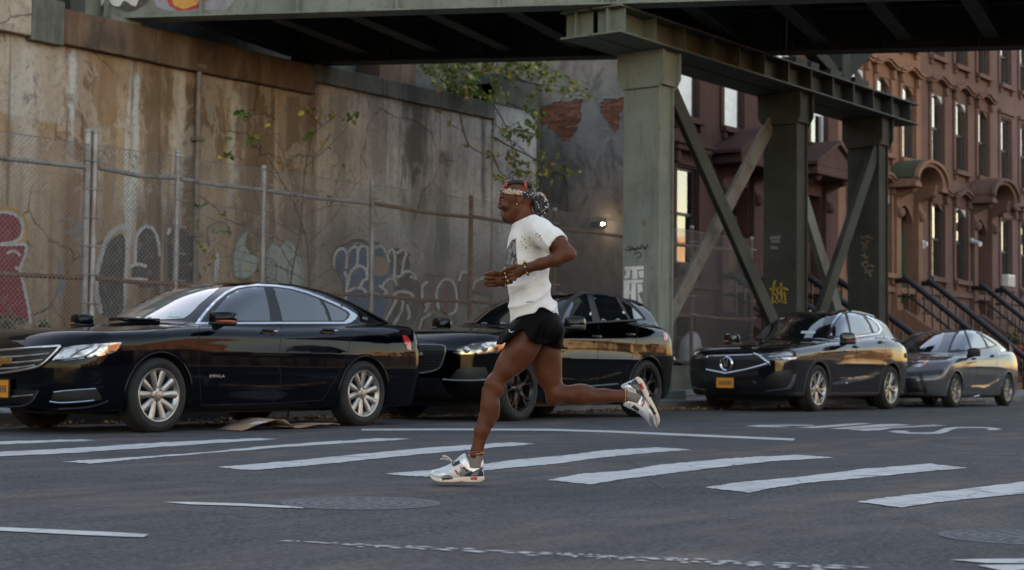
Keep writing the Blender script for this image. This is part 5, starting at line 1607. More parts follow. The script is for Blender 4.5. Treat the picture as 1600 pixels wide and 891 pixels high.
class Car:
    def __init__(s, u, vc, spec, paint, label, yaw=0.0):
        s.__dict__.update(spec)
        s.o = np.array([u, vc, 0.0])
        s.T, s.R, s.P, s.S, s.G = curve(s.top), curve(s.roof), curve(s.plan), curve(s.sect), curve(s.gplan)
        _R = s.R
        def RR(q):
            a, b = s.roof[0], s.roof[-1]
            return _R(q) + 1.1 * np.minimum(q - a[0], 0) - 1.3 * np.maximum(q - b[0], 0)
        RR.g = _R.g
        s.R = RR
        s.fz, s.rz = curve(s.frontz), curve(s.rearz)
        s.root = empty('parked_car', (u, vc, 0), label, 'car', 'cars parked along the kerb')
        s.paint = paint
        s.creases = [(curve(c[0]), c[1], c[2], c[3], c[4]) for c in s.crease]
    def W(s, x, z):
        w = s.P(x) * s.S(z) / s.smx
        for (ln, amp, wd, xa, xb) in s.creases:
            d = z - ln(x)
            fade = np.clip((x - xa) / .35, 0, 1) * np.clip((xb - x) / .35, 0, 1)
            w = w + amp * fade * np.exp(-np.abs(d) / wd)
        return w
    def f0(s, x, y, z):
        ay = np.abs(y)
        t = s.T(x) - s.tcrown * (ay / s.hw) ** 3
        top = (z - t) / np.sqrt(1 + s.T.g(x) ** 2)
        side = ay - s.W(x, z)
        fr = (s.xf + s.fz(z) + s.fbow * (ay / s.hw) ** s.fpow) - x
        re = x - (s.xr + s.rz(z) - s.rbow * (ay / s.hw) ** 2.6)
        lo = smax(top, side, s.ktop)
        lo = smax(lo, fr * .9, s.kf)
        lo = smax(lo, re * .9, s.kr)
        lo = smax(lo, s.zb + .05 * np.clip((s.x0b - x), 0, 1) - z, .05)
        sh = np.where(x < s.xmid, s.wsbow, -s.rwbow) * ay ** 2
        blend = np.clip((x - s.xmid) / .4, -1, 1)
        sh = ay ** 2 * (s.wsbow * np.clip(-blend, 0, 1) - s.rwbow * np.clip(blend, 0, 1))
        xx = x - sh
        rf = (z - (s.R(xx) - s.rcrown * ay ** 2.2)) / np.sqrt(1 + s.R.g(xx) ** 2)
        sd = (ay - (s.G(x) - s.tum * (z - 1.0) - s.tum2 * np.clip(z - 1.0, 0, 1) ** 2)) * .86
        up = smax(rf, sd, s.kroof)
        up = smax(up, .75 - z, .02)
        return smin(lo, up, s.kblend)
    def f(s, x, y, z):
        v = s.f0(x, y, z)
        ay = np.abs(y)
        for xa in (0.0, s.wb):
            c = s.rarch - np.sqrt((x - xa) ** 2 + (z - s.rt) ** 2)
            v = np.maximum(v, np.minimum(c, (ay - (s.hw - .36))))
        return v
    # ---- sight lines
    def rays(s, px):
        px = np.asarray(px, float)
        a = (px[:, 0] - 800) / 2600.0
        d = np.stack([RU * a + FU, RU - FU * a, ((578 + .010 * (px[:, 0] - 800)) - px[:, 1]) / 2600.0], 1)
        v0 = s.o[1] - s.hw - .25
        t0 = v0 / d[:, 1]
        return d, t0
    def hit(s, px):
        d, t0 = s.rays(px)
        org = np.array([0, 0, CAMH]) - s.o
        ts = np.arange(-3.2, 3.4, .02)
        t = t0[:, None] + ts[None]
        P = org + d[:, None, :] * t[..., None]
        v = s.f0(P[..., 0], P[..., 1], P[..., 2])
        ins = v < 0
        first = np.where(ins.any(1), ins.argmax(1), -1)
        out = np.zeros((len(px), 3))
        for i, k_ in enumerate(first):
            j = k_ if k_ > 0 else int(np.argmin(v[i]))
            out[i] = P[i, j]
        ok = first > 0
        lo = t0 + ts[np.maximum(first - 1, 0)]; hi = t0 + ts[np.maximum(first, 0)]
        for _ in range(18):
            mid = (lo + hi) / 2
            Q = org + d * mid[:, None]
            m = s.f0(Q[:, 0], Q[:, 1], Q[:, 2]) < 0
            hi = np.where(m, mid, hi); lo = np.where(m, lo, mid)
        Q = org + d * ((lo + hi) / 2)[:, None]
        out[ok] = Q[ok]
        bad = ~ok
        s.miss = np.zeros(len(px))
        if bad.any():
            q0 = out[bad].copy()
            out[bad] = settle(s.f0, out[bad], 12, .08)
            s.miss[bad] = np.linalg.norm(out[bad] - q0, axis=1)
        return out
    def nrm(s, P):
        g = grad(s.f0, P, .006)
        return g / np.maximum(np.linalg.norm(g, axis=1, keepdims=True), 1e-6)
    def patch(s, name, outline, mat, lift=.004, step=5, parent=None, mirror=False, smooth_=0, holes=(), closed=False, label=None):
        if closed: outline = smooth_closed(outline, smooth_ or 5)
        # denser outline so that it hugs the surface
        dn = []
        for i in range(len(outline)):
            a, b = np.array(outline[i], float), np.array(outline[(i + 1) % len(outline)], float)
            n = max(1, int(np.linalg.norm(b - a) / step))
            dn += [tuple(a + (b - a) * j / n) for j in range(n)]
        V, T = fill2d(dn, holes, step)
        P = s.hit(V)
        miss = s.miss
        P = P + s.nrm(P) * lift
        T = [t[::-1] for t in T if max(miss[i] for i in t) < .05]
        o = mesh_obj(name, P, T, mat, parent=parent or s.root, smooth=0)
        if label: o['label'] = label
        if mirror:
            Pm = P.copy(); Pm[:, 1] *= -1
            mesh_obj(name, Pm, [t[::-1] for t in T], mat, parent=parent or s.root, smooth=0)
        return o
    def line(s, name, pts, r, mat, lift=0.0, n=6, parent=None, mirror=False, sm=6, closed=False, flat=None):
        q = smooth_closed(pts, sm) if closed else smooth_open(pts, sm)
        P = s.hit(np.array(q))
        if not closed and (s.miss < .06).sum() >= 2: P = P[s.miss < .06]
        P = P + s.nrm(P) * lift
        o = MB().tube(P, r, n, closed=closed).build(name, mat, parent or s.root, smooth=50)
        if mirror:
            P[:, 1] *= -1
            MB().tube(P, r, n, closed=closed).build(name, mat, parent or s.root, smooth=50)
        return o
    def seam(s, pts, mirror=True, sm=6): return s.line('panel_gap', pts, .0042, M_SEAM, -.0015, 5, mirror=mirror, sm=sm)
    def blob(s, name, px, size, mat, off=0.0, n=16, k=10, e=.6, rot=None, mirror=True, parent=None):
        P = s.hit([px])
        N = s.nrm(P)
        c = P[0] + N[0] * off
        o = MB().ellipsoid((0, 0, 0), size, n, k, rot=rot, e=e).build(name, mat, parent or s.root, smooth=60, loc=c)
        if mirror:
            o2 = same(o, parent or s.root, (c[0], -c[1], c[2]))
        return o
    def body(s, h=.02, doors=()):
        lo = (s.xf - .06, -s.hw - .06, s.zb - .06); hi = (s.xr + .08, s.hw + .06, s.height + .06)
        V, Q = surface_net(s.f, lo, hi, h)
        V = settle(s.f, V, 3, .012)
        C = V[Q].mean(1)
        rad = np.minimum(np.hypot(C[:, 0], C[:, 2] - s.rt), np.hypot(C[:, 0] - s.wb, C[:, 2] - s.rt))
        black = ((rad < s.rarch + .012) & (np.abs(C[:, 1]) < s.P(C[:, 0]) * 1.2) & (np.abs(s.f0(C[:, 0], C[:, 1], C[:, 2])) > .010)) | (C[:, 2] < s.zb + .015)
        mi = black.astype(int)
        if s.clad:
            fr0 = np.abs(C[:, 1]) > s.hw * .55
            mi = np.where(((rad < s.rarch + s.clad) & fr0) | (C[:, 2] < s.zclad), 1, mi)
        taken = np.zeros(len(Q), bool)
        for (name, poly) in doors:
            hp = s.hit(poly)[:, [0, 2]]
            ins = in_poly(C[:, [0, 2]], [tuple(p) for p in hp]) & (np.abs(C[:, 1]) > .45) & ~black
            for sd in (-1, 1):
                sel = ins & (C[:, 1] * sd > 0)
                taken |= sel
                uq, inv = np.unique(Q[sel], return_inverse=True)
                mesh_obj(name, V[uq], inv.reshape(-1, 4), [s.paint, M_BPL], mi[sel], s.root, smooth=0)
        sel = ~taken
        uq, inv = np.unique(Q[sel], return_inverse=True)
        s.bodyo = mesh_obj('body', V[uq], inv.reshape(-1, 4), [s.paint, M_BPL], mi[sel], s.root, smooth=0)
        # arch lips
        for xa in (0.0, s.wb):
            for sd in (-1, 1):
                pts = []
                for a in np.linspace(-.42, math.pi + .42, 40):
                    x, z = xa + (s.rarch + .002) * math.cos(a), s.rt + (s.rarch + .002) * math.sin(a)
                    if z < s.zb + .01: continue
                    y = np.linspace(s.hw + .1, .4, 240)
                    v = s.f0(np.full_like(y, x), y, np.full_like(y, z))
                    j = np.argmax(v < 0)
                    if v[j] >= 0: continue
                    pts.append((x, sd * (y[j] - .004), z))
                MB().tube(pts, .013, 8).build('wheel_arch_lip', M_BPL if s.clad else s.paint, s.root, smooth=50)
    def wheels(s, style, rim_mat):
        s.wheel_spec(style, rim_mat)
    def wheel_spec(s, style, rm):
        rt, rr_, w = s.rt, s.rrim, s.tyrew
        pl = lambda x, y, z: (x, z, y)     # lathe axis along Y, outside at -Y
        wh = empty('wheel', (0, 0, 0)); wh.parent = s.root
        prof = [(rr_ + .004, -w / 2 + .022), (rr_ + .02, -w / 2 + .006), (rr_ + (rt - rr_) * .5, -w / 2 - .008), (rt - .022, -w / 2 + .004), (rt - .006, -w / 2 + .022), (rt, -w / 2 + .05), (rt, w / 2 - .05), (rt - .006, w / 2 - .022), (rt - .022, w / 2 - .004), (rr_ + .02, w / 2), (rr_, w / 2 - .02)]
        ty = MB().lathe(prof, 72, pl).build('tyre', M_TYRE, wh, smooth=35)
        mt = MB()
        for i in range(72):
            a = 2 * math.pi * i / 72
            for (y0, y1, da) in ((-w / 2 + .03, -.02, .03), (.02, w / 2 - .03, -.03)):
                p0 = (math.cos(a) * (rt + .001), y0, math.sin(a) * (rt + .001)); p1 = (math.cos(a + da) * (rt + .001), y1, math.sin(a + da) * (rt + .001))
                mt.bar(p0, p1, .011, .005, up=(math.cos(a), 0, math.sin(a)))
        tr_ = mt.build('tread', M_TYRE, wh); tr_['kind'] = 'stuff'
        prof = [(rr_ + .012, -w / 2 + .012), (rr_ + .006, -w / 2 + .004), (rr_ - .004, -w / 2 + .006), (rr_ - .012, -w / 2 + .022), (rr_ - .03, -w / 2 + .04), (rr_ - .035, w / 2 - .03), (rr_, w / 2 - .02)]
        MB().lathe(prof, 64, pl).build('rim', rm if style != 'black' else M_BALLOY, wh, smooth=35)
        MB().lathe([(.06, .0), (rr_ * .74, 0), (rr_ * .74, .02), (.06, .02)], 40, lambda x, y, z: (x, z - .01, y)).build('brake_disc', M_DISC, wh, smooth=30)
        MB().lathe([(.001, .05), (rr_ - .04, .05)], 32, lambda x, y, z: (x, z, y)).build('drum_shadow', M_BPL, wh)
        y0 = -w / 2 + .012
        m = MB()
        def spoke(a0, a1, ri, ro, wi, wo, yi, yo, th=.035):
            ci, co = np.array([math.cos(a0) * ri, math.sin(a0) * ri]), np.array([math.cos(a1) * ro, math.sin(a1) * ro])
            d = (co - ci) / np.linalg.norm(co - ci); n = np.array([-d[1], d[0]])
            q = []
            for (c_, ww, yy) in ((ci, wi, yi), ((ci + co) / 2, (wi + wo) * .5, yi * .55 + yo * .45 - .004), (co, wo, yo)):
                q.append([(c_[0] - n[0] * ww / 2, yy + .010, c_[1] - n[1] * ww / 2), (c_[0] - n[0] * ww * .28, yy, c_[1] - n[1] * ww * .28), (c_[0] + n[0] * ww * .28, yy, c_[1] + n[1] * ww * .28), (c_[0] + n[0] * ww / 2, yy + .010, c_[1] + n[1] * ww / 2), (c_[0] + n[0] * ww / 2, yy + th, c_[1] + n[1] * ww / 2), (c_[0] - n[0] * ww / 2, yy + th, c_[1] - n[1] * ww / 2)])
            vs = sum(q, [])
            fs = []
            for r in range(2):
                for j in range(6):
                    fs.append((r * 6 + j, r * 6 + (j + 1) % 6, (r + 1) * 6 + (j + 1) % 6, (r + 1) * 6 + j))
            m.add(vs, fs)
        ph = s.phase
        if style == 'twin':            # five pairs of broad spokes
            for i in range(5):
                a = ph + 2 * math.pi * i / 5
                for sg in (-1, 1): spoke(a + sg * .20, a + sg * .30, .055, rr_ - .012, .050, .074, y0 + .022, y0 + .006)
        elif style == 'multi':
            for i in range(5):
                a = ph + 2 * math.pi * i / 5
                for sg in (-1, 1): spoke(a + sg * .16, a + sg * .20, .05, rr_ - .012, .036, .040, y0 + .025, y0 + .006)
        elif style == 'split':
            for i in range(5):
                a = ph + 2 * math.pi * i / 5
                spoke(a, a, .05, rr_ * .6, .075, .05, y0 + .02, y0 + .01)
                for sg in (-1, 1): spoke(a + sg * .05, a + sg * .22, rr_ * .5, rr_ - .012, .032, .030, y0 + .012, y0 + .006)
        else:
            for i in range(10):
                a = ph + 2 * math.pi * i / 10
                spoke(a, a + .08, .05, rr_ - .012, .030, .044 if i % 2 else .026, y0 + .02, y0 + .006)
        m.build('spokes', rm, wh, smooth=35)
        MB().lathe([(.001, y0 + .004), (.030, y0 + .006), (.034, y0 + .016), (.062, y0 + .022), (.075, y0 + .05)], 28, pl).build('hub_cap', rm, wh, smooth=35)
        ml = MB()
        for i in range(5):
            a = ph + .6 + 2 * math.pi * i / 5
            ml.lathe([(.001, y0 + .010), (.009, y0 + .012), (.010, y0 + .05)], 8, lambda x, y, z: (x + .056 * math.cos(a), z, y + .056 * math.sin(a)))
        ln_ = ml.build('lug_nuts', M_DISC, wh); ln_['kind'] = 'stuff'
        yw = s.hw - w / 2 - .015
        for (xa, sd) in ((0, -1), (s.wb, -1), (0, 1), (s.wb, 1)):
            t = wh if (xa == 0 and sd == -1) else copy_tree(wh, s.root)
            t.location = (xa, sd * yw, rt)
            t.rotation_euler = (0, .37 * xa, 0 if sd < 0 else math.pi)
    def underside(s):
        MB().box(-.5, s.wb + .5, -s.hw + .35, s.hw - .35, .16, s.zb + .06).box(s.xf + .5, s.xf + .56, -.6, .6, .20, .3).build('underbody', M_BPL, s.root)
    def plate(s, c, yaw=0.0, w=.305, h=.155, name='licence_plate'):
        t = MB().box(-.004, .004, -w / 2, w / 2, -h / 2, h / 2).build(name, M_PLATE, s.root, loc=c)
        rp = random.Random(int(c[2] * 1000))
        m = MB()
        for i in range(7):
            y0 = -.115 + i * .034
            m.box(-.0055, -.0042, y0, y0 + .008, -.035, .03); m.box(-.0055, -.0042, y0 + .015, y0 + .023, -.035, .03)
            for zz in (-.035, -.004, .022):
                if rp.random() < .7: m.box(-.0054, -.0043, y0 + .008, y0 + .015, zz, zz + .008)
        m.build('plate_characters', M_PTXT, t)
        mf = MB()
        for (a, b, c_, d) in ((-w / 2 - .012, w / 2 + .012, h / 2, h / 2 + .012), (-w / 2 - .012, w / 2 + .012, -h / 2 - .012, -h / 2), (-w / 2 - .012, -w / 2, -h / 2, h / 2), (w / 2, w / 2 + .012, -h / 2, h / 2)):
            mf.box(-.008, .006, a, b, c_, d)
        mf.build('plate_frame', M_BPL, t)
        return t
    def mirror(s, c, size, mat, foot_px=None, chrome=None):
        for sd in (1, -1):
            y = -abs(c[1]) * 1.0 if sd == 1 else abs(c[1])
            o = MB().ellipsoid((0, 0, 0), size, 20, 12, e=.62).build('mirror', mat, s.root, smooth=60, loc=(c[0], y, c[2]))
            o.rotation_euler = (0, .06, .25 * sd)
            MB().ellipsoid((size[0] * .55, 0, 0), (size[0] * .5, size[1] * .86, size[2] * .82), 16, 8, e=.6).build('mirror_glass', M_CGL, o, smooth=60)
            MB().ellipsoid((0, 0, -size[2] * .82), (size[0] * .98, size[1] * 1.0, size[2] * .28), 16, 8, e=.6).build('mirror_base', M_BPL, o, smooth=60)
            MB().tube([(c[0] + .02, y * .985, c[2] - size[2] * .7), (c[0] + .03, y + (.14 if sd == 1 else -.14), c[2] - size[2] * 1.15)], [.035, .045], 8).build('mirror_arm', M_BPL, s.root, smooth=60)
            if chrome: MB().ellipsoid((-.01, -size[1] * .3 * sd, -size[2] * .55), (size[0] * .92, size[1] * .75, .014), 14, 6, e=.6).build('turn_signal', chrome, o, smooth=60)

def text_mesh(txt, size, depth=.002):
    cu = bpy.data.curves.new('lettering', 'FONT')
    cu.body, cu.size, cu.extrude = txt, size, depth
    cu.align_x = 'CENTER'
    o = bpy.data.objects.new('lettering', cu)
    COL.objects.link(o)
    bpy.context.view_layer.update()
    me = bpy.data.meshes.new_from_object(o.evaluated_get(bpy.context.evaluated_depsgraph_get()))
    bpy.data.objects.remove(o)
    return me

# -------------------------------------------------------------- 1: dark blue sedan
sedan = dict(xf=-1.03, xr=4.06, hw=.925, wb=2.837, rt=.345, rrim=.238, tyrew=.235, rarch=.392, zb=.20, x0b=-.5, height=1.50, phase=1.57,
    top=[(-1.15, .84), (-1.0, .90), (-.8, .935), (-.4, .965), (0, .99), (.45, 1.025), (.8, 1.04), (1.5, 1.045), (2.4, 1.075), (3.0, 1.10), (3.5, 1.115), (3.9, 1.10), (4.1, 1.06)],
    tcrown=.055, ktop=.10, kf=.12, kr=.14, kblend=.03, kroof=.11, xmid=2.0, wsbow=.34, rwbow=.34, rcrown=.10, tum=.44, tum2=.16,
    roof=[(.2, .93), (.40, 1.03), (.75, 1.20), (1.1, 1.355), (1.4, 1.45), (1.75, 1.495), (2.15, 1.50), (2.6, 1.465), (3.0, 1.385), (3.4, 1.27), (3.75, 1.15), (3.95, 1.07), (4.1, 1.0)],
    plan=[(-1.05, .86), (-.7, .895), (-.3, .915), (.2, .922), (1.4, .925), (2.6, .925), (3.2, .915), (3.7, .88), (4.1, .82)], smx=.925,
    sect=[(.10, .84), (.20, .872), (.30, .897), (.45, .915), (.62, .925), (.76, .924), (.88, .912), (.96, .892), (1.04, .865), (1.2, .80)],
    gplan=[(0, .74), (.6, .79), (1.2, .815), (2.2, .82), (2.9, .79), (3.4, .73), (4.0, .66)],
    frontz=[(.1, .16), (.2, .08), (.32, .01), (.45, .0), (.6, .0), (.72, .02), (.84, .08), (1.0, .2)], fbow=.30, fpow=3.2,
    rearz=[(.1, -.18), (.3, -.06), (.5, -.0), (.7, .02), (.9, .0), (1.0, -.02), (1.1, -.05)], rbow=.26,
    crease=[([(-.2, .86), (.2, .895), (1.0, .925), (2.4, .955), (3.4, .985)], .010, .045, -.25, 3.4), ([(.3, .44), (1.4, .40), (2.6, .46)], .008, .03, .5, 2.5)], clad=0, zclad=0)
c1 = Car(10.43, 12.63, sedan, P_NAVY, 'dark navy sedan with chrome window trim and gold grille emblem at the left edge')
fdoor = [(313, 505), (311, 530), (313, 575), (318, 632), (428, 630), (440, 600), (438, 560), (441, 505)]
rdoor = [(441, 505), (438, 560), (440, 600), (428, 630), (508, 624), (520, 600), (536, 575), (548, 540), (549, 510)]
c1.body(.018, [('door', fdoor), ('door', rdoor)])
c1.wheels('twin', M_ALLOY)
c1.underside()
dlo_o = [(305, 507), (318, 489), (334, 471), (352, 456), (368, 448.5), (385, 445), (402, 444), (430, 445.3), (455, 448.8), (480, 455.5), (505, 464.5), (530, 475.5), (548, 485.5), (559, 493), (556, 498.5), (549, 504), (541, 506.3), (440, 506.3), (360, 506.8)]
c1.patch('window_trim', dlo_o, M_CHR, .003, 4, mirror=True)
dlo_i = [(313, 504), (323, 489.5), (338, 472.5), (355, 458.5), (371, 451), (388, 448.2), (402, 447.3), (430, 448.5), (455, 452), (479, 458.5), (503, 467.5), (527, 478), (543, 486.5), (547, 491), (545, 497), (538, 503.2), (440, 503.4), (360, 503.6)]
c1.patch('window_surround', dlo_i, M_BPL, .005, 4, mirror=True)
c1.patch('side_window', [(330, 502), (334, 490), (344, 477), (358, 462), (374, 453.6), (392, 450.6), (411, 450), (416, 466), (420, 484), (422, 502)], M_CGL, .008, 4, mirror=True)
c1.patch('side_window', [(441, 502), (437, 484), (431, 466), (426, 450.6), (452, 454), (476, 460.6), (497, 468.4), (506, 482), (513, 502)], M_CGL, .008, 4, mirror=True)
c1.patch('quarter_window', [(518, 502), (512, 484), (505, 472), (526, 481), (540, 488.5), (543, 494), (537, 501.5)], M_CGL, .008, 4, mirror=True)
c1.patch('windshield', [(132, 499), (160, 481), (190, 466), (222, 454.5), (262, 447), (300, 444), (336, 444), (349, 446), (330, 461), (312, 476), (299, 490), (288, 498), (240, 500.5)], M_WSH, .004, 6, closed=False)
c1.patch('registration_sticker', [(266, 489), (285, 489), (283, 496), (263, 496)], M_STICK, .007, 4)
c1.line('wiper', [(172, 500), (185, 498.5), (215, 500), (250, 501)], .010, M_BPL, .012)
# lamps
hl = c1.patch('headlight', [(84, 563), (92, 554), (101, 544), (120, 540.5), (150, 538), (191, 534.8), (187, 543), (181, 551), (160, 556), (130, 560.5), (105, 563.5)], M_BOWL, .006, 3, mirror=True)
c1.patch('amber_lens', [(170, 540), (189, 536.6), (185, 543), (178, 546), (170, 547)], M_AMB, .009, 3, parent=hl)
c1.patch('lamp_lens', [(94, 558), (104, 546), (124, 543), (118, 552), (104, 560)], M_LENS, .009, 3, parent=hl)
c1.line('lamp_rim', [(88, 562), (106, 561), (132, 557.5), (150, 548), (158, 540)], .010, M_CHR, .008, parent=hl)
c1.line('lamp_rim', [(110, 560), (124, 549), (140, 543)], .009, M_CHR, .008, parent=hl)
tl = c1.patch('tail_light', [(629, 524), (636, 525), (642, 533), (643, 548), (637, 546), (632, 536)], M_REDL, .006, 3, mirror=True)
# grille
gr = c1.patch('grille', [(-70, 550), (0, 547.5), (50, 544), (97, 541.5), (88, 553), (74, 567), (58, 576), (25, 582.5), (-20, 586), (-70, 588)], M_GRILL, .004, 4)
for q in ([(-70, 551), (0, 548.5), (50, 545), (97, 541.8)], [(97, 541.8), (86, 554), (74, 566), (62, 573.5), (40, 578.5), (0, 584), (-70, 589)]):
    c1.line('grille_surround', q, .016, M_CHR, .008, 8, parent=gr)
for q in ([(-60, 561), (0, 559), (40, 557), (80, 553)], [(-60, 569), (0, 568), (36, 566.5), (70, 563)], [(-60, 578), (0, 576.5), (30, 575), (58, 571)]):
    c1.line('grille_bar', q, .010, M_GALV, .010, 6, parent=gr)
c1.patch('emblem', [(-14, 562), (8, 558), (24, 560), (25, 566), (12, 568), (6, 573), (-14, 573)], M_GOLD, .022, 3, closed=False)
c1.patch('lower_grille', [(-60, 604), (20, 608), (64, 610), (56, 626), (46, 630), (-60, 634)], M_GRILL, .004, 4)
c1.line('lower_grille_trim', [(-60, 634), (20, 633.5), (46, 631), (56, 624), (64, 611)], .011, M_CHR, .006)
c1.line('grille_bar', [(-60, 619), (10, 620), (56, 617)], .008, M_GALV, .006)
fg = c1.patch('fog_lamp_recess', [(82, 628), (88, 612), (120, 609), (153, 606.6), (159, 616), (163, 625), (130, 627), (100, 629)], M_GRILL, .004, 3, mirror=True)
c1.line('fog_trim', [(88, 613), (110, 610.5), (152, 607.5)], .007, M_CHR, .007, parent=fg)
c1.line('fog_trim', [(82, 627), (100, 629), (130, 627.5), (150, 625.5)], .008, M_CHR, .007, parent=fg)
c1.line('chin_ridge', [(45, 636), (60, 639), (100, 638.5), (140, 636.5), (165, 630), (171, 626)], .016, c1.paint, .004)
hp = c1.hit([(6, 607)])[0]
c1.plate((hp[0] - .035, hp[1], hp[2]))
# panel gaps, handles, badge
c1.seam([(313, 508), (311, 530), (313, 575), (318, 632)])
c1.seam([(441, 508), (438, 560), (440, 600), (428, 630)])
c1.seam([(549, 510), (546, 545), (534, 577), (518, 606), (506, 625)])
c1.seam([(318, 632.5), (430, 630.3), (506, 625)])
c1.seam([(192, 541), (215, 550), (224, 556)])
c1.seam([(70, 545), (110, 536), (170, 531), (240, 519), (296, 504)], mirror=True)
c1.seam([(500, 517), (560, 519), (610, 526)], mirror=True)
for (x, y) in ((420, 520), (514, 519)):
    c1.blob('handle_recess', (x, y + 1), (.085, .012, .038), M_BPL, -.006, e=.8)
    c1.blob('handle', (x, y - 1), (.105, .020, .019), c1.paint, .022, e=.7)
    c1.blob('handle_trim', (x + 9, y + 1.4), (.035, .010, .008), M_CHR, .036, e=.8)
me_t = text_mesh('IMPALA', .052)
me_t.materials.append(M_LENS)
bp = c1.hit([(341, 590)])
ob = bpy.data.objects.new('door_badge', me_t); COL.objects.link(ob); ob.parent = c1.root
ob.location = bp[0] + c1.nrm(bp)[0] * .003; ob.rotation_euler = (math.pi / 2, 0, 0); ob.scale = (1.15, .8, 1)
c1.mirror((.66, 1.03, 1.075), (.095, .135, .068), c1.paint, chrome=M_AMB)
c1.patch('c_pillar_badge', [(567, 495), (575, 497), (574, 501), (566, 499)], M_CHR, .005, 2)

# -------------------------------------------------------------- 2: black crossover behind the runner
suv2 = dict(xf=-.92, xr=3.84, hw=.965, wb=2.874, rt=.378, rrim=.270, tyrew=.255, rarch=.432, zb=.235, x0b=-.4, height=1.66, phase=.5,
    top=[(-1.0, .94), (-.9, 1.0), (-.75, 1.045), (-.4, 1.09), (0, 1.12), (.5, 1.15), (.9, 1.18), (1.5, 1.215), (2.2, 1.25), (2.9, 1.28), (3.4, 1.26), (3.7, 1.18), (3.9, 1.05)],
    tcrown=.075, ktop=.13, kf=.13, kr=.16, kblend=.035, kroof=.12, xmid=2.1, wsbow=.36, rwbow=.18, rcrown=.10, tum=.42, tum2=.12,
    roof=[(.3, .98), (.55, 1.12), (.9, 1.30), (1.25, 1.475), (1.6, 1.60), (2.0, 1.65), (2.5, 1.655), (3.0, 1.63), (3.4, 1.585), (3.58, 1.53), (3.70, 1.38), (3.80, 1.2), (3.9, 1.0)],
    plan=[(-1.0, .89), (-.6, .94), (-.1, .96), (.4, .955), (1.5, .95), (2.4, .955), (2.9, .968), (3.3, .955), (3.6, .92), (3.9, .86)], smx=.965,
    sect=[(.1, .88), (.22, .905), (.35, .925), (.5, .94), (.68, .955), (.84, .965), (.96, .962), (1.06, .945), (1.16, .91), (1.3, .84)],
    gplan=[(0, .78), (.6, .84), (1.2, .865), (2.2, .865), (2.9, .845), (3.4, .80), (3.9, .74)],
    frontz=[(.1, .2), (.25, .1), (.42, .02), (.6, .0), (.8, .0), (.92, .03), (1.05, .12)], fbow=.30, fpow=3.0,
    rearz=[(.1, -.2), (.35, -.06), (.6, .0), (.85, .02), (1.05, -.02), (1.2, -.06), (1.4, -.15)], rbow=.22,
    crease=[([(-.2, .98), (.4, 1.0), (1.5, 1.01), (2.4, 1.03), (3.4, 1.08)], .006, .035, -.3, 3.3), ([(.3, .52), (1.4, .47), (2.5, .60)], .007, .035, .5, 2.5)], clad=0, zclad=.0)
c2 = Car(16.05, 12.66, suv2, P_BLACK, 'glossy black crossover with mesh grille parked directly behind the runner')
fd2 = [(872, 510), (868, 545), (870, 600), (878, 622), (932, 620), (935, 560), (936, 508)]
rd2 = [(936, 508), (935, 560), (932, 620), (965, 616), (974, 595), (990, 560), (996, 520), (992, 505)]
c2.body(.02, [('door', fd2), ('door', rd2)])
c2.wheels('split', M_BALLOY); c2.underside()
c2.patch('window_surround', [(868, 508), (874, 492), (882, 478), (892, 466), (903, 459.5), (916, 456.5), (935, 456.8), (955, 460.4), (975, 468), (992, 480), (1004, 493), (1009, 499.5), (985, 502), (930, 505), (890, 508)], M_BPL, .003, 4, mirror=True)
c2.line('window_trim', [(868, 508), (874, 492), (882, 478), (892, 466), (903, 459.5), (916, 456.5), (935, 456.8), (955, 460.4), (975, 468), (992, 480), (1004, 493), (1009, 499.5)], .009, M_BPL, .004, mirror=True)
c2.patch('side_window', [(878, 504), (884, 488), (893, 473), (903, 464), (914, 460), (917, 462), (922, 482), (926, 503)], M_CGL, .007, 4, mirror=True)
c2.patch('side_window', [(939, 502), (933, 482), (926, 460.5), (944, 461.5), (962, 466.5), (972, 482), (982, 500)], M_CGL, .007, 4, mirror=True)
c2.patch('quarter_window', [(986, 499.5), (978, 484), (970, 470), (984, 478), (997, 490), (1004, 498)], M_CGL, .007, 4, mirror=True)
c2.patch('windshield', [(690, 504), (715, 486), (740, 472), (768, 463), (800, 457), (840, 454.5), (882, 453.5), (876, 466), (868, 480), (862, 495), (856, 506), (800, 507), (740, 506)], M_CGL, .004, 6)
gr = c2.patch('grille', [(634, 542), (650, 540), (672, 539.5), (694, 541.5), (696, 549), (693, 562), (688, 574), (674, 580), (650, 583), (634, 583)], M_GRILL, .004, 3)
c2.line('grille_surround', [(634, 541), (650, 539.5), (672, 539), (695, 541), (697, 550), (694, 562), (688, 575), (674, 581), (650, 584), (634, 584)], .010, M_GALLOY, .006, parent=gr)
for i in range(9):
    y = 544.5 + i * 4.4
    c2.line('grille_bar', [(636, y), (664, y - .6), (692 - max(0, i - 5) * 2, y - .8)], .004, M_BPL, .008, 5, parent=gr, sm=3)
c2.blob('emblem', (646, 552), (.012, .055, .055), M_CHR, .02, mirror=False)
hl = c2.patch('headlight', [(709, 551), (718, 545), (730, 540), (745, 536), (775, 534.5), (790, 535.5), (786, 545), (778, 551), (750, 553.5), (722, 554)], M_BOWL, .005, 3, mirror=True)
for (x, y, r) in ((730, 547, .05), (757, 543.5, .062)): c2.blob('projector_lens', (x, y), (.03, r, r * .8), M_LENS, .006, parent=hl, mirror=False, e=1)
c2.patch('amber_lens', [(778, 536), (789, 536), (785, 545), (778, 548)], M_AMB, .008, 3, parent=hl)
c2.patch('fog_recess', [(706, 590), (716, 577), (740, 574), (760, 574), (764, 584), (756, 594), (720, 596)], M_GRILL, .004, 3, mirror=True)
c2.line('bumper_blade', [(694, 593), (720, 594.5), (752, 594), (780, 590)], .010, M_GALLOY, .006, mirror=True)
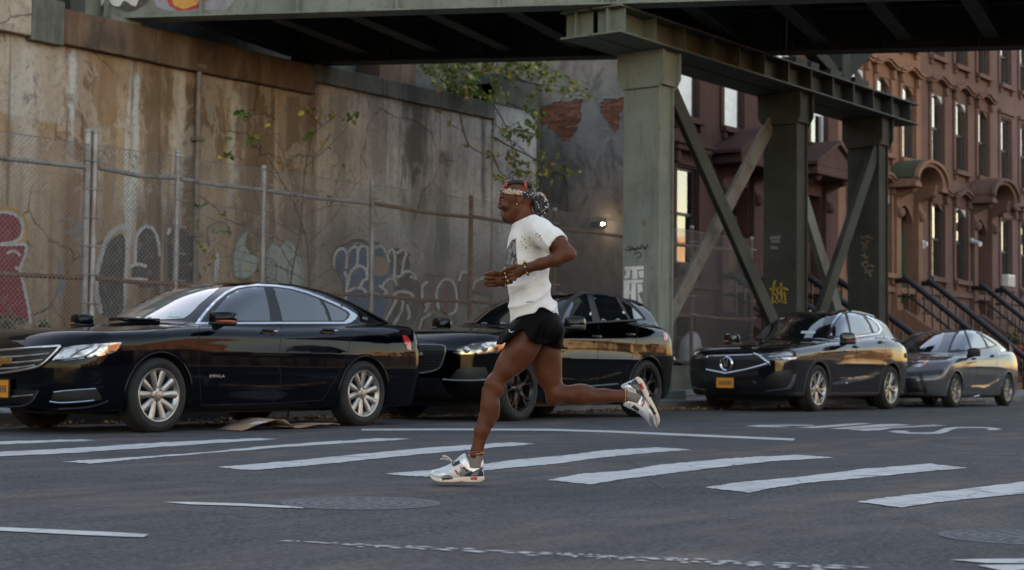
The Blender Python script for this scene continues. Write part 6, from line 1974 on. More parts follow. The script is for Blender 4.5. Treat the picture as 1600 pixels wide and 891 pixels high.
c2.patch('bumper_vent', [(640, 590), (688, 590), (700, 612), (720, 624), (770, 624), (770, 640), (640, 644)], M_GRILL, .003, 4)
c2.seam([(872, 510), (868, 545), (870, 600), (878, 622)]); c2.seam([(936, 508), (935, 560), (932, 620)]); c2.seam([(992, 505), (997, 520), (990, 555), (974, 592), (964, 617)])
c2.seam([(640, 532), (660, 531), (700, 536), (730, 538), (790, 528), (856, 508)], mirror=True)
c2.patch('wing_vent', [(843, 530), (866, 527), (866, 532), (845, 536)], M_CHR, .004, 2, mirror=True)
for (x, y) in ((931, 527), (984, 524)):
    c2.blob('handle', (x, y), (.11, .020, .020), c2.paint, .022, e=.7)
c2.mirror((.98, 1.06, 1.20), (.10, .13, .085), c2.paint, chrome=M_GALV)
c2.patch('tail_light', [(1036, 522), (1042, 520), (1044, 530), (1038, 532)], M_REDL, .005, 2, mirror=True)
c2.patch('spoiler', [(972, 462), (990, 466), (1006, 472), (1008, 478), (1000, 478), (985, 470)], c2.paint, .012, 3)
c2.line('sill_trim', [(880, 606), (930, 603), (966, 600)], .012, M_GALLOY, .004, mirror=True)

# -------------------------------------------------------------- 3: charcoal crossover
suv3 = dict(xf=-1.06, xr=3.86, hw=.95, wb=2.80, rt=.371, rrim=.258, tyrew=.235, rarch=.425, zb=.225, x0b=-.4, height=1.675, phase=.9,
    top=[(-1.15, .89), (-1.04, .95), (-.85, 1.01), (-.4, 1.065), (0, 1.105), (.5, 1.145), (.9, 1.17), (1.5, 1.20), (2.2, 1.245), (2.8, 1.27), (3.3, 1.23), (3.6, 1.15), (3.85, 1.0)],
    tcrown=.075, ktop=.12, kf=.13, kr=.15, kblend=.035, kroof=.12, xmid=2.1, wsbow=.36, rwbow=.16, rcrown=.10, tum=.40, tum2=.12,
    roof=[(.25, .98), (.5, 1.12), (.85, 1.30), (1.2, 1.48), (1.5, 1.605), (1.85, 1.665), (2.3, 1.675), (2.8, 1.655), (3.25, 1.61), (3.50, 1.55), (3.63, 1.38), (3.74, 1.2), (3.85, 1.0)],
    plan=[(-1.1, .91), (-.6, .935), (-.1, .945), (.4, .945), (1.5, .94), (2.4, .945), (2.8, .95), (3.2, .94), (3.5, .90), (3.85, .84)], smx=.95,
    sect=[(.1, .87), (.22, .895), (.35, .915), (.5, .93), (.68, .942), (.84, .95), (.96, .946), (1.06, .93), (1.16, .895), (1.3, .83)],
    gplan=[(0, .76), (.6, .82), (1.2, .85), (2.2, .85), (2.9, .82), (3.4, .77), (3.9, .72)],
    frontz=[(.1, .2), (.25, .1), (.42, .02), (.6, .0), (.8, .0), (.92, .04), (1.05, .14)], fbow=.17, fpow=4.2,
    rearz=[(.1, -.2), (.35, -.05), (.6, .0), (.85, .02), (1.05, -.02), (1.2, -.06), (1.4, -.14)], rbow=.22,
    crease=[([(-.2, .93), (.4, .96), (1.5, 1.0), (2.4, 1.04), (3.4, 1.08)], .008, .04, -.3, 3.3), ([(.3, .50), (1.4, .50), (2.5, .62)], .007, .035, .5, 2.5)], clad=.045, zclad=.30)
c3 = Car(24.02, 12.64, suv3, P_GREY, 'charcoal crossover with chrome pentagon grille and orange plate parked beside the steel columns')
fd3 = [(1291, 532), (1288, 560), (1290, 605), (1335, 601), (1340, 560), (1336, 526)]
rd3 = [(1336, 526), (1340, 560), (1335, 601), (1368, 596), (1374, 585), (1384, 560), (1382, 524)]
c3.body(.022, [('door', fd3), ('door', rd3)])
c3.wheels('multi', M_ALLOY); c3.underside()
c3.patch('window_trim', [(1291, 530), (1296, 515), (1303, 501), (1311, 491), (1320, 486.8), (1333, 486.5), (1350, 490), (1364, 497.5), (1375, 507), (1379, 515), (1375, 522.5), (1340, 527), (1310, 530)], M_CHR, .003, 3, mirror=True)
c3.patch('window_surround', [(1294, 528.5), (1299, 514.5), (1305.5, 502), (1313, 493), (1321, 488.8), (1333, 488.5), (1349, 492), (1362, 499), (1372, 508), (1375.5, 515), (1372, 520.5), (1340, 525), (1310, 528)], M_BPL, .005, 3, mirror=True)
c3.patch('side_window', [(1297, 527), (1301, 516), (1307, 504), (1314, 494.5), (1319, 491), (1324, 507), (1328, 524.5)], M_CGL, .008, 3, mirror=True)
c3.patch('side_window', [(1331, 525), (1328, 507), (1324, 490), (1335, 490.5), (1348, 494.5), (1356, 506), (1362, 521)], M_CGL, .008, 3, mirror=True)
c3.patch('quarter_window', [(1366, 520), (1361, 508), (1354, 497), (1364, 502.5), (1371, 510), (1373, 516), (1371, 519.5)], M_CGL, .008, 3, mirror=True)
c3.patch('windshield', [(1140, 530), (1152, 517), (1165, 505), (1180, 495.5), (1210, 491.5), (1250, 488.5), (1293, 487.5), (1289, 500), (1285, 514), (1281, 528), (1240, 529), (1190, 531)], M_CGL, .004, 5)
c3.patch('registration_sticker', [(1253, 518), (1275, 518.5), (1274, 522), (1252, 521.5)], M_STICK, .007, 3)
gr = c3.patch('grille', [(1094, 571), (1103, 556), (1140, 555.5), (1182, 553.5), (1195, 562), (1197, 567), (1165, 578), (1136, 583), (1112, 578)], M_GRILL, .004, 3)
for q, r in (([(1103, 557), (1140, 556.5), (1182, 554.5)], .016), ([(1180, 553.5), (1188, 557), (1196, 563), (1203, 568)], .034), ([(1203, 568), (1190, 572), (1165, 578.5), (1136, 584)], .030), ([(1136, 584), (1116, 580), (1095, 576)], .026)):
    c3.line('grille_surround', q, r, M_CHR, .008, 8, parent=gr)
for i in range(6): c3.line('grille_bar', [(1102 + abs(i - 2) * 2, 560 + i * 3.4), (1140, 560.5 + i * 3.6), (1188 - max(0, i - 2) * 9, 558.5 + i * 3.4)], .004, M_BPL, .006, 5, parent=gr, sm=3)
# ring emblem with a caliper bar
ep = c3.hit([(1137, 569)]); en = c3.nrm(ep)[0]
em = MB().lathe([(.105, -.012), (.125, 0), (.105, .014), (.085, 0), (.105, -.012)], 32, lambda x, y, z: (-.03 - z, x * .95, y)).build('emblem', M_CHR, c3.root, smooth=50, loc=ep[0])
MB().bar((-.035, -.035, .085), (-.035, -.012, -.02), .02, .03, up=(1, 0, 0)).bar((-.035, .035, .085), (-.035, .012, -.02), .02, .03, up=(1, 0, 0)).bar((-.035, -.03, -.03), (-.035, .03, -.03), .02, .02, up=(1, 0, 0)).build('emblem_bar', M_CHR, em)
hl = c3.patch('headlight', [(1199, 556), (1212, 550), (1238, 548), (1246, 551), (1246, 561), (1226, 562), (1206, 561)], M_BOWL, .005, 3, mirror=True)
c3.line('lamp_strip', [(1204, 558.5), (1224, 557), (1244, 556)], .018, M_CHR, .008, parent=hl)
hr = c3.patch('headlight', [(1078, 556), (1096, 554), (1094, 562), (1086, 566), (1076, 562)], M_BOWL, .005, 3)
c3.patch('fog_recess', [(1198, 589), (1215, 580), (1237, 578), (1239, 586), (1232, 606), (1212, 607), (1196, 600)], M_GRILL, .004, 3, mirror=True)
c3.patch('fog_trim', [(1240, 584), (1245, 584.5), (1240, 600), (1236, 607), (1216, 610), (1196, 612), (1200, 609), (1230, 605), (1235, 598)], M_CHR, .008, 2, mirror=True)
c3.patch('lower_grille', [(1098, 596), (1120, 596), (1178, 594), (1194, 610), (1160, 614), (1104, 614), (1094, 606)], M_GRILL, .003, 4)
hp = c3.hit([(1135.5, 598)])[0]
c3.plate((hp[0] - .03, hp[1], hp[2]))
c3.patch('sill_trim', [(1300, 598), (1330, 590), (1350, 587), (1371, 588.5), (1352, 594), (1320, 599), (1302, 601.5)], M_CHR, .006, 3, mirror=True)
c3.seam([(1291, 532), (1288, 560), (1290, 605)]); c3.seam([(1336, 527), (1340, 560), (1335, 601)]); c3.seam([(1382, 524), (1385, 545), (1378, 575), (1368, 596)])
c3.seam([(1100, 552), (1150, 549), (1200, 548), (1240, 545), (1284, 530)])
for (x, y) in ((1338, 543), (1377, 536)):
    c3.blob('handle_recess', (x, y), (.07, .012, .045), M_BPL, -.004, e=.8); c3.blob('handle', (x, y - 1), (.10, .02, .02), c3.paint, .02, e=.7)
c3.mirror((.80, 1.06, 1.175), (.10, .13, .09), c3.paint, chrome=M_AMB)
c3.patch('tail_light', [(1396, 529), (1407, 528), (1409, 536), (1400, 535)], M_REDL, .006, 2, mirror=True)
c3.line('roof_rail', [(1310, 485), (1340, 483.5), (1368, 492)], .014, M_CHR, .01, mirror=True)
for (x, y) in ((1386, 551), (1391, 549)): pass

# -------------------------------------------------------------- 4: grey hatchback sedan
hat = dict(xf=-.95, xr=3.60, hw=.88, wb=2.70, rt=.318, rrim=.215, tyrew=.205, rarch=.362, zb=.19, x0b=-.4, height=1.49, phase=.3,
    top=[(-1.0, .62), (-.92, .68), (-.75, .77), (-.4, .875), (0, .95), (.4, 1.0), (.8, 1.01), (1.5, 1.02), (2.2, 1.06), (2.8, 1.10), (3.3, 1.11), (3.5, 1.07), (3.65, .98)],
    tcrown=.06, ktop=.10, kf=.12, kr=.12, kblend=.03, kroof=.10, xmid=1.8, wsbow=.36, rwbow=.22, rcrown=.10, tum=.42, tum2=.14,
    roof=[(-.1, .82), (.15, .95), (.5, 1.12), (.9, 1.29), (1.3, 1.43), (1.65, 1.485), (2.0, 1.485), (2.5, 1.42), (3.0, 1.30), (3.35, 1.19), (3.52, 1.10), (3.65, .95)],
    plan=[(-1.0, .76), (-.6, .84), (-.1, .875), (.4, .875), (1.5, .87), (2.4, .88), (2.9, .87), (3.3, .83), (3.65, .77)], smx=.88,
    sect=[(.1, .80), (.2, .83), (.32, .852), (.45, .865), (.62, .878), (.76, .88), (.88, .868), (.98, .84), (1.2, .77)],
    gplan=[(0, .70), (.5, .75), (1.2, .78), (2.0, .78), (2.7, .74), (3.2, .68), (3.65, .60)],
    frontz=[(.1, .16), (.2, .08), (.35, .01), (.5, .0), (.62, .05), (.75, .18), (.9, .35)], fbow=.36, fpow=2.6,
    rearz=[(.1, -.15), (.35, -.03), (.6, .0), (.85, .0), (1.0, -.02), (1.15, -.06)], rbow=.2,
    crease=[([(-.2, .80), (.6, .86), (1.6, .90), (2.6, 1.0), (3.4, 1.06)], .014, .05, .2, 3.3), ([(.3, .36), (1.4, .36), (2.4, .55)], .012, .05, .5, 2.4)], clad=0, zclad=0)
c4 = Car(29.62, 12.52, hat, P_SILV, 'grey hatchback sedan with sloping tail, rightmost of the parked cars')
fd4 = [(1488, 551), (1487, 575), (1490, 610), (1524, 608), (1527, 580), (1523, 547)]
rd4 = [(1523, 547), (1527, 580), (1524, 608), (1546, 604), (1553, 588), (1558, 570), (1556, 545)]
c4.body(.022, [('door', fd4), ('door', rd4)])
c4.wheels('ten', M_GALLOY); c4.underside()
c4.patch('window_surround', [(1481, 551), (1486, 536), (1492, 523), (1499, 515), (1507, 512.5), (1520, 514.5), (1535, 522), (1550, 533), (1559, 540), (1545, 544), (1510, 549)], M_BPL, .003, 3, mirror=True)
c4.patch('side_window', [(1485, 548), (1489, 537), (1495, 524), (1501, 517), (1505, 516), (1511, 530), (1515, 547)], M_CGL, .007, 3, mirror=True)
c4.patch('side_window', [(1519, 546), (1514, 530), (1509, 515), (1518, 517), (1531, 524), (1537, 533), (1541, 543)], M_CGL, .007, 3, mirror=True)
c4.patch('quarter_window', [(1545, 542), (1540, 533), (1535, 526), (1548, 535), (1555, 540)], M_CGL, .007, 3, mirror=True)
c4.patch('windshield', [(1393, 534), (1399, 524), (1408, 517), (1440, 515), (1478, 514.5), (1475, 525), (1471, 538), (1465, 549), (1440, 551), (1408, 552)], M_CGL, .004, 4)
hl = c4.patch('headlight', [(1424, 569), (1440, 563), (1455, 558.5), (1452, 565), (1443, 573), (1430, 575)], M_BOWL, .005, 2, mirror=True)
c4.patch('amber_lens', [(1440, 570), (1452, 561), (1450, 567), (1442, 574)], M_AMB, .008, 2, parent=hl)
c4.patch('bumper_vent', [(1436, 585), (1441, 585), (1449, 606), (1448, 617), (1442, 610)], M_GRILL, .004, 2, mirror=True)
c4.patch('lower_grille', [(1414, 590), (1432, 592), (1440, 612), (1418, 614)], M_GRILL, .004, 3)
c4.seam([(1488, 551), (1487, 575), (1490, 610)]); c4.seam([(1523, 548), (1527, 580), (1524, 608)]); c4.seam([(1556, 545), (1559, 565), (1552, 590), (1546, 604)])
for (x, y) in ((1522, 561), (1551, 556.5)): c4.blob('handle', (x, y), (.09, .02, .018), M_BPL, .014, e=.7)
c4.mirror((.58, .98, 1.03), (.095, .12, .075), M_BPL, chrome=None)
c4.line('sill_trim', [(1488, 622), (1510, 621), (1530, 618)], .012, M_CHR, .004, mirror=True)
c4.patch('tail_light', [(1562, 547), (1570, 545), (1572, 549), (1565, 551)], M_REDL, .006, 2, mirror=True)
# ================================================================ the runner: one skin surface grown from joints, clothes over it
SC_ = 293.0
def L(px, py, y=0.0): return np.array([(px + .0105 * (py - 325) - 715) / SC_, y, (756 - py) / SC_])
class Vol:
    """distance field on a grid; rounded cones and ellipsoids blended in"""
    def __init__(s, lo, hi, h):
        s.lo, s.h = np.array(lo, float), h
        s.n = [int(math.ceil((hi[i] - lo[i]) / h)) + 1 for i in range(3)]
        s.F = np.full(s.n, .08, np.float32)
    def box(s, a, b, pad):
        i0 = np.maximum(np.floor((np.minimum(a, b) - pad - s.lo) / s.h).astype(int), 0)
        i1 = np.minimum(np.ceil((np.maximum(a, b) + pad - s.lo) / s.h).astype(int) + 1, s.n)
        sl = tuple(slice(p, q) for p, q in zip(i0, i1))
        g = [s.lo[k] + s.h * np.arange(i0[k], i1[k], dtype=np.float32) for k in range(3)]
        return sl, np.meshgrid(*g, indexing='ij', sparse=True)
    def put(s, sl, d, k, mode=0):
        F = s.F[sl]
        d = d.astype(np.float32)
        if mode == 0: s.F[sl] = smin(F, d, k)
        else: s.F[sl] = smax(F, -d, k)
    def cone(s, a, b, ra, rb, k=.02, ys=1.0, mode=0):
        a, b = np.asarray(a, float), np.asarray(b, float)
        r = max(ra, rb)
        sl, (X, Y, Z) = s.box(a, b, r * max(1, ys) + .05)
        ab = b - a
        L2 = max((ab ** 2).sum(), 1e-9)
        t = np.clip(((X - a[0]) * ab[0] + (Y - a[1]) * ab[1] + (Z - a[2]) * ab[2]) / L2, 0, 1)
        dx, dy, dz = X - a[0] - t * ab[0], (Y - a[1] - t * ab[1]) / ys, Z - a[2] - t * ab[2]
        s.put(sl, np.sqrt(dx * dx + dy * dy + dz * dz) - (ra + (rb - ra) * t), k, mode)
    def chain(s, pts, k=.02, ys=1.0):
        for (p, q) in zip(pts[:-1], pts[1:]): s.cone(p[0], q[0], p[1], q[1], k, ys)
    def ell(s, c, r, k=.02, rot=0.0, mode=0):
        """ellipsoid turned by rot about the Y axis"""
        c, r = np.asarray(c, float), np.asarray(r, float)
        m = r.max()
        sl, (X, Y, Z) = s.box(c - m, c + m, .05)
        x, y, z = X - c[0], Y - c[1], Z - c[2]
        cr, sr = math.cos(rot), math.sin(rot)
        xa, za = (x * cr + z * sr) / r[0], (-x * sr + z * cr) / r[2]
        ya = y / r[1]
        k0 = np.sqrt(xa * xa + ya * ya + za * za)
        k1 = np.sqrt((xa / r[0]) ** 2 + (ya / r[1]) ** 2 + (za / r[2]) ** 2)
        d = k0 * (k0 - 1) / np.maximum(k1, 1e-4)
        s.put(sl, d, k, mode)
    def mesh(s, smooth=2, lam=.5):
        V, Q = net_from_grid(s.F, s.lo, s.h)
        return relax(V, Q, smooth, lam), Q
def relax(V, Q, it=2, lam=.5):
    E = np.concatenate([Q[:, [0, 1]], Q[:, [1, 2]], Q[:, [2, 3]], Q[:, [3, 0]]])
    for i in range(it):
        for l in (lam, -lam * .98) if it > 1 else (lam,):
            A = np.zeros_like(V); n = np.zeros(len(V))
            for a, b in ((0, 1), (1, 0)):
                for c in range(3): A[:, c] += np.bincount(E[:, a], V[E[:, b], c], len(V))
                n += np.bincount(E[:, a], minlength=len(V))
            V = V + l * (A / np.maximum(n, 1)[:, None] - V)
    return V

k = NB('dark_brown_skin')
v = k.obj()
c = k.ramp(k.noise(v, 9, 4, .6), [(.3, (.078, .022, .007)), (.55, (.120, .035, .011)), (.8, (.160, .050, .018))])
c = k.mix(k.ramp(k.noise(v, 260, 2, .6), [(.3, .35), (.6, 0.0)]), c, (.07, .03, .017))
k.set(color=c, rough=k.ramp(k.noise(v, 20, 3), [(.3, .44), (.7, .58)]), spec=.28, sss=.05)
k.b.inputs['Subsurface Radius'].default_value = (.01, .004, .002)
k.bump(k.noise(v, 420, 3), .10, .001)
M_SKIN = k.mat
k = NB('black_hair')
v = k.obj()
k.set(color=k.ramp(k.noise(v, 160, 3), [(.35, (.004, .003, .003)), (.7, (.028, .02, .016))]), rough=.7); k.bump(k.noise(v, 240, 3), .8, .003)
M_HAIR = k.mat
k = NB('cotton_shirt')
v = k.obj()
c = k.ramp(k.noise(v, 7, 5, .6), [(.3, (.70, .645, .57)), (.6, (.79, .745, .68)), (.8, (.82, .785, .73))])
k.set(color=c, rough=.92, spec=.2, sheen=.25); k.bump(k.m('ADD', k.noise(v, 330, 2), k.m('MULTIPLY', k.noise(k.vmul(v, (1, 1, .6)), 22, 4, .6), 1.6)), .28, .004)
M_SHIRT = k.mat
k = NB('shirt_print')
v = k.obj()
c = k.ramp(k.noise(k.vmul(v, (1.6, 1.6, .8)), 26, 4, .7, .8), [(.42, (.02, .018, .02)), (.5, (.10, .085, .085)), (.58, (.34, .30, .29)), (.66, (.05, .045, .05))])
k.set(color=c, rough=.8); M_PRINT = k.mat
k = NB('black_running_shorts')
v = k.obj()
k.set(color=k.ramp(k.noise(v, 8, 4), [(.3, (.0015, .0013, .0012)), (.7, (.004, .0034, .003))]), rough=.65, spec=.08)
k.bump(k.m('ADD', k.noise(v, 400, 2), k.m('MULTIPLY', k.noise(k.vmul(v, (1.0, 1, 1.2)), 24, 4, .65, .6), 2.0)), .35, .004)
M_SHORT = k.mat
k = NB('bandana_cloth')
v = k.obj()
n1 = k.noise(v, 95, 2, .5)
c = k.ramp(n1, [(.54, (.010, .009, .010)), (.58, (.42, .38, .34))], 'LINEAR')
k.set(color=c, rough=.9); M_BAND = k.mat
k = NB('paisley_cloth')
c = k.ramp(k.noise(k.obj(), 130, 2, .5), [(.46, (.55, .42, .30)), (.54, (.20, .12, .08))])
k.set(color=c, rough=.9); M_PAIS = k.mat
M_REDCL = pmat('red_clip', (.36, .03, .012), .4, 0, .1, 9, 0)
M_GOLDJ = pmat('gold_jewellery', (.75, .45, .14), .22, 1.0, .1, 9, 0)
M_SILVJ = pmat('silver_jewellery', (.55, .55, .56), .2, 1.0, .1, 9, 0)
M_BEAD = pmat('brown_bead', (.10, .045, .02), .35, 0, .5, 40, 0)
M_REDB2 = pmat('red_bead', (.35, .02, .015), .35, 0, .2, 40, 0)
M_SOCK = pmat('taupe_sock', (.20, .155, .125), .95, 0, .15, 40, .4)
M_EYE = pmat('eye_white', (.26, .22, .19), .3, 0, .05, 9, 0)
M_IRIS = pmat('eye_iris', (.015, .008, .005), .2, 0, .1, 9, 0)
M_LIP = pmat('lip_skin', (.13, .05, .04), .45, 0, .15, 30, .1)

org = _r * ((715 - 800) / SC_) + _f * (2600.0 / SC_)
RZ = math.atan2(-FU, RU)

B = Vol((-.215, -.44, .02), (1.16, .36, 1.64), .004)
A = lambda px, py, y, r: (L(px, py, y), r)
# --- torso and pelvis (mostly under the clothes)
B.ell(L(828, 390, 0), (.096, .150, .14), .03, rot=.06)
B.ell(L(831, 373, 0), (.084, .165, .080), .04)
B.ell(L(828, 445, 0), (.074, .105, .13), .04)
B.ell(L(838, 500, 0), (.090, .130, .09), .04)
B.ell(L(850, 508, -.07), (.066, .066, .075), .03)
B.ell(L(850, 508, .07), (.066, .066, .075), .03)
# --- neck and trapezius
B.cone(L(820, 358, 0), L(814, 326, 0), .062, .054, .03)
B.cone(L(838, 362, -.13), L(822, 345, -.03), .05, .045, .03)
B.cone(L(828, 362, .13), L(820, 345, .03), .05, .045, .03)
# --- near (left) leg, forward and reaching down
B.chain([A(834, 510, -.085, .086), A(812, 545, -.10, .072), A(790, 575, -.11, .055), A(773, 597, -.11, .043)], .025)
B.ell(L(802, 549, -.105), (.054, .066, .125), .025, rot=-.62)          # thigh front
B.ell(L(820, 556, -.095), (.044, .056, .11), .03, rot=-.62)            # hamstrings
B.ell(L(767.5, 598, -.11), (.030, .038, .042), .02)                    # kneecap
B.ell(L(778, 606, -.11), (.028, .040, .042), .015)
B.chain([A(769, 602, -.11, .044), A(764.5, 632, -.11, .043), A(752, 672, -.11, .037), A(745, 702, -.11, .030), A(742, 722, -.11, .034)], .02)
B.ell(L(769.5, 630, -.105), (.030, .042, .085), .02, rot=.22)          # calf
B.ell(L(762.5, 636, -.112), (.020, .034, .100), .03, rot=.24)           # shin
B.ell(L(739, 708, -.145), (.016, .012, .016), .01)                   # ankle bone
# --- far (right) leg, trailing with the shank level
B.chain([A(846, 508, .085, .088), A(851, 550, .10, .073), A(858, 588, .11, .057), A(867, 613, .11, .052)], .03)
B.ell(L(842, 560, .10), (.055, .065, .125), .03, rot=.16)
B.ell(L(862, 556, .10), (.048, .06, .115), .03, rot=.16)
B.ell(L(864, 623, .11), (.040, .044, .036), .02)
B.chain([A(870, 614, .11, .051), A(910, 617, .11, .047), A(945, 617, .105, .037), A(976, 617, .10, .031), A(992, 622, .10, .034)], .02)
B.ell(L(908, 610, .105), (.075, .048, .041), .015, rot=-.03)
B.ell(L(905, 624, .112), (.09, .03, .022), .02, rot=.04)
# --- near arm: upper arm back, elbow out, forearm across the body
B.chain([A(842, 368, -.165, .050), A(864, 383, -.25, .046), A(884, 401, -.315, .037)], .025)
B.ell(L(843, 368, -.175), (.048, .048, .048), .03)
B.ell(L(873, 386, -.285), (.042, .040, .034), .02, rot=-.7)
B.ell(L(887, 403, -.318), (.024, .03, .024), .012)
B.chain([A(883, 402, -.315, .036), A(866, 410, -.305, .036), A(842, 417, -.285, .028), A(821, 423, -.268, .026)], .02)
# near hand: back of the hand to the camera, fingers curled away under it
def finger(V, pts, r0, r1, k=.0035):
    n = len(pts) - 1
    for i in range(n): V.cone(pts[i], pts[i + 1], r0 + (r1 - r0) * i / n, r0 + (r1 - r0) * (i + 1) / n, k)
B.cone(L(820, 423.5, -.268), L(810, 426, -.266), .024, .026, .015, ys=.75)
B.ell(L(806, 428.5, -.264), (.034, .017, .034), .014, rot=.35)
for (mx, my, px_, py_, dx) in ((796.5, 422.5, 787.5, 426.0, 1.0), (794.5, 428.4, 784.5, 432.4, .6), (795.5, 434.4, 786.0, 438.6, .2), (798.0, 440.2, 790.0, 443.6, 0)):
    finger(B, [L(mx + 5, my - .5, -.268), L(mx, my, -.277), L(px_, py_, -.268), L(px_ + 1.5, py_ + 2.2, -.243), L(px_ + 8.5, py_ + .5, -.238)], .0105, .0078)
finger(B, [L(813, 422, -.262), L(803, 420.2, -.276), L(792, 424.5, -.285), L(782, 430.5, -.282)], .0130, .0080, .005)
# --- far arm and hand: palm side seen, fingers rolled towards the camera
B.chain([A(824, 366, .17, .060), A(838, 412, .25, .044), A(832, 436, .24, .040), A(806, 441, .20, .034), A(789, 439, .165, .025)], .02)
B.cone(L(789, 439, .165), L(781, 436, .155), .024, .026, .012, ys=.8)
B.ell(L(775, 434.5, .152), (.034, .018, .036), .012, rot=.15)
for (my, tip) in ((425.5, 0), (431.3, -1.5), (437.2, -1.0), (442.6, 1.0)):
    finger(B, [L(772, my + .5, .158), L(764, my, .160), L(757.5 + tip * .4, my + .3, .138), L(761 + tip, my + 1.6, .117), L(771 + tip, my + .8, .118)], .0112, .0080)
finger(B, [L(783, 429.5, .148), L(776, 424, .135), L(768, 423.2, .118), L(760, 425.6, .110)], .0130, .0082, .005)
# --- head: skull, jaw, nose, lips, brow, ear
B.ell(L(810, 304.5, 0), (.086, .071, .076), .02)
B.ell(L(801, 306, 0), (.072, .064, .072), .03)
B.cone(L(797, 318, 0), L(795, 333, 0), .054, .041, .03, ys=.95)
B.cone(L(806, 326, -.038), L(792, 340, -.016), .026, .022, .02)
B.cone(L(806, 326, .038), L(792, 340, .016), .026, .022, .02)
B.ell(L(790.5, 341.5, 0), (.019, .022, .016), .012)
B.ell(L(783.5, 306.2, -.022), (.011, .024, .009), .012)
B.ell(L(783.5, 306.2, .022), (.011, .024, .009), .012)
B.ell(L(784.5, 312.2, -.031), (.012, .015, .008), .010, mode=1)
B.ell(L(784.5, 312.2, .031), (.012, .015, .008), .010, mode=1)
B.ell(L(786, 312, -.030), (.011, .012, .009), .006)
B.ell(L(786, 312, .030), (.011, .012, .009), .006)
B.cone(L(783.6, 309.5, 0), L(779.4, 322.2, 0), .0085, .0125, .008)
B.ell(L(781.4, 323.4, -.012), (.011, .010, .009), .006)
B.ell(L(781.4, 323.4, .012), (.011, .010, .009), .006)
B.ell(L(783.2, 331.4, 0), (.011, .024, .0066), .006)
B.ell(L(784.0, 335.6, 0), (.011, .022, .0072), .006)
B.ell(L(789, 322, -.040), (.022, .02, .016), .015)
B.ell(L(789, 322, .040), (.022, .02, .016), .015)
for sy in (-1, 1):
    B.ell(L(811, 311, sy * .0775), (.0165, .010, .027), .006, rot=-.15)
    B.ell(L(809.6, 311, sy * .0885), (.0085, .0065, .0155), .004, rot=-.15, mode=1)
    B.ell(L(807.6, 318.6, sy * .074), (.009, .008, .010), .005)
V, Q = B.mesh(2, .5)
C = V[Q].mean(1)
pyy = 756 - C[:, 2] * SC_
pxx = C[:, 0] * SC_ + 715 - .0105 * (pyy - 325)
hair = in_poly(np.column_stack([pxx, pyy]), [(784, 290), (784, 278), (812, 274), (845, 280), (845, 304), (828, 303), (824, 296), (818, 290), (800, 288.5)]) & (C[:, 2] > 1.3)
lip = in_poly(np.column_stack([pxx, pyy]), [(776, 329.6), (785, 330), (790, 333.2), (786, 338.6), (776, 338.4)]) & (np.abs(C[:, 1]) < .028) & (C[:, 2] > 1.3)
beard = in_poly(np.column_stack([pxx, pyy]), [(778, 341), (788, 339.5), (797, 345), (792, 352), (778, 352)]) & (np.abs(C[:, 1]) < .03) & (C[:, 2] > 1.3)
mi = np.zeros(len(Q), int); mi[lip] = 2; mi[hair | beard] = 1
person = mesh_obj('person', V, Q, [M_SKIN, M_HAIR, M_LIP], mi, smooth=0)
person.location = (org[0], org[1], 0.0)
person.rotation_euler = (0, 0, RZ)
tag(person, 'man running across the road in white T-shirt, black shorts and patterned headband', 'person')

def nsin(P, f, seed):
    r = np.random.RandomState(seed)
    out = np.zeros(P.shape[:-1])
    for i in range(5):
        w = r.normal(size=3) * f
        out += np.sin(P[..., 0] * w[0] + P[..., 1] * w[1] + P[..., 2] * w[2] + r.uniform(0, 6.28))
    return out / 5

# --- T-shirt
S = Vol((.18, -.40, .80), (.66, .36, 1.44), .005)
S.ell(L(826, 378, 0), (.114, .172, .105), .03)
S.ell(L(825, 402, 0), (.120, .160, .12), .04)
S.cone(L(824, 420, 0), L(826, 452, 0), .104, .096, .05, ys=1.42)
S.cone(L(825, 452, 0), L(834, 510, 0), .106, .134, .05, ys=1.52)
S.ell(L(849, 486, 0), (.075, .14, .07), .04, rot=-.5)
S.cone(L(822, 362, 0), L(817, 349, 0), .078, .062, .035)
S.cone(L(836, 364, -.13), L(842, 365, -.18), .066, .066, .03)
for sy in (-1, 1): S.cone(L(836, 361, sy * .13), L(822, 347, sy * .035), .066, .060, .03)
S.chain([A(842, 366, -.17, .067), A(859, 379, -.235, .065), A(878, 396, -.295, .065)], .03)
S.chain([A(824, 364, .15, .072), A(832, 395, .215, .062), A(836, 412, .245, .058)], .03)
g = [S.lo[i] + S.h * np.arange(S.n[i]) for i in range(3)]
X, Y, Z = np.meshgrid(*g, indexing='ij')
PY = 756 - Z * SC_
PX = X * SC_ + 715 - .0105 * (PY - 325)
# folds: drag lines from the armpit and soft rolls at the waist
P3 = np.stack([X, Y, Z], -1)
def ridge(ph): return (1 - np.abs(np.sin(ph))) ** 1.6 - .35
lowb = np.clip((PY - 408) / 40, 0, 1)
amp = np.clip(.5 + .9 * nsin(P3, 6, 31), 0, 1)
fold = .0115 * lowb * amp * ridge((.50 * PX + .86 * PY) * .105 + 1.1 * nsin(P3, 6, 3) + Y * 6)
fold += .008 * lowb * np.clip(.5 - .9 * nsin(P3, 6, 31), 0, 1) * ridge((.86 * PX - .5 * PY) * .085 + 1.2 * nsin(P3, 7, 5) - Y * 5)
fold += .0075 * np.exp(-((PX - 850) ** 2 + (PY - 395) ** 2) / 900) * ridge((PX * .8 - PY * .6) * .16 + .5)
fold += .0045 * np.exp(-((PX - 800) ** 2 + (PY - 440) ** 2) / 1400) * ridge((PX * .3 + PY) * .14) + .0022 * nsin(P3, 22, 8)
D = S.F - fold.astype(np.float32) * 1.15
shell = np.maximum(D, -(D + .011))
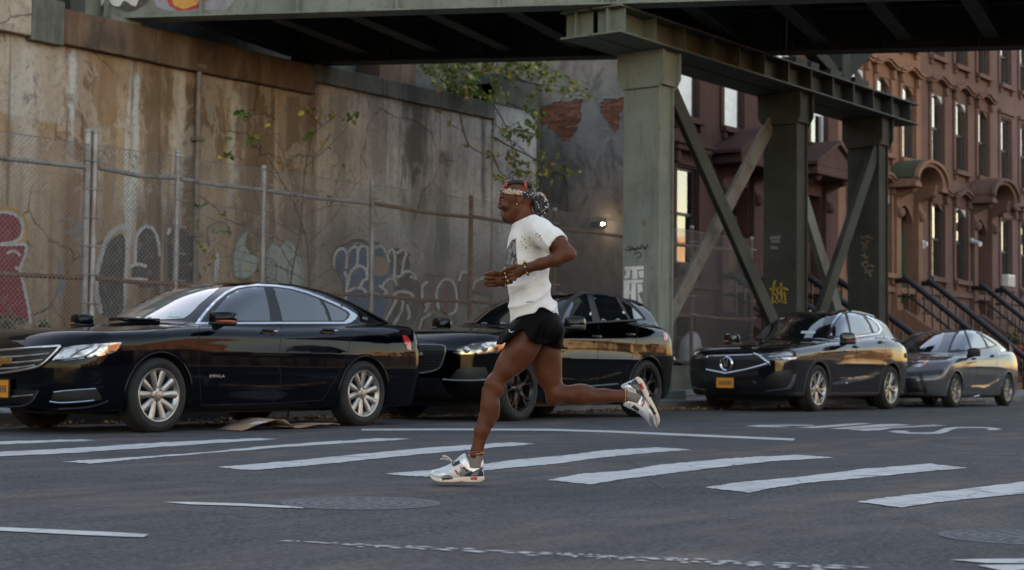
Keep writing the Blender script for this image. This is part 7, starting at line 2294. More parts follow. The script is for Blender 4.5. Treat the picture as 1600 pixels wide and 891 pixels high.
hx = np.array([780, 796, 807, 820, 833, 837, 840, 846, 853, 862, 872, 900.]); hy = np.array([506, 505, 497, 493, 490.5, 486, 482, 481, 484, 489, 496, 500.])
hem = PY - np.interp(PX, hx, hy + 0.0)
D2 = np.maximum(D, np.where(hem > -12, -(D + .011), -1.0))
D2 = np.maximum(D2, hem / SC_)
# neck opening, sleeve ends
nc = L(815.5, 342, 0); nd = np.array([-.36, 0, .93])
nk = (X - nc[0]) * nd[0] + (Y - nc[1]) * nd[1] + (Z - nc[2]) * nd[2]
nr = np.sqrt((X - nc[0]) ** 2 + Y ** 2)
D2 = np.maximum(D2, np.where(nr < .12, np.maximum(nk + .004, -1), -1))
D2 = np.maximum(D2, np.where((nk > -.03) & (nr < .09), -(D + .010), -1))
for (c0, c1_) in ((L(850, 371, -.20), L(869.5, 388, -.268)), (L(830, 388, .20), L(836, 410, .24))):
    dd = (c1_ - c0) / np.linalg.norm(c1_ - c0)
    sd = (X - c1_[0]) * dd[0] + (Y - c1_[1]) * dd[1] + (Z - c1_[2]) * dd[2]
    near = ((X - c1_[0]) ** 2 + (Y - c1_[1]) ** 2 + (Z - c1_[2]) ** 2 < .13 ** 2) & (np.abs(Y) > .195)
    D2 = np.where(near, np.maximum(D2, sd), D2)
    D2 = np.where(near & (sd > -.045), np.maximum(D2, -(D + .010)), D2)
V, Q = net_from_grid(D2.astype(np.float32), S.lo, S.h)
V = relax(V, Q, 2, .5)
C = V[Q].mean(1)
pyy = 756 - C[:, 2] * SC_
pp_ = np.column_stack([C[:, 0] * SC_ + 715 - .0105 * (pyy - 325), pyy])
pr = in_poly(pp_, [(784, 396), (792, 388), (798, 377), (805.5, 374), (805, 390), (806, 402), (807.5, 413), (807, 418), (796, 421), (784, 421)]) & (C[:, 1] < .09)
shirt = mesh_obj('t_shirt', V, Q, [M_SHIRT, M_PRINT], pr.astype(int), person, smooth=0)
def nearest(Vv, px, py, sy=-1):
    """front-most point of a garment under a photo pixel"""
    P = L(px, py, 0)
    d = (Vv[:, 0] - P[0]) ** 2 + (Vv[:, 2] - P[2]) ** 2
    c = np.where(d < .010 ** 2)[0]
    if len(c) == 0: c = np.array([d.argmin()])
    return Vv[c[Vv[c, 1].argmin()]]
rs = random.Random(4)
m = MB()
spots = [(818, 385), (822, 381), (815, 388), (819, 391), (811, 381), (813, 386), (817, 395), (820, 393), (838, 374), (841, 378), (836, 377), (840, 371), (833, 372), (812, 374), (824, 388), (821, 397), (816, 378), (839, 382), (835, 369), (823, 376)]
for (x, y) in spots:
    q = nearest(V, x, y); r = rs.uniform(.0022, .0048)
    m.ellipsoid((q[0], q[1] + .001, q[2]), (r, .003, r * rs.uniform(.7, 1.2)), 7, 4)
sp = m.build('ink_specks', M_HAIR, shirt); sp['kind'] = 'stuff'
sw = [nearest(V, x, y) - np.array([0, .003, 0]) for x, y in ((817, 472.5), (820, 472.2), (824, 471), (829, 470), (831, 469.6))]
MB().tube(sw, [.002, .0055, .0045, .003, .001], 6).build('shirt_mark', M_FRAMEW, shirt, smooth=60)

# --- shorts
T = Vol((.17, -.26, .68), (.62, .27, .96), .005)
T.ell(L(837, 500, 0), (.108, .148, .10), .03)
T.chain([A(834, 510, -.082, .106), A(812, 538, -.10, .108), A(800, 556, -.105, .104)], .04)
T.chain([A(846, 510, .082, .100), A(852, 548, .10, .102), A(853, 566, .10, .10)], .04)
T.ell(L(851, 512, -.065), (.090, .100, .095), .04)
T.ell(L(851, 512, .065), (.090, .100, .095), .04)
g = [T.lo[i] + T.h * np.arange(T.n[i]) for i in range(3)]
X, Y, Z = np.meshgrid(*g, indexing='ij')
PY = 756 - Z * SC_
PX = X * SC_ + 715 - .0105 * (PY - 325)
P3 = np.stack([X, Y, Z], -1)
fold = .011 * np.sin((PX + .45 * PY) * .24 + 3.2 * nsin(P3, 9, 12)) * np.clip((PY - 496) / 18, 0, 1) + .005 * nsin(P3, 26, 14)
D = T.F - fold.astype(np.float32)
nx = np.array([760, 783, 792, 800, 808, 813, 815, 818, 822, 828, 836, 845, 853, 860, 880.]); ny = np.array([541, 538, 532, 526.5, 520, 515.5, 514, 520, 527, 533.5, 537, 538.5, 536, 534, 532.])
fx = np.array([760, 800, 830, 846, 858, 868, 878, 900.]); fy = np.array([541, 541, 541, 540, 538.5, 541.5, 543.5, 545.])
hem = np.where(Y < -.01, PY - np.interp(PX, nx, ny), PY - np.interp(PX, fx, fy))
D2 = np.maximum(D, -(D + .011))
D2 = np.where(PY < 500, D, D2)
D2 = np.maximum(D2, hem / SC_)
D2 = np.maximum(D2, (478 - PY) / SC_)
V, Q = net_from_grid(D2.astype(np.float32), T.lo, T.h)
V = relax(V, Q, 2, .5)
shorts = mesh_obj('shorts', V, Q, M_SHORT, None, person, smooth=0)
# white tick mark on the leg
tk = [(793, 516.4), (795, 519.6), (798, 520.6), (802.4, 517.4), (799, 518.9), (796.6, 518.9), (795.4, 517.4), (795.2, 515.6)]
P_, T_ = fill2d(tk)
vs_ = [nearest(V, a, b) for a, b in P_]
yy = min(q[1] for q in vs_) - .003
o = MB()
o.prism(tk, lambda a, b: (L(a, b)[0], nearest(V, a, b)[1] - .004, L(a, b)[2]), lambda a, b: (L(a, b)[0], nearest(V, a, b)[1] + .006, L(a, b)[2]))
o.build('shorts_mark', M_FRAMEW, shorts)

# --- head cloth: ring on the skull, paisley patch, knot and tails
BV = np.array([tuple(q.co) for q in person.data.vertices])
HV = BV[BV[:, 2] > 1.36]
def ring(y_front, y_back, w, off, name, mat, parent, a0=0.0, a1=2 * math.pi, n=64, px0=781.0, px1=834.0):
    cen = L(808.5, 0, 0)[0]
    rows = []
    for i in range(n + 1):
        a = a0 + (a1 - a0) * i / n
        dirx, diry = -math.cos(a), math.sin(a)
        t = (1 - math.cos(a)) / 2
        zc = L(0, y_front + (y_back - y_front) * t)[2]
        prof = []
        for dz in (-w / 2, -w / 6, w / 6, w / 2):
            z = zc + dz
            sel = HV[np.abs(HV[:, 2] - z) < .006]
            rel = np.column_stack([sel[:, 0] - cen, sel[:, 1]])
            ang = np.arctan2(rel[:, 1] * dirx - rel[:, 0] * diry, rel[:, 0] * dirx + rel[:, 1] * diry)
            c_ = np.abs(ang) < .16
            r = np.percentile((rel[c_] @ np.array([dirx, diry])), 80) if c_.any() else .075
            prof.append((cen + dirx * (r + off), diry * (r + off), z))
        rows.append(prof)
    vs = [p for r_ in rows for p in r_]
    fs = [(i * 4 + j, (i + 1) * 4 + j, (i + 1) * 4 + j + 1, i * 4 + j + 1) for i in range(n) for j in range(3)]
    o = mesh_obj(name, vs, fs, mat, None, parent, smooth=0)
    md = o.modifiers.new('thick', 'SOLIDIFY'); md.thickness = .004; md.offset = 1
    return o
hb = ring(297.5, 305.5, .034, .004, 'headband', M_BAND, person)
ring(299.0, 304.5, .026, .0085, 'paisley_fold', M_PAIS, hb, a0=-1.95, a1=-.75, n=22)
MB().ellipsoid(L(835, 306.5, -.012), (.016, .016, .017), 12, 8, e=.8).build('knot', M_BAND, hb, smooth=60)
def ribbon(pts, w, name, mat, parent, tw=0.0):
    q = smooth_open(pts, 7)
    vs, n = [], len(q)
    for i, p in enumerate(q):
        d = np.array(q[min(i + 1, n - 1)]) - np.array(q[max(i - 1, 0)])
        d /= np.linalg.norm(d)
        s = np.array([-d[2], .35 + tw * i / n, d[0]]); s -= d * (s @ d); s /= np.linalg.norm(s)
        ww = w * (1 - .25 * (i / n))
        vs += [np.array(p) - s * ww / 2, np.array(p), np.array(p) + s * ww / 2]
    fs = [(i * 3 + j, i * 3 + 3 + j, i * 3 + 4 + j, i * 3 + 1 + j) for i in range(n - 1) for j in range(2)]
    o = mesh_obj(name, vs, fs, mat, None, parent, smooth=0)
    md = o.modifiers.new('thick', 'SOLIDIFY'); md.thickness = .004; md.offset = 0
    return o
ribbon([L(835, 305, -.015), L(842, 302.5, -.02), L(849, 308, -.025), L(853, 318, -.028), L(852.5, 327, -.03), L(847, 334, -.03), L(843, 340, -.028)], .028, 'headband_tail', M_BAND, hb)
ribbon([L(836, 303.5, -.018), L(843, 302, -.024), L(849, 306, -.028), L(853, 314, -.030)], .014, 'headband_tail', M_PAIS, hb)
ribbon([L(834, 307, -.01), L(836, 316, -.012), L(840, 327, -.014), L(845, 338, -.016), L(849, 347, -.018)], .030, 'headband_tail', M_BAND, hb, .4)
ribbon([L(833, 308, .01), L(834, 318, .012), L(837, 330, .012), L(839, 340, .012)], .028, 'headband_tail', M_BAND, hb, -.3)
# braids on top running back, and hanging behind
for i, y in enumerate((-.040, -.024, -.008, .008, .024, .040)):
    m = MB()
    pts, rs_ = [], []
    for j in range(30):
        t = j / 29
        x = 789 + 44 * t
        cx = L(x, 0)[0]
        sel = HV[(np.abs(HV[:, 0] - cx) < .008) & (np.abs(HV[:, 1] - y * (1 + .2 * math.sin(t * 3))) < .008)]
        z = sel[:, 2].max() if len(sel) else L(0, 286)[2]
        pts.append((cx, y * (1 + .2 * math.sin(t * 3)), z + .0005)); rs_.append(.0062 + .0014 * math.sin(j * 2.1))
    m.tube(pts, rs_, 7)
    m.build('braid', M_HAIR, person, smooth=60)
for i in range(5):
    y = -.03 + .015 * i
    pts = [L(832, 308, y), L(835 + i * .8, 320, y * 1.1), L(836 + i * 1.3, 331, y), L(838 + i * 1.2, 341 - (i % 2) * 3, y)]
    q = smooth_open(pts, 8)
    MB().tube(q, [.008 + .002 * math.sin(j * 1.9) for j in range(len(q))], 7).build('braid', M_HAIR, person, smooth=60)
for (x0, y0, x1, y1) in ((786.5, 294.5, 791, 286.5), (820.5, 294.5, 819, 283.5)):
    MB().tube([L(x0, y0, -.052), L((x0 + x1) / 2, (y0 + y1) / 2, -.060), L(x1, y1, -.040)], [.008, .009, .006], 8).build('hair_clip', M_REDCL, person, smooth=60)
# eyes, brow, ear stud, chain
for sy in (-1, 1):
    e = MB().ellipsoid(L(784.6, 312.3, sy * .0305), (.0085, .0125, .0058), 12, 8).build('eye', M_EYE, person, smooth=60)
    MB().ellipsoid(L(782.5, 312.3, sy * .0305), (.0050, .0075, .0054), 10, 6).build('iris', M_IRIS, e, smooth=60)
    MB().tube([L(781.6, 310.6, sy * .018), L(782.4, 310.0, sy * .032), L(786.5, 310.8, sy * .044)], .0024, 6).build('eyelid', M_SKIN, person, smooth=60)
    MB().tube([L(780.2, 306.8, sy * .014), L(780.6, 305.6, sy * .028), L(784.6, 306.4, sy * .046)], [.0025, .003, .002], 6).build('eyebrow', M_HAIR, person, smooth=60)
    MB().ellipsoid(L(806.4, 320.2, sy * .084), (.0045, .0045, .0045), 8, 6).build('earring', M_GOLDJ, person, smooth=60)
q = [L(818 - 14.5 * math.cos(a), 341.8 + 7.5 * math.cos(a), .058 * math.sin(a)) for a in np.linspace(0, 2 * math.pi, 48, endpoint=False)]
MB().tube(q, .0032, 6, closed=True).build('necklace', M_GOLDJ, person, smooth=60)
q = [L(818 - 16 * math.cos(a), 345.0 + 8 * math.cos(a), .066 * math.sin(a)) for a in np.linspace(0, 2 * math.pi, 48, endpoint=False)]
MB().tube(q, .0085, 8, closed=True).build('collar', M_SHIRT, shirt, smooth=60)

def beads(c, axis, r, n, br, mats, name, parent, ysq=1.0):
    axis = Vector(axis).normalized()
    a = axis.cross(Vector((0, 1, 0))); a.normalize(); b = axis.cross(a)
    ms = [MB() for _ in mats]
    for i in range(n):
        t = 2 * math.pi * i / n
        p = Vector(c) + a * math.cos(t) * r + b * math.sin(t) * r * ysq
        ms[i % len(mats)].ellipsoid(p, (br, br, br), 8, 6)
    o = ms[0].build(name, mats[0], parent, smooth=60); o['kind'] = 'stuff'
    for mm, mt in zip(ms[1:], mats[1:]):
        q_ = mm.build('beads', mt, o, smooth=60); q_['kind'] = 'stuff'
    return o
beads(L(820.5, 423, -.268), (-.94, .2, -.28), .034, 18, .0066, [M_BEAD, M_HAIR, M_GOLDJ], 'bracelet', person, .95)
beads(L(790, 439, .165), (-.97, .1, .2), .031, 20, .004, [M_GOLDJ], 'bracelet', person, .95)
beads(L(744.5, 704, -.11), (-.15, 0, .98), .037, 26, .0046, [M_REDB2], 'anklet', person)
beads(L(744.0, 707, -.11), (-.22, 0, .97), .0385, 26, .0042, [M_GOLDJ], 'anklet', person)
beads(L(977, 617, .10), (.98, 0, .0), .037, 24, .0042, [M_GOLDJ], 'anklet', person)
for (x, y, yy, mt) in ((789.6, 425.2, -.272, M_SILVJ), (787.8, 431.3, -.272, M_GOLDJ), (789.4, 437.2, -.272, M_SILVJ), (792.5, 442.6, -.272, M_GOLDJ)):
    d = Vector((-.9, 0, -.4)).normalized(); a = d.cross(Vector((0, 1, 0))); b = d.cross(a)
    c_ = Vector(L(x, y, yy))
    MB().tube([c_ + a * math.cos(t) * .0108 + b * math.sin(t) * .0108 for t in np.linspace(0, 6.283, 18, endpoint=False)], .0021, 6, closed=True).build('ring', mt, person, smooth=60)

# --- shoes
k = NB('silver_mesh'); v = k.obj()
c = k.ramp(k.noise(v, 500, 2), [(.4, (.40, .42, .46)), (.6, (.68, .70, .74))])
k.set(color=c, rough=.55, metal=.15); k.bump(k.noise(v, 500, 2), .3, .002); M_SMESH = k.mat
M_SWHITE = pmat('shoe_white_leather', (.66, .62, .57), .45, 0, .12, 30, .1)
M_SSILV = pmat('shoe_silver', (.55, .53, .52), .28, .75, .12, 40, .05)
M_SNAVY = pmat('shoe_navy', (.018, .022, .035), .55, 0, .2, 30, .1)
M_SGREY = pmat('shoe_grey_suede', (.20, .18, .16), .85, 0, .2, 60, .3)
M_SRED = pmat('shoe_red', (.42, .012, .025), .5, 0, .1, 30, 0)
M_SSOLE = pmat('cream_midsole', (.68, .56, .42), .6, 0, .12, 20, .1)
M_SRUB = pmat('dark_outsole', (.02, .02, .022), .8, 0, .2, 20, .2)
M_LACE = pmat('cream_lace', (.55, .48, .42), .9, 0, .1, 60, .3)
SL = .283
s_top = curve([(0, .052), (.02, .066), (.06, .078), (.10, .096), (.135, .120), (.165, .146), (.185, .156), (.20, .132), (.225, .112), (.25, .115), (.27, .126), (.283, .120)])
s_bot = curve([(0, .040), (.02, .026), (.05, .020), (.12, .022), (.18, .028), (.283, .030)])
s_w = curve([(0, .012), (.01, .026), (.03, .038), (.07, .048), (.11, .049), (.16, .040), (.20, .034), (.245, .034), (.27, .028), (.283, .014)])
b_bot = curve([(0, .034), (.02, .012), (.05, .002), (.10, .0), (.16, .002), (.24, .0), (.27, .004), (.283, .014)])
def PL(pts): return [(-(q[0] - 672) / SC_ * -1, 0) for q in pts]
def sp(x, y):      # photo close-up coordinates of the planted shoe -> shoe space (from toe, up)
    px, py = 640 + x / 8.1, 660 + y / 8.1
    return ((px - 672) / SC_, (750.5 - py) / SC_)
zones = [
    (1, [sp(*q) for q in ((430, 660), (520, 560), (560, 540), (640, 460), (720, 400), (760, 500), (700, 660))]),
    (4, [sp(*q) for q in ((640, 530), (700, 540), (860, 560), (900, 560), (910, 660), (690, 670), (620, 640))]),
    (3, [sp(*q) for q in ((690, 640), (740, 600), (880, 530), (915, 520), (925, 560), (800, 600), (770, 640), (860, 640), (870, 580), (900, 560), (925, 600), (930, 672), (690, 672))]),
    (2, [sp(*q) for q in ((660, 430), (700, 420), (745, 500), (800, 550), (850, 530), (905, 460), (930, 470), (925, 520), (860, 560), (800, 590), (700, 545), (650, 470))]),
    (3, [sp(*q) for q in ((668, 532), (690, 526), (748, 580), (738, 592), (720, 590))]),
    (5, [sp(*q) for q in ((568, 570), (590, 564), (628, 618), (606, 630))]),
    (2, [sp(*q) for q in ((610, 556), (640, 550), (700, 620), (676, 626))]),
    (3, [sp(*q) for q in ((532, 500), (545, 470), (628, 450), (640, 490), (560, 530))]),
    (2, [sp(*q) for q in ((260, 570), (330, 575), (420, 600), (520, 640), (540, 660), (380, 640), (270, 610))]),
]
def shoe(parent, name):
    def fu(x, y, z):
        xc = np.clip(x, 0, SL)
        zb_, zt = s_bot(xc), s_top(xc)
        zc, hh = (zb_ + zt) / 2, (zt - zb_) / 2
        w = s_w(xc) * (1 - .30 * np.clip((z - zb_) / np.maximum(zt - zb_, .01), 0, 1) ** 1.5)
        q = (np.abs(y / w) ** 2.5 + np.abs((z - zc) / hh) ** 3.0) ** (1 / 2.6) - 1
        v = q * np.minimum(w, hh)
        v = np.maximum(v, np.maximum(-x, x - SL) * .8)
        # opening for the ankle
        op = np.sqrt(((x - .222) / .040) ** 2 + (y / .024) ** 2 + ((z - .165) / .060) ** 2) - 1
        return np.maximum(v, -op * .03)
    V, Q = surface_net(fu, (-.01, -.06, .005), (SL + .012, .06, .17), .0032)
    V = relax(V, Q, 2, .5)
    C = V[Q].mean(1)
    mi = np.zeros(len(Q), int)
    for (z_, poly) in zones:
        mi[in_poly(C[:, [0, 2]], poly)] = z_
    up_ = mesh_obj(name, V, Q, [M_SMESH, M_SWHITE, M_SSILV, M_SNAVY, M_SGREY, M_SRED], mi, parent, smooth=0)
    def fs(x, y, z):
        xc = np.clip(x, 0, SL)
        zb_, zt = b_bot(xc), s_bot(xc) + .008
        zc, hh = (zb_ + zt) / 2, (zt - zb_) / 2
        w = s_w(xc) * 1.07 + .003
        q = (np.abs(y / w) ** 3 + np.abs((z - zc) / hh) ** 4) ** (1 / 3.4) - 1
        v = q * np.minimum(w, hh)
        v = np.maximum(v, np.maximum(-.004 - x, x - SL - .004))
        nt = np.sqrt(((x - .168) / .009) ** 2 + ((z - .0) / .012) ** 2) - 1
        return np.maximum(v, -nt * .008)
    V, Q = surface_net(fs, (-.02, -.066, -.012), (SL + .02, .066, .05), .0032)
    V = relax(V, Q, 2, .4)
    C = V[Q].mean(1)
    mi = np.where(C[:, 2] < b_bot(np.clip(C[:, 0], 0, SL)) + .0035, 1, 0)
    mi[in_poly(C[:, [0, 2]], [(.062, .030), (.12, .034), (.125, .022), (.07, .016)])] = 2
    mi[in_poly(C[:, [0, 2]], [(.215, .032), (.25, .034), (.25, .020), (.215, .020)])] = 3 if name == 'shoe' and parent.name.startswith('person') else 0
    mesh_obj('midsole', V, Q, [M_SSOLE, M_SRUB, M_SNAVY, M_SRED], mi, up_, smooth=0)
    # laces
    m = MB()
    for i in range(6):
        x = .098 + i * .0135
        z = float(s_top(x)) - .001
        w = float(s_w(x)) * .62
        m.tube([(x, -w, z - .010), (x + .004, -w * .5, z), (x + .006, w * .5, z), (x + .002, w, z - .010)], .0028, 6)
    o = m.build('laces', M_LACE, up_, smooth=60); o['kind'] = 'stuff'
    return up_
def place_shoe(o, heel_toe, toe_px, y, base_dir):
    # local x runs toe -> heel, local z up from the sole
    ex = Vector((base_dir[0], 0, base_dir[1])).normalized()
    ez = Vector((-ex.z, 0, ex.x))
    M = Matrix.Identity(4)
    t = L(*toe_px, y)
    for i in range(3): M[i][0], M[i][1], M[i][2], M[i][3] = ex[i], (0, 1, 0)[i], ez[i], t[i]
    o.matrix_local = M
sh = shoe(person, 'shoe')
place_shoe(sh, None, (672, 751.5), -.112, (1, .0))
sh['label'] = 'silver and white running shoe on the leading foot'
sh2 = shoe(person, 'shoe')
# trailing shoe: toe down, sole to the right
place_shoe(sh2, None, (1037, 660), .10, (-.42, .906))
MB().tube([L(744, 707, -.11), L(742.5, 716, -.11), L(741.5, 728, -.112)], [.0335, .0385, .041], 20).build('sock', M_SOCK, person, smooth=60)
MB().tube([L(979, 617, .10), L(988, 618.5, .10), L(997, 622, .10)], [.035, .040, .041], 20).build('sock', M_SOCK, person, smooth=60)
q = smooth_open([(.115, -.01, .112), (.10, -.02, .128), (.085, -.026, .138), (.068, -.03, .140)], 6)
MB().tube(q, [.006] * len(q), 6).build('loose_lace', M_LACE, sh, smooth=60)
q = smooth_open([(.115, .0, .112), (.095, -.012, .122), (.072, -.02, .126), (.058, -.028, .124)], 6)
MB().tube(q, [.005] * len(q), 6).build('loose_lace', M_LACE, sh, smooth=60)
# ================================================================ plants
k = NB('green_leaf')
c = k.ramp(k.rnd(), [(0, (.045, .095, .018)), (.5, (.10, .165, .028)), (1, (.24, .20, .03))])
c = k.mix(k.ramp(k.noise(k.pos(), 6, 2), [(.40, 0.0), (.62, 1.0)]), c, (.16, .21, .04))
tb = k.n('ShaderNodeBsdfTranslucent'); k.put(tb.inputs[0], c)
k.set(color=c, rough=.55)
mx = k.n('ShaderNodeMixShader'); mx.inputs[0].default_value = .35
k.nt.links.new(k.b.outputs[0], mx.inputs[1]); k.nt.links.new(tb.outputs[0], mx.inputs[2])
k.nt.links.new(mx.outputs[0], k.nt.nodes['Material Output'].inputs[0])
M_LEAF = k.mat
k = NB('yellow_leaf')
c = k.ramp(k.noise(k.pos(), 7, 2), [(.3, (.30, .17, .02)), (.7, (.42, .34, .05))])
k.set(color=c, rough=.6); M_LEAFY = k.mat
M_BARK = pmat('thin_bark', (.075, .055, .042), .9, 0, .3, 20, .3)
rp = random.Random(21)
def leaf(m, c, s, rnd_):
    d = Vector((rnd_.gauss(0, 1), rnd_.gauss(0, 1) * .7, rnd_.gauss(-.25, .7))).normalized()
    e = d.cross(Vector((rnd_.gauss(0, 1), rnd_.gauss(0, 1), rnd_.gauss(0, 1))))
    if e.length < .05: e = d.cross(Vector((1, 0, .2)))
    e.normalize()
    n = d.cross(e)
    c = Vector(c)
    vs = [c, c + d * s * .3 + e * s * .30 + n * s * .06, c + d * s * .62 + e * s * .28 + n * s * .05, c + d * s, c + d * s * .62 - e * s * .28 + n * s * .05, c + d * s * .3 - e * s * .30 + n * s * .06, c + d * s * .5 - n * s * .02]
    m.add(vs, [(0, 1, 6), (1, 2, 6), (2, 3, 6), (3, 4, 6), (4, 5, 6), (5, 0, 6)])
def twig(m, pts, r0, r1, sm=5):
    q = smooth_open(pts, sm)
    n = len(q)
    m.tube(q, [r0 + (r1 - r0) * i / (n - 1) for i in range(n)], 6)
    return q

# thin bare sapling between the fence and the wall, a few leaves left
VS = 20.9
sap = empty('sapling', onv(452, 505, VS), 'thin bare sapling with a few green leaves growing between fence and wall', 'sapling')
sb = sap.location
m = MB()
def S2(x, y, dv=0.0): return onv(x, y, VS + dv)
twig(m, [S2(452, 505), S2(455, 430), S2(466, 370), S2(470, 320), S2(474, 260), S2(486, 205), S2(500, 170)], .020, .004)
twig(m, [S2(478, 505, .2), S2(482, 440, .2), S2(478, 380, .15), S2(462, 330, .1), S2(430, 270), S2(402, 225), S2(378, 178)], .018, .004)
tw = [[(470, 320), (440, 290), (410, 262), (380, 250), (350, 242)], [(474, 260), (500, 235), (530, 205), (546, 184)], [(466, 370), (420, 345), (380, 330), (330, 318), (300, 300)], [(478, 380), (520, 340), (545, 300), (570, 270)],
      [(455, 430), (410, 400), (360, 388), (318, 372)], [(470, 400), (430, 372), (380, 352), (340, 348)], [(480, 440), (440, 420), (400, 410), (352, 400), (320, 408)], [(482, 440), (530, 410), (560, 380), (590, 350)],
      [(470, 320), (500, 300), (512, 312), (520, 330)], [(462, 330), (450, 280), (440, 240), (415, 186)], [(474, 260), (478, 225), (480, 176)], [(486, 205), (505, 192), (518, 180)], [(430, 270), (400, 262), (372, 255)],
      [(478, 470), (430, 450), (380, 446), (330, 452)], [(455, 450), (420, 436), (380, 424), (340, 426)], [(482, 460), (520, 440), (560, 430), (600, 436)], [(480, 420), (500, 390), (520, 370), (556, 358)], [(402, 225), (398, 210), (394, 196)], [(470, 340), (520, 322), (560, 322), (600, 312)], [(456, 420), (436, 380), (424, 340), (420, 300)]]
for t in tw:
    dv = rp.uniform(-.5, .5)
    q = twig(m, [S2(x + rp.uniform(-3, 3), y + rp.uniform(-3, 3), dv * i / len(t)) for i, (x, y) in enumerate(t)], .008, .0025)
    for _ in range(2):
        a = Vector(q[rp.randrange(4, len(q))]); d = Vector((rp.gauss(0, .4), rp.gauss(0, .2), rp.uniform(.1, .5)))
        twig(m, [a, a + d * .5 + Vector((0, 0, .03)), a + d], .004, .002, 4)
at(m.build('branches', M_BARK, None, smooth=50), sap)['kind'] = 'stuff'
m = MB(); my = MB()
for (x, y, n) in [(378, 174, 9), (348, 242, 9), (392, 216, 7), (414, 185, 5), (480, 175, 7), (516, 178, 6), (546, 183, 9), (485, 208, 7), (352, 212, 4), (512, 313, 6), (302, 345, 5), (312, 378, 6), (322, 392, 7), (345, 331, 5), (440, 258, 3), (465, 352, 4), (300, 322, 4), (500, 222, 3), (318, 318, 4), (326, 420, 4), (530, 258, 2), (352, 360, 4), (402, 420, 3)]:
    c_ = Vector(S2(x, y, rp.uniform(-.3, .3)))
    for _ in range(n):
        leaf(my if rp.random() < .16 else m, c_ + Vector((rp.gauss(0, .06), rp.gauss(0, .06), rp.gauss(0, .04))), rp.uniform(.09, .16), rp)
at(m.build('leaves', M_LEAF, None), sap)['kind'] = 'stuff'
at(my.build('yellow_leaves', M_LEAFY, None), sap)['kind'] = 'stuff'

# leafy tree standing behind the wall, its branches hanging over the end pier
VT = 21.4
tree = empty('overhanging_tree', (29.0, VW + 1.7, 6.0), 'small tree with yellow green leaves hanging over the end of the concrete wall', 'tree')
m = MB()
def T2(x, y, dv=0.0): return onv(x, y, VT + dv)
tr0 = T2(745, 160, 2.0)
twig(m, [(tr0[0], tr0[1], 5.0), T2(742, 170, 2.0), T2(748, 120, 1.6), T2(760, 80, 1.2), T2(770, 30, 1.0)], .10, .05)
br = [[(748, 120, 1.6), (780, 118, .6), (830, 128, 0), (870, 132, -.2), (905, 138, -.3)], [(760, 100, 1.3), (800, 118, .4), (850, 134, 0), (886, 147, -.2)], [(745, 140, 1.6), (765, 158, .4), (790, 200, 0), (800, 240, 0), (808, 270, 0)],
      [(748, 130, 1.5), (720, 112, .6), (690, 104, .2), (650, 102, 0)], [(770, 150, .8), (820, 172, .1), (840, 195, 0)], [(690, 104, .6), (712, 165, .0), (722, 205, .0), (735, 230, 0), (770, 243, -.1), (790, 238, 0)],
      [(770, 213, .1), (795, 228, 0), (830, 245, -.1), (860, 262, -.2), (884, 266, -.2), (912, 270, -.3)], [(790, 238, 0), (808, 252, 0), (826, 258, -.1)], [(768, 240, .1), (780, 268, 0), (800, 280, 0)], [(800, 200, 0), (824, 205, 0), (842, 212, 0)],
      [(760, 90, 1.2), (800, 95, .5), (840, 100, 0), (870, 110, -.2)], [(748, 120, 1.5), (735, 108, .7), (700, 98, .3), (670, 96, .2)]]
ends = []
for b in br:
    q = twig(m, [T2(*p) for p in b], .022, .005)
    ends.append(q)
    for _ in range(4):
        a = Vector(q[rp.randrange(3, len(q))]); d = Vector((rp.gauss(0, .35), rp.gauss(0, .2), rp.gauss(-.05, .3)))
        q2 = twig(m, [a, a + d * .5, a + d], .006, .0025, 4); ends.append(q2)
at(m.build('branches', M_BARK, None, smooth=50), tree)['kind'] = 'stuff'
m = MB(); my = MB()
cl = [(705, 133, 22), (722, 140, 24), (742, 142, 24), (762, 148, 22), (690, 126, 16), (735, 130, 20), (882, 138, 14), (898, 135, 12), (912, 141, 7), (832, 155, 10), (822, 158, 8), (788, 150, 8), (824, 188, 8), (786, 198, 9), (804, 200, 9), (812, 206, 12), (818, 212, 10), (828, 208, 10), (836, 210, 6), (796, 238, 7), (800, 248, 6), (841, 243, 8), (848, 256, 5), (832, 270, 9), (842, 268, 7), (880, 262, 10), (888, 268, 7), (856, 275, 6), (815, 272, 7), (836, 288, 6), (802, 266, 6), (836, 172, 5),
      (660, 98, 8), (690, 100, 9), (710, 108, 10), (735, 104, 10), (760, 105, 10), (786, 98, 12), (806, 102, 12), (826, 106, 12), (846, 112, 10), (856, 120, 8), (790, 112, 8), (770, 124, 8), (778, 140, 7), (752, 150, 7), (700, 120, 5), (820, 96, 9), (840, 98, 8), (872, 118, 5), (674, 110, 6), (740, 128, 6), (800, 88, 10), (770, 90, 8), (715, 95, 8)]
for (x, y, n) in cl:
    c_ = Vector(T2(x, y, rp.uniform(-.2, .3)))
    for _ in range(int(n * (2.4 if y < 126 else 1.1))):
        leaf(my if rp.random() < .2 else m, c_ + Vector((rp.gauss(0, .09), rp.gauss(0, .09), rp.gauss(0, .055))), rp.uniform(.09, .17), rp)
for q in ends:
    for _ in range(5):
        leaf(my if rp.random() < .2 else m, Vector(q[rp.randrange(len(q) // 2, len(q))]), rp.uniform(.08, .14), rp)
at(m.build('leaves', M_LEAF, None), tree)['kind'] = 'stuff'
at(my.build('yellow_leaves', M_LEAFY, None), tree)['kind'] = 'stuff'

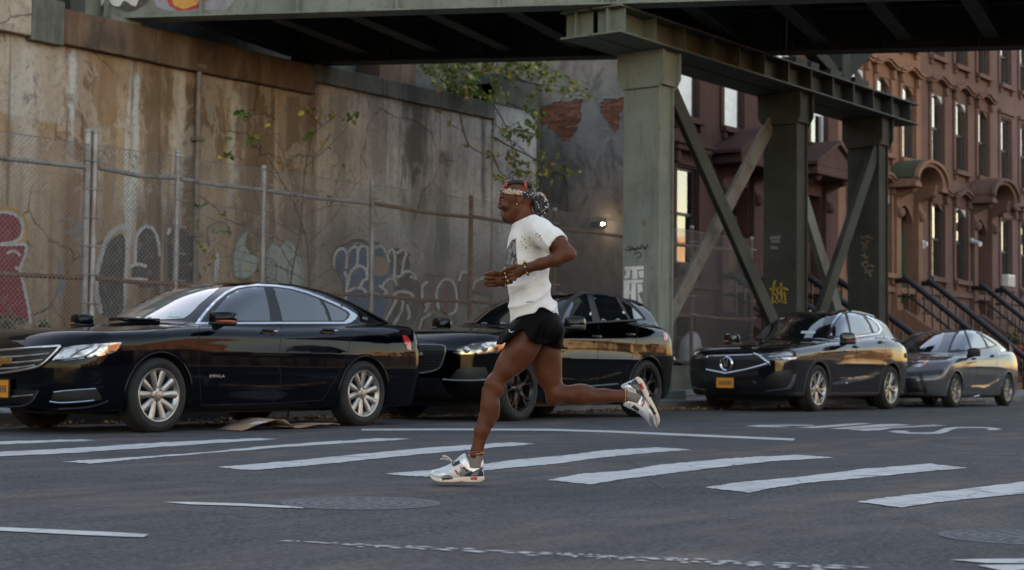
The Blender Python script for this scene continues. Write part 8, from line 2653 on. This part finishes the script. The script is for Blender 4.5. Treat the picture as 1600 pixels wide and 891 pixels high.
# weeds along the fence foot
k = NB('weed_leaf')
c = k.mix(k.ramp(k.noise(k.pos(), 8, 2), [(.4, 0.0), (.6, 1.0)]), (.05, .06, .03), (.12, .13, .06))
k.set(color=c, rough=.7); M_WEED = k.mat
for i, (x, y, w, h, n, lb) in enumerate([(12, 500, .55, .75, 240, 'clump of dusty weeds at the foot of the wall by the left edge'), (66, 502, .42, .60, 170, 'low bushy weeds between the sedan bonnet and the fence'), (128, 505, .3, .4, 70, 'small tuft of weeds beside the double fence post')]):
    p0 = onv(x, y, VF + .9)
    t = empty('weeds', (p0[0], p0[1], .72), lb, 'weeds')
    m = MB()
    for _ in range(n):
        a, r = rp.uniform(0, 6.28), abs(rp.gauss(0, w * .5))
        c_ = Vector((r * math.cos(a), r * math.sin(a) * .5, rp.uniform(0, h) * (1 - r / w / 2)))
        leaf(m, c_, rp.uniform(.05, .12), rp)
    o = m.build('foliage', M_WEED, t); o['kind'] = 'stuff'
    m = MB()
    for _ in range(14):
        d = Vector((rp.gauss(0, w * .35), rp.gauss(0, w * .2), h * rp.uniform(.6, 1.1)))
        m.tube([(0, 0, 0), tuple(d * .5 + Vector((0, 0, .04))), tuple(d)], [.006, .004, .002], 4)
    o = m.build('stems', M_BARK, t); o['kind'] = 'stuff'

# ================================================================ litter on the road
M_CARD = pmat('corrugated_cardboard', (.25, .155, .095), .85, 0, .2, 7, .25)
M_CARDW = pmat('white_tape', (.55, .54, .53), .5, 0, .1, 9, .1)
a = onz(373, 673.5)
cb = empty('cardboard_box', (a[0], a[1], .0), 'flattened brown cardboard box with white tape lying beside the sedan', 'cardboard box')
e = Vector(onz(528, 668)) - Vector(a); e.z = 0
ln = e.length; e.normalize(); nn = Vector((-e.y, e.x, 0))
def sheet(u0, u1, prof, w0, w1, th=.006):
    m = MB()
    n = len(prof)
    vs = []
    for i, z in enumerate(prof):
        u = u0 + (u1 - u0) * i / (n - 1)
        w = w0 + (w1 - w0) * i / (n - 1)
        for s, dz in ((-.06, 0), (w * .5, .012 * math.sin(i * 1.7)), (w, .004)):
            p = e * u * ln + nn * s
            vs.append((p.x, p.y, z + dz))
    k_ = len(vs)
    vs += [(x, y, z + th) for x, y, z in vs]
    fs = []
    for i in range(n - 1):
        for j in range(2):
            q = (i * 3 + j, i * 3 + j + 1, i * 3 + j + 4, i * 3 + j + 3)
            fs.append(q); fs.append(tuple(x + k_ for x in q[::-1]))
    for i in range(n - 1):
        fs.append((i * 3, i * 3 + 3, i * 3 + 3 + k_, i * 3 + k_)); fs.append((i * 3 + 5, i * 3 + 2, i * 3 + 2 + k_, i * 3 + 5 + k_))
    m.add(vs, fs)
    return m
sheet(0, .52, [.004, .022, .05, .068, .082, .10, .092, .06, .025], .26, .36).build('folded_panel', M_CARD, cb, smooth=0)
sheet(.50, 1.0, [.02, .012, .02, .035, .042, .036, .045, .03], .34, .18).build('flap', M_CARD, cb, smooth=0)
sheet(.14, .30, [.052, .068, .082, .09], .05, .05, .004).build('tape_strip', M_CARDW, cb, smooth=0)
sheet(.40, .47, [.102, .082, .055], .10, .12, .004).build('tape_strip', M_CARDW, cb, smooth=0)
k = NB('crumpled_bag')
k.set(color=k.ramp(k.noise(k.obj(), 5, 4), [(.3, (.28, .29, .30)), (.7, (.45, .46, .48))]), rough=.4); k.bump(k.noise(k.obj(), 14, 5, .7), .8, .03); M_BAG = k.mat
for (x, y, r, lb) in ((1306, 632, .16, 'crumpled pale plastic bag in the gutter under the charcoal crossover'),):
    p0 = onz(x, 637)
    t = MB()
    for _ in range(5): t.ellipsoid((rp.gauss(0, r * .6), rp.gauss(0, r * .3), r * rp.uniform(.35, .7)), (r * rp.uniform(.5, .9), r * .5, r * rp.uniform(.35, .6)), 14, 9)
    o = t.build('plastic_bag', M_BAG, None, smooth=60); o.location = (p0[0], p0[1] + .6, .0)
    tag(o, lb, 'bag')
# pale bundle left behind the fence near the columns
p0 = onv(1086, 525, VF + .6)
t = MB()
for (dx, dz, rx, rz) in ((-.22, .35, .28, .40), (.08, .40, .25, .45), (.30, .2, .25, .25), (-.05, .15, .45, .2)): t.ellipsoid((dx, rp.gauss(0, .05), dz), (rx, .22, rz), 16, 10, e=.85)
o = t.build('plastic_bag', M_BAG, None, smooth=60); o.location = (p0[0], p0[1], .72)
tag(o, 'pale blue grey bundle of plastic bags behind the fence left of the charcoal crossover', 'bag')
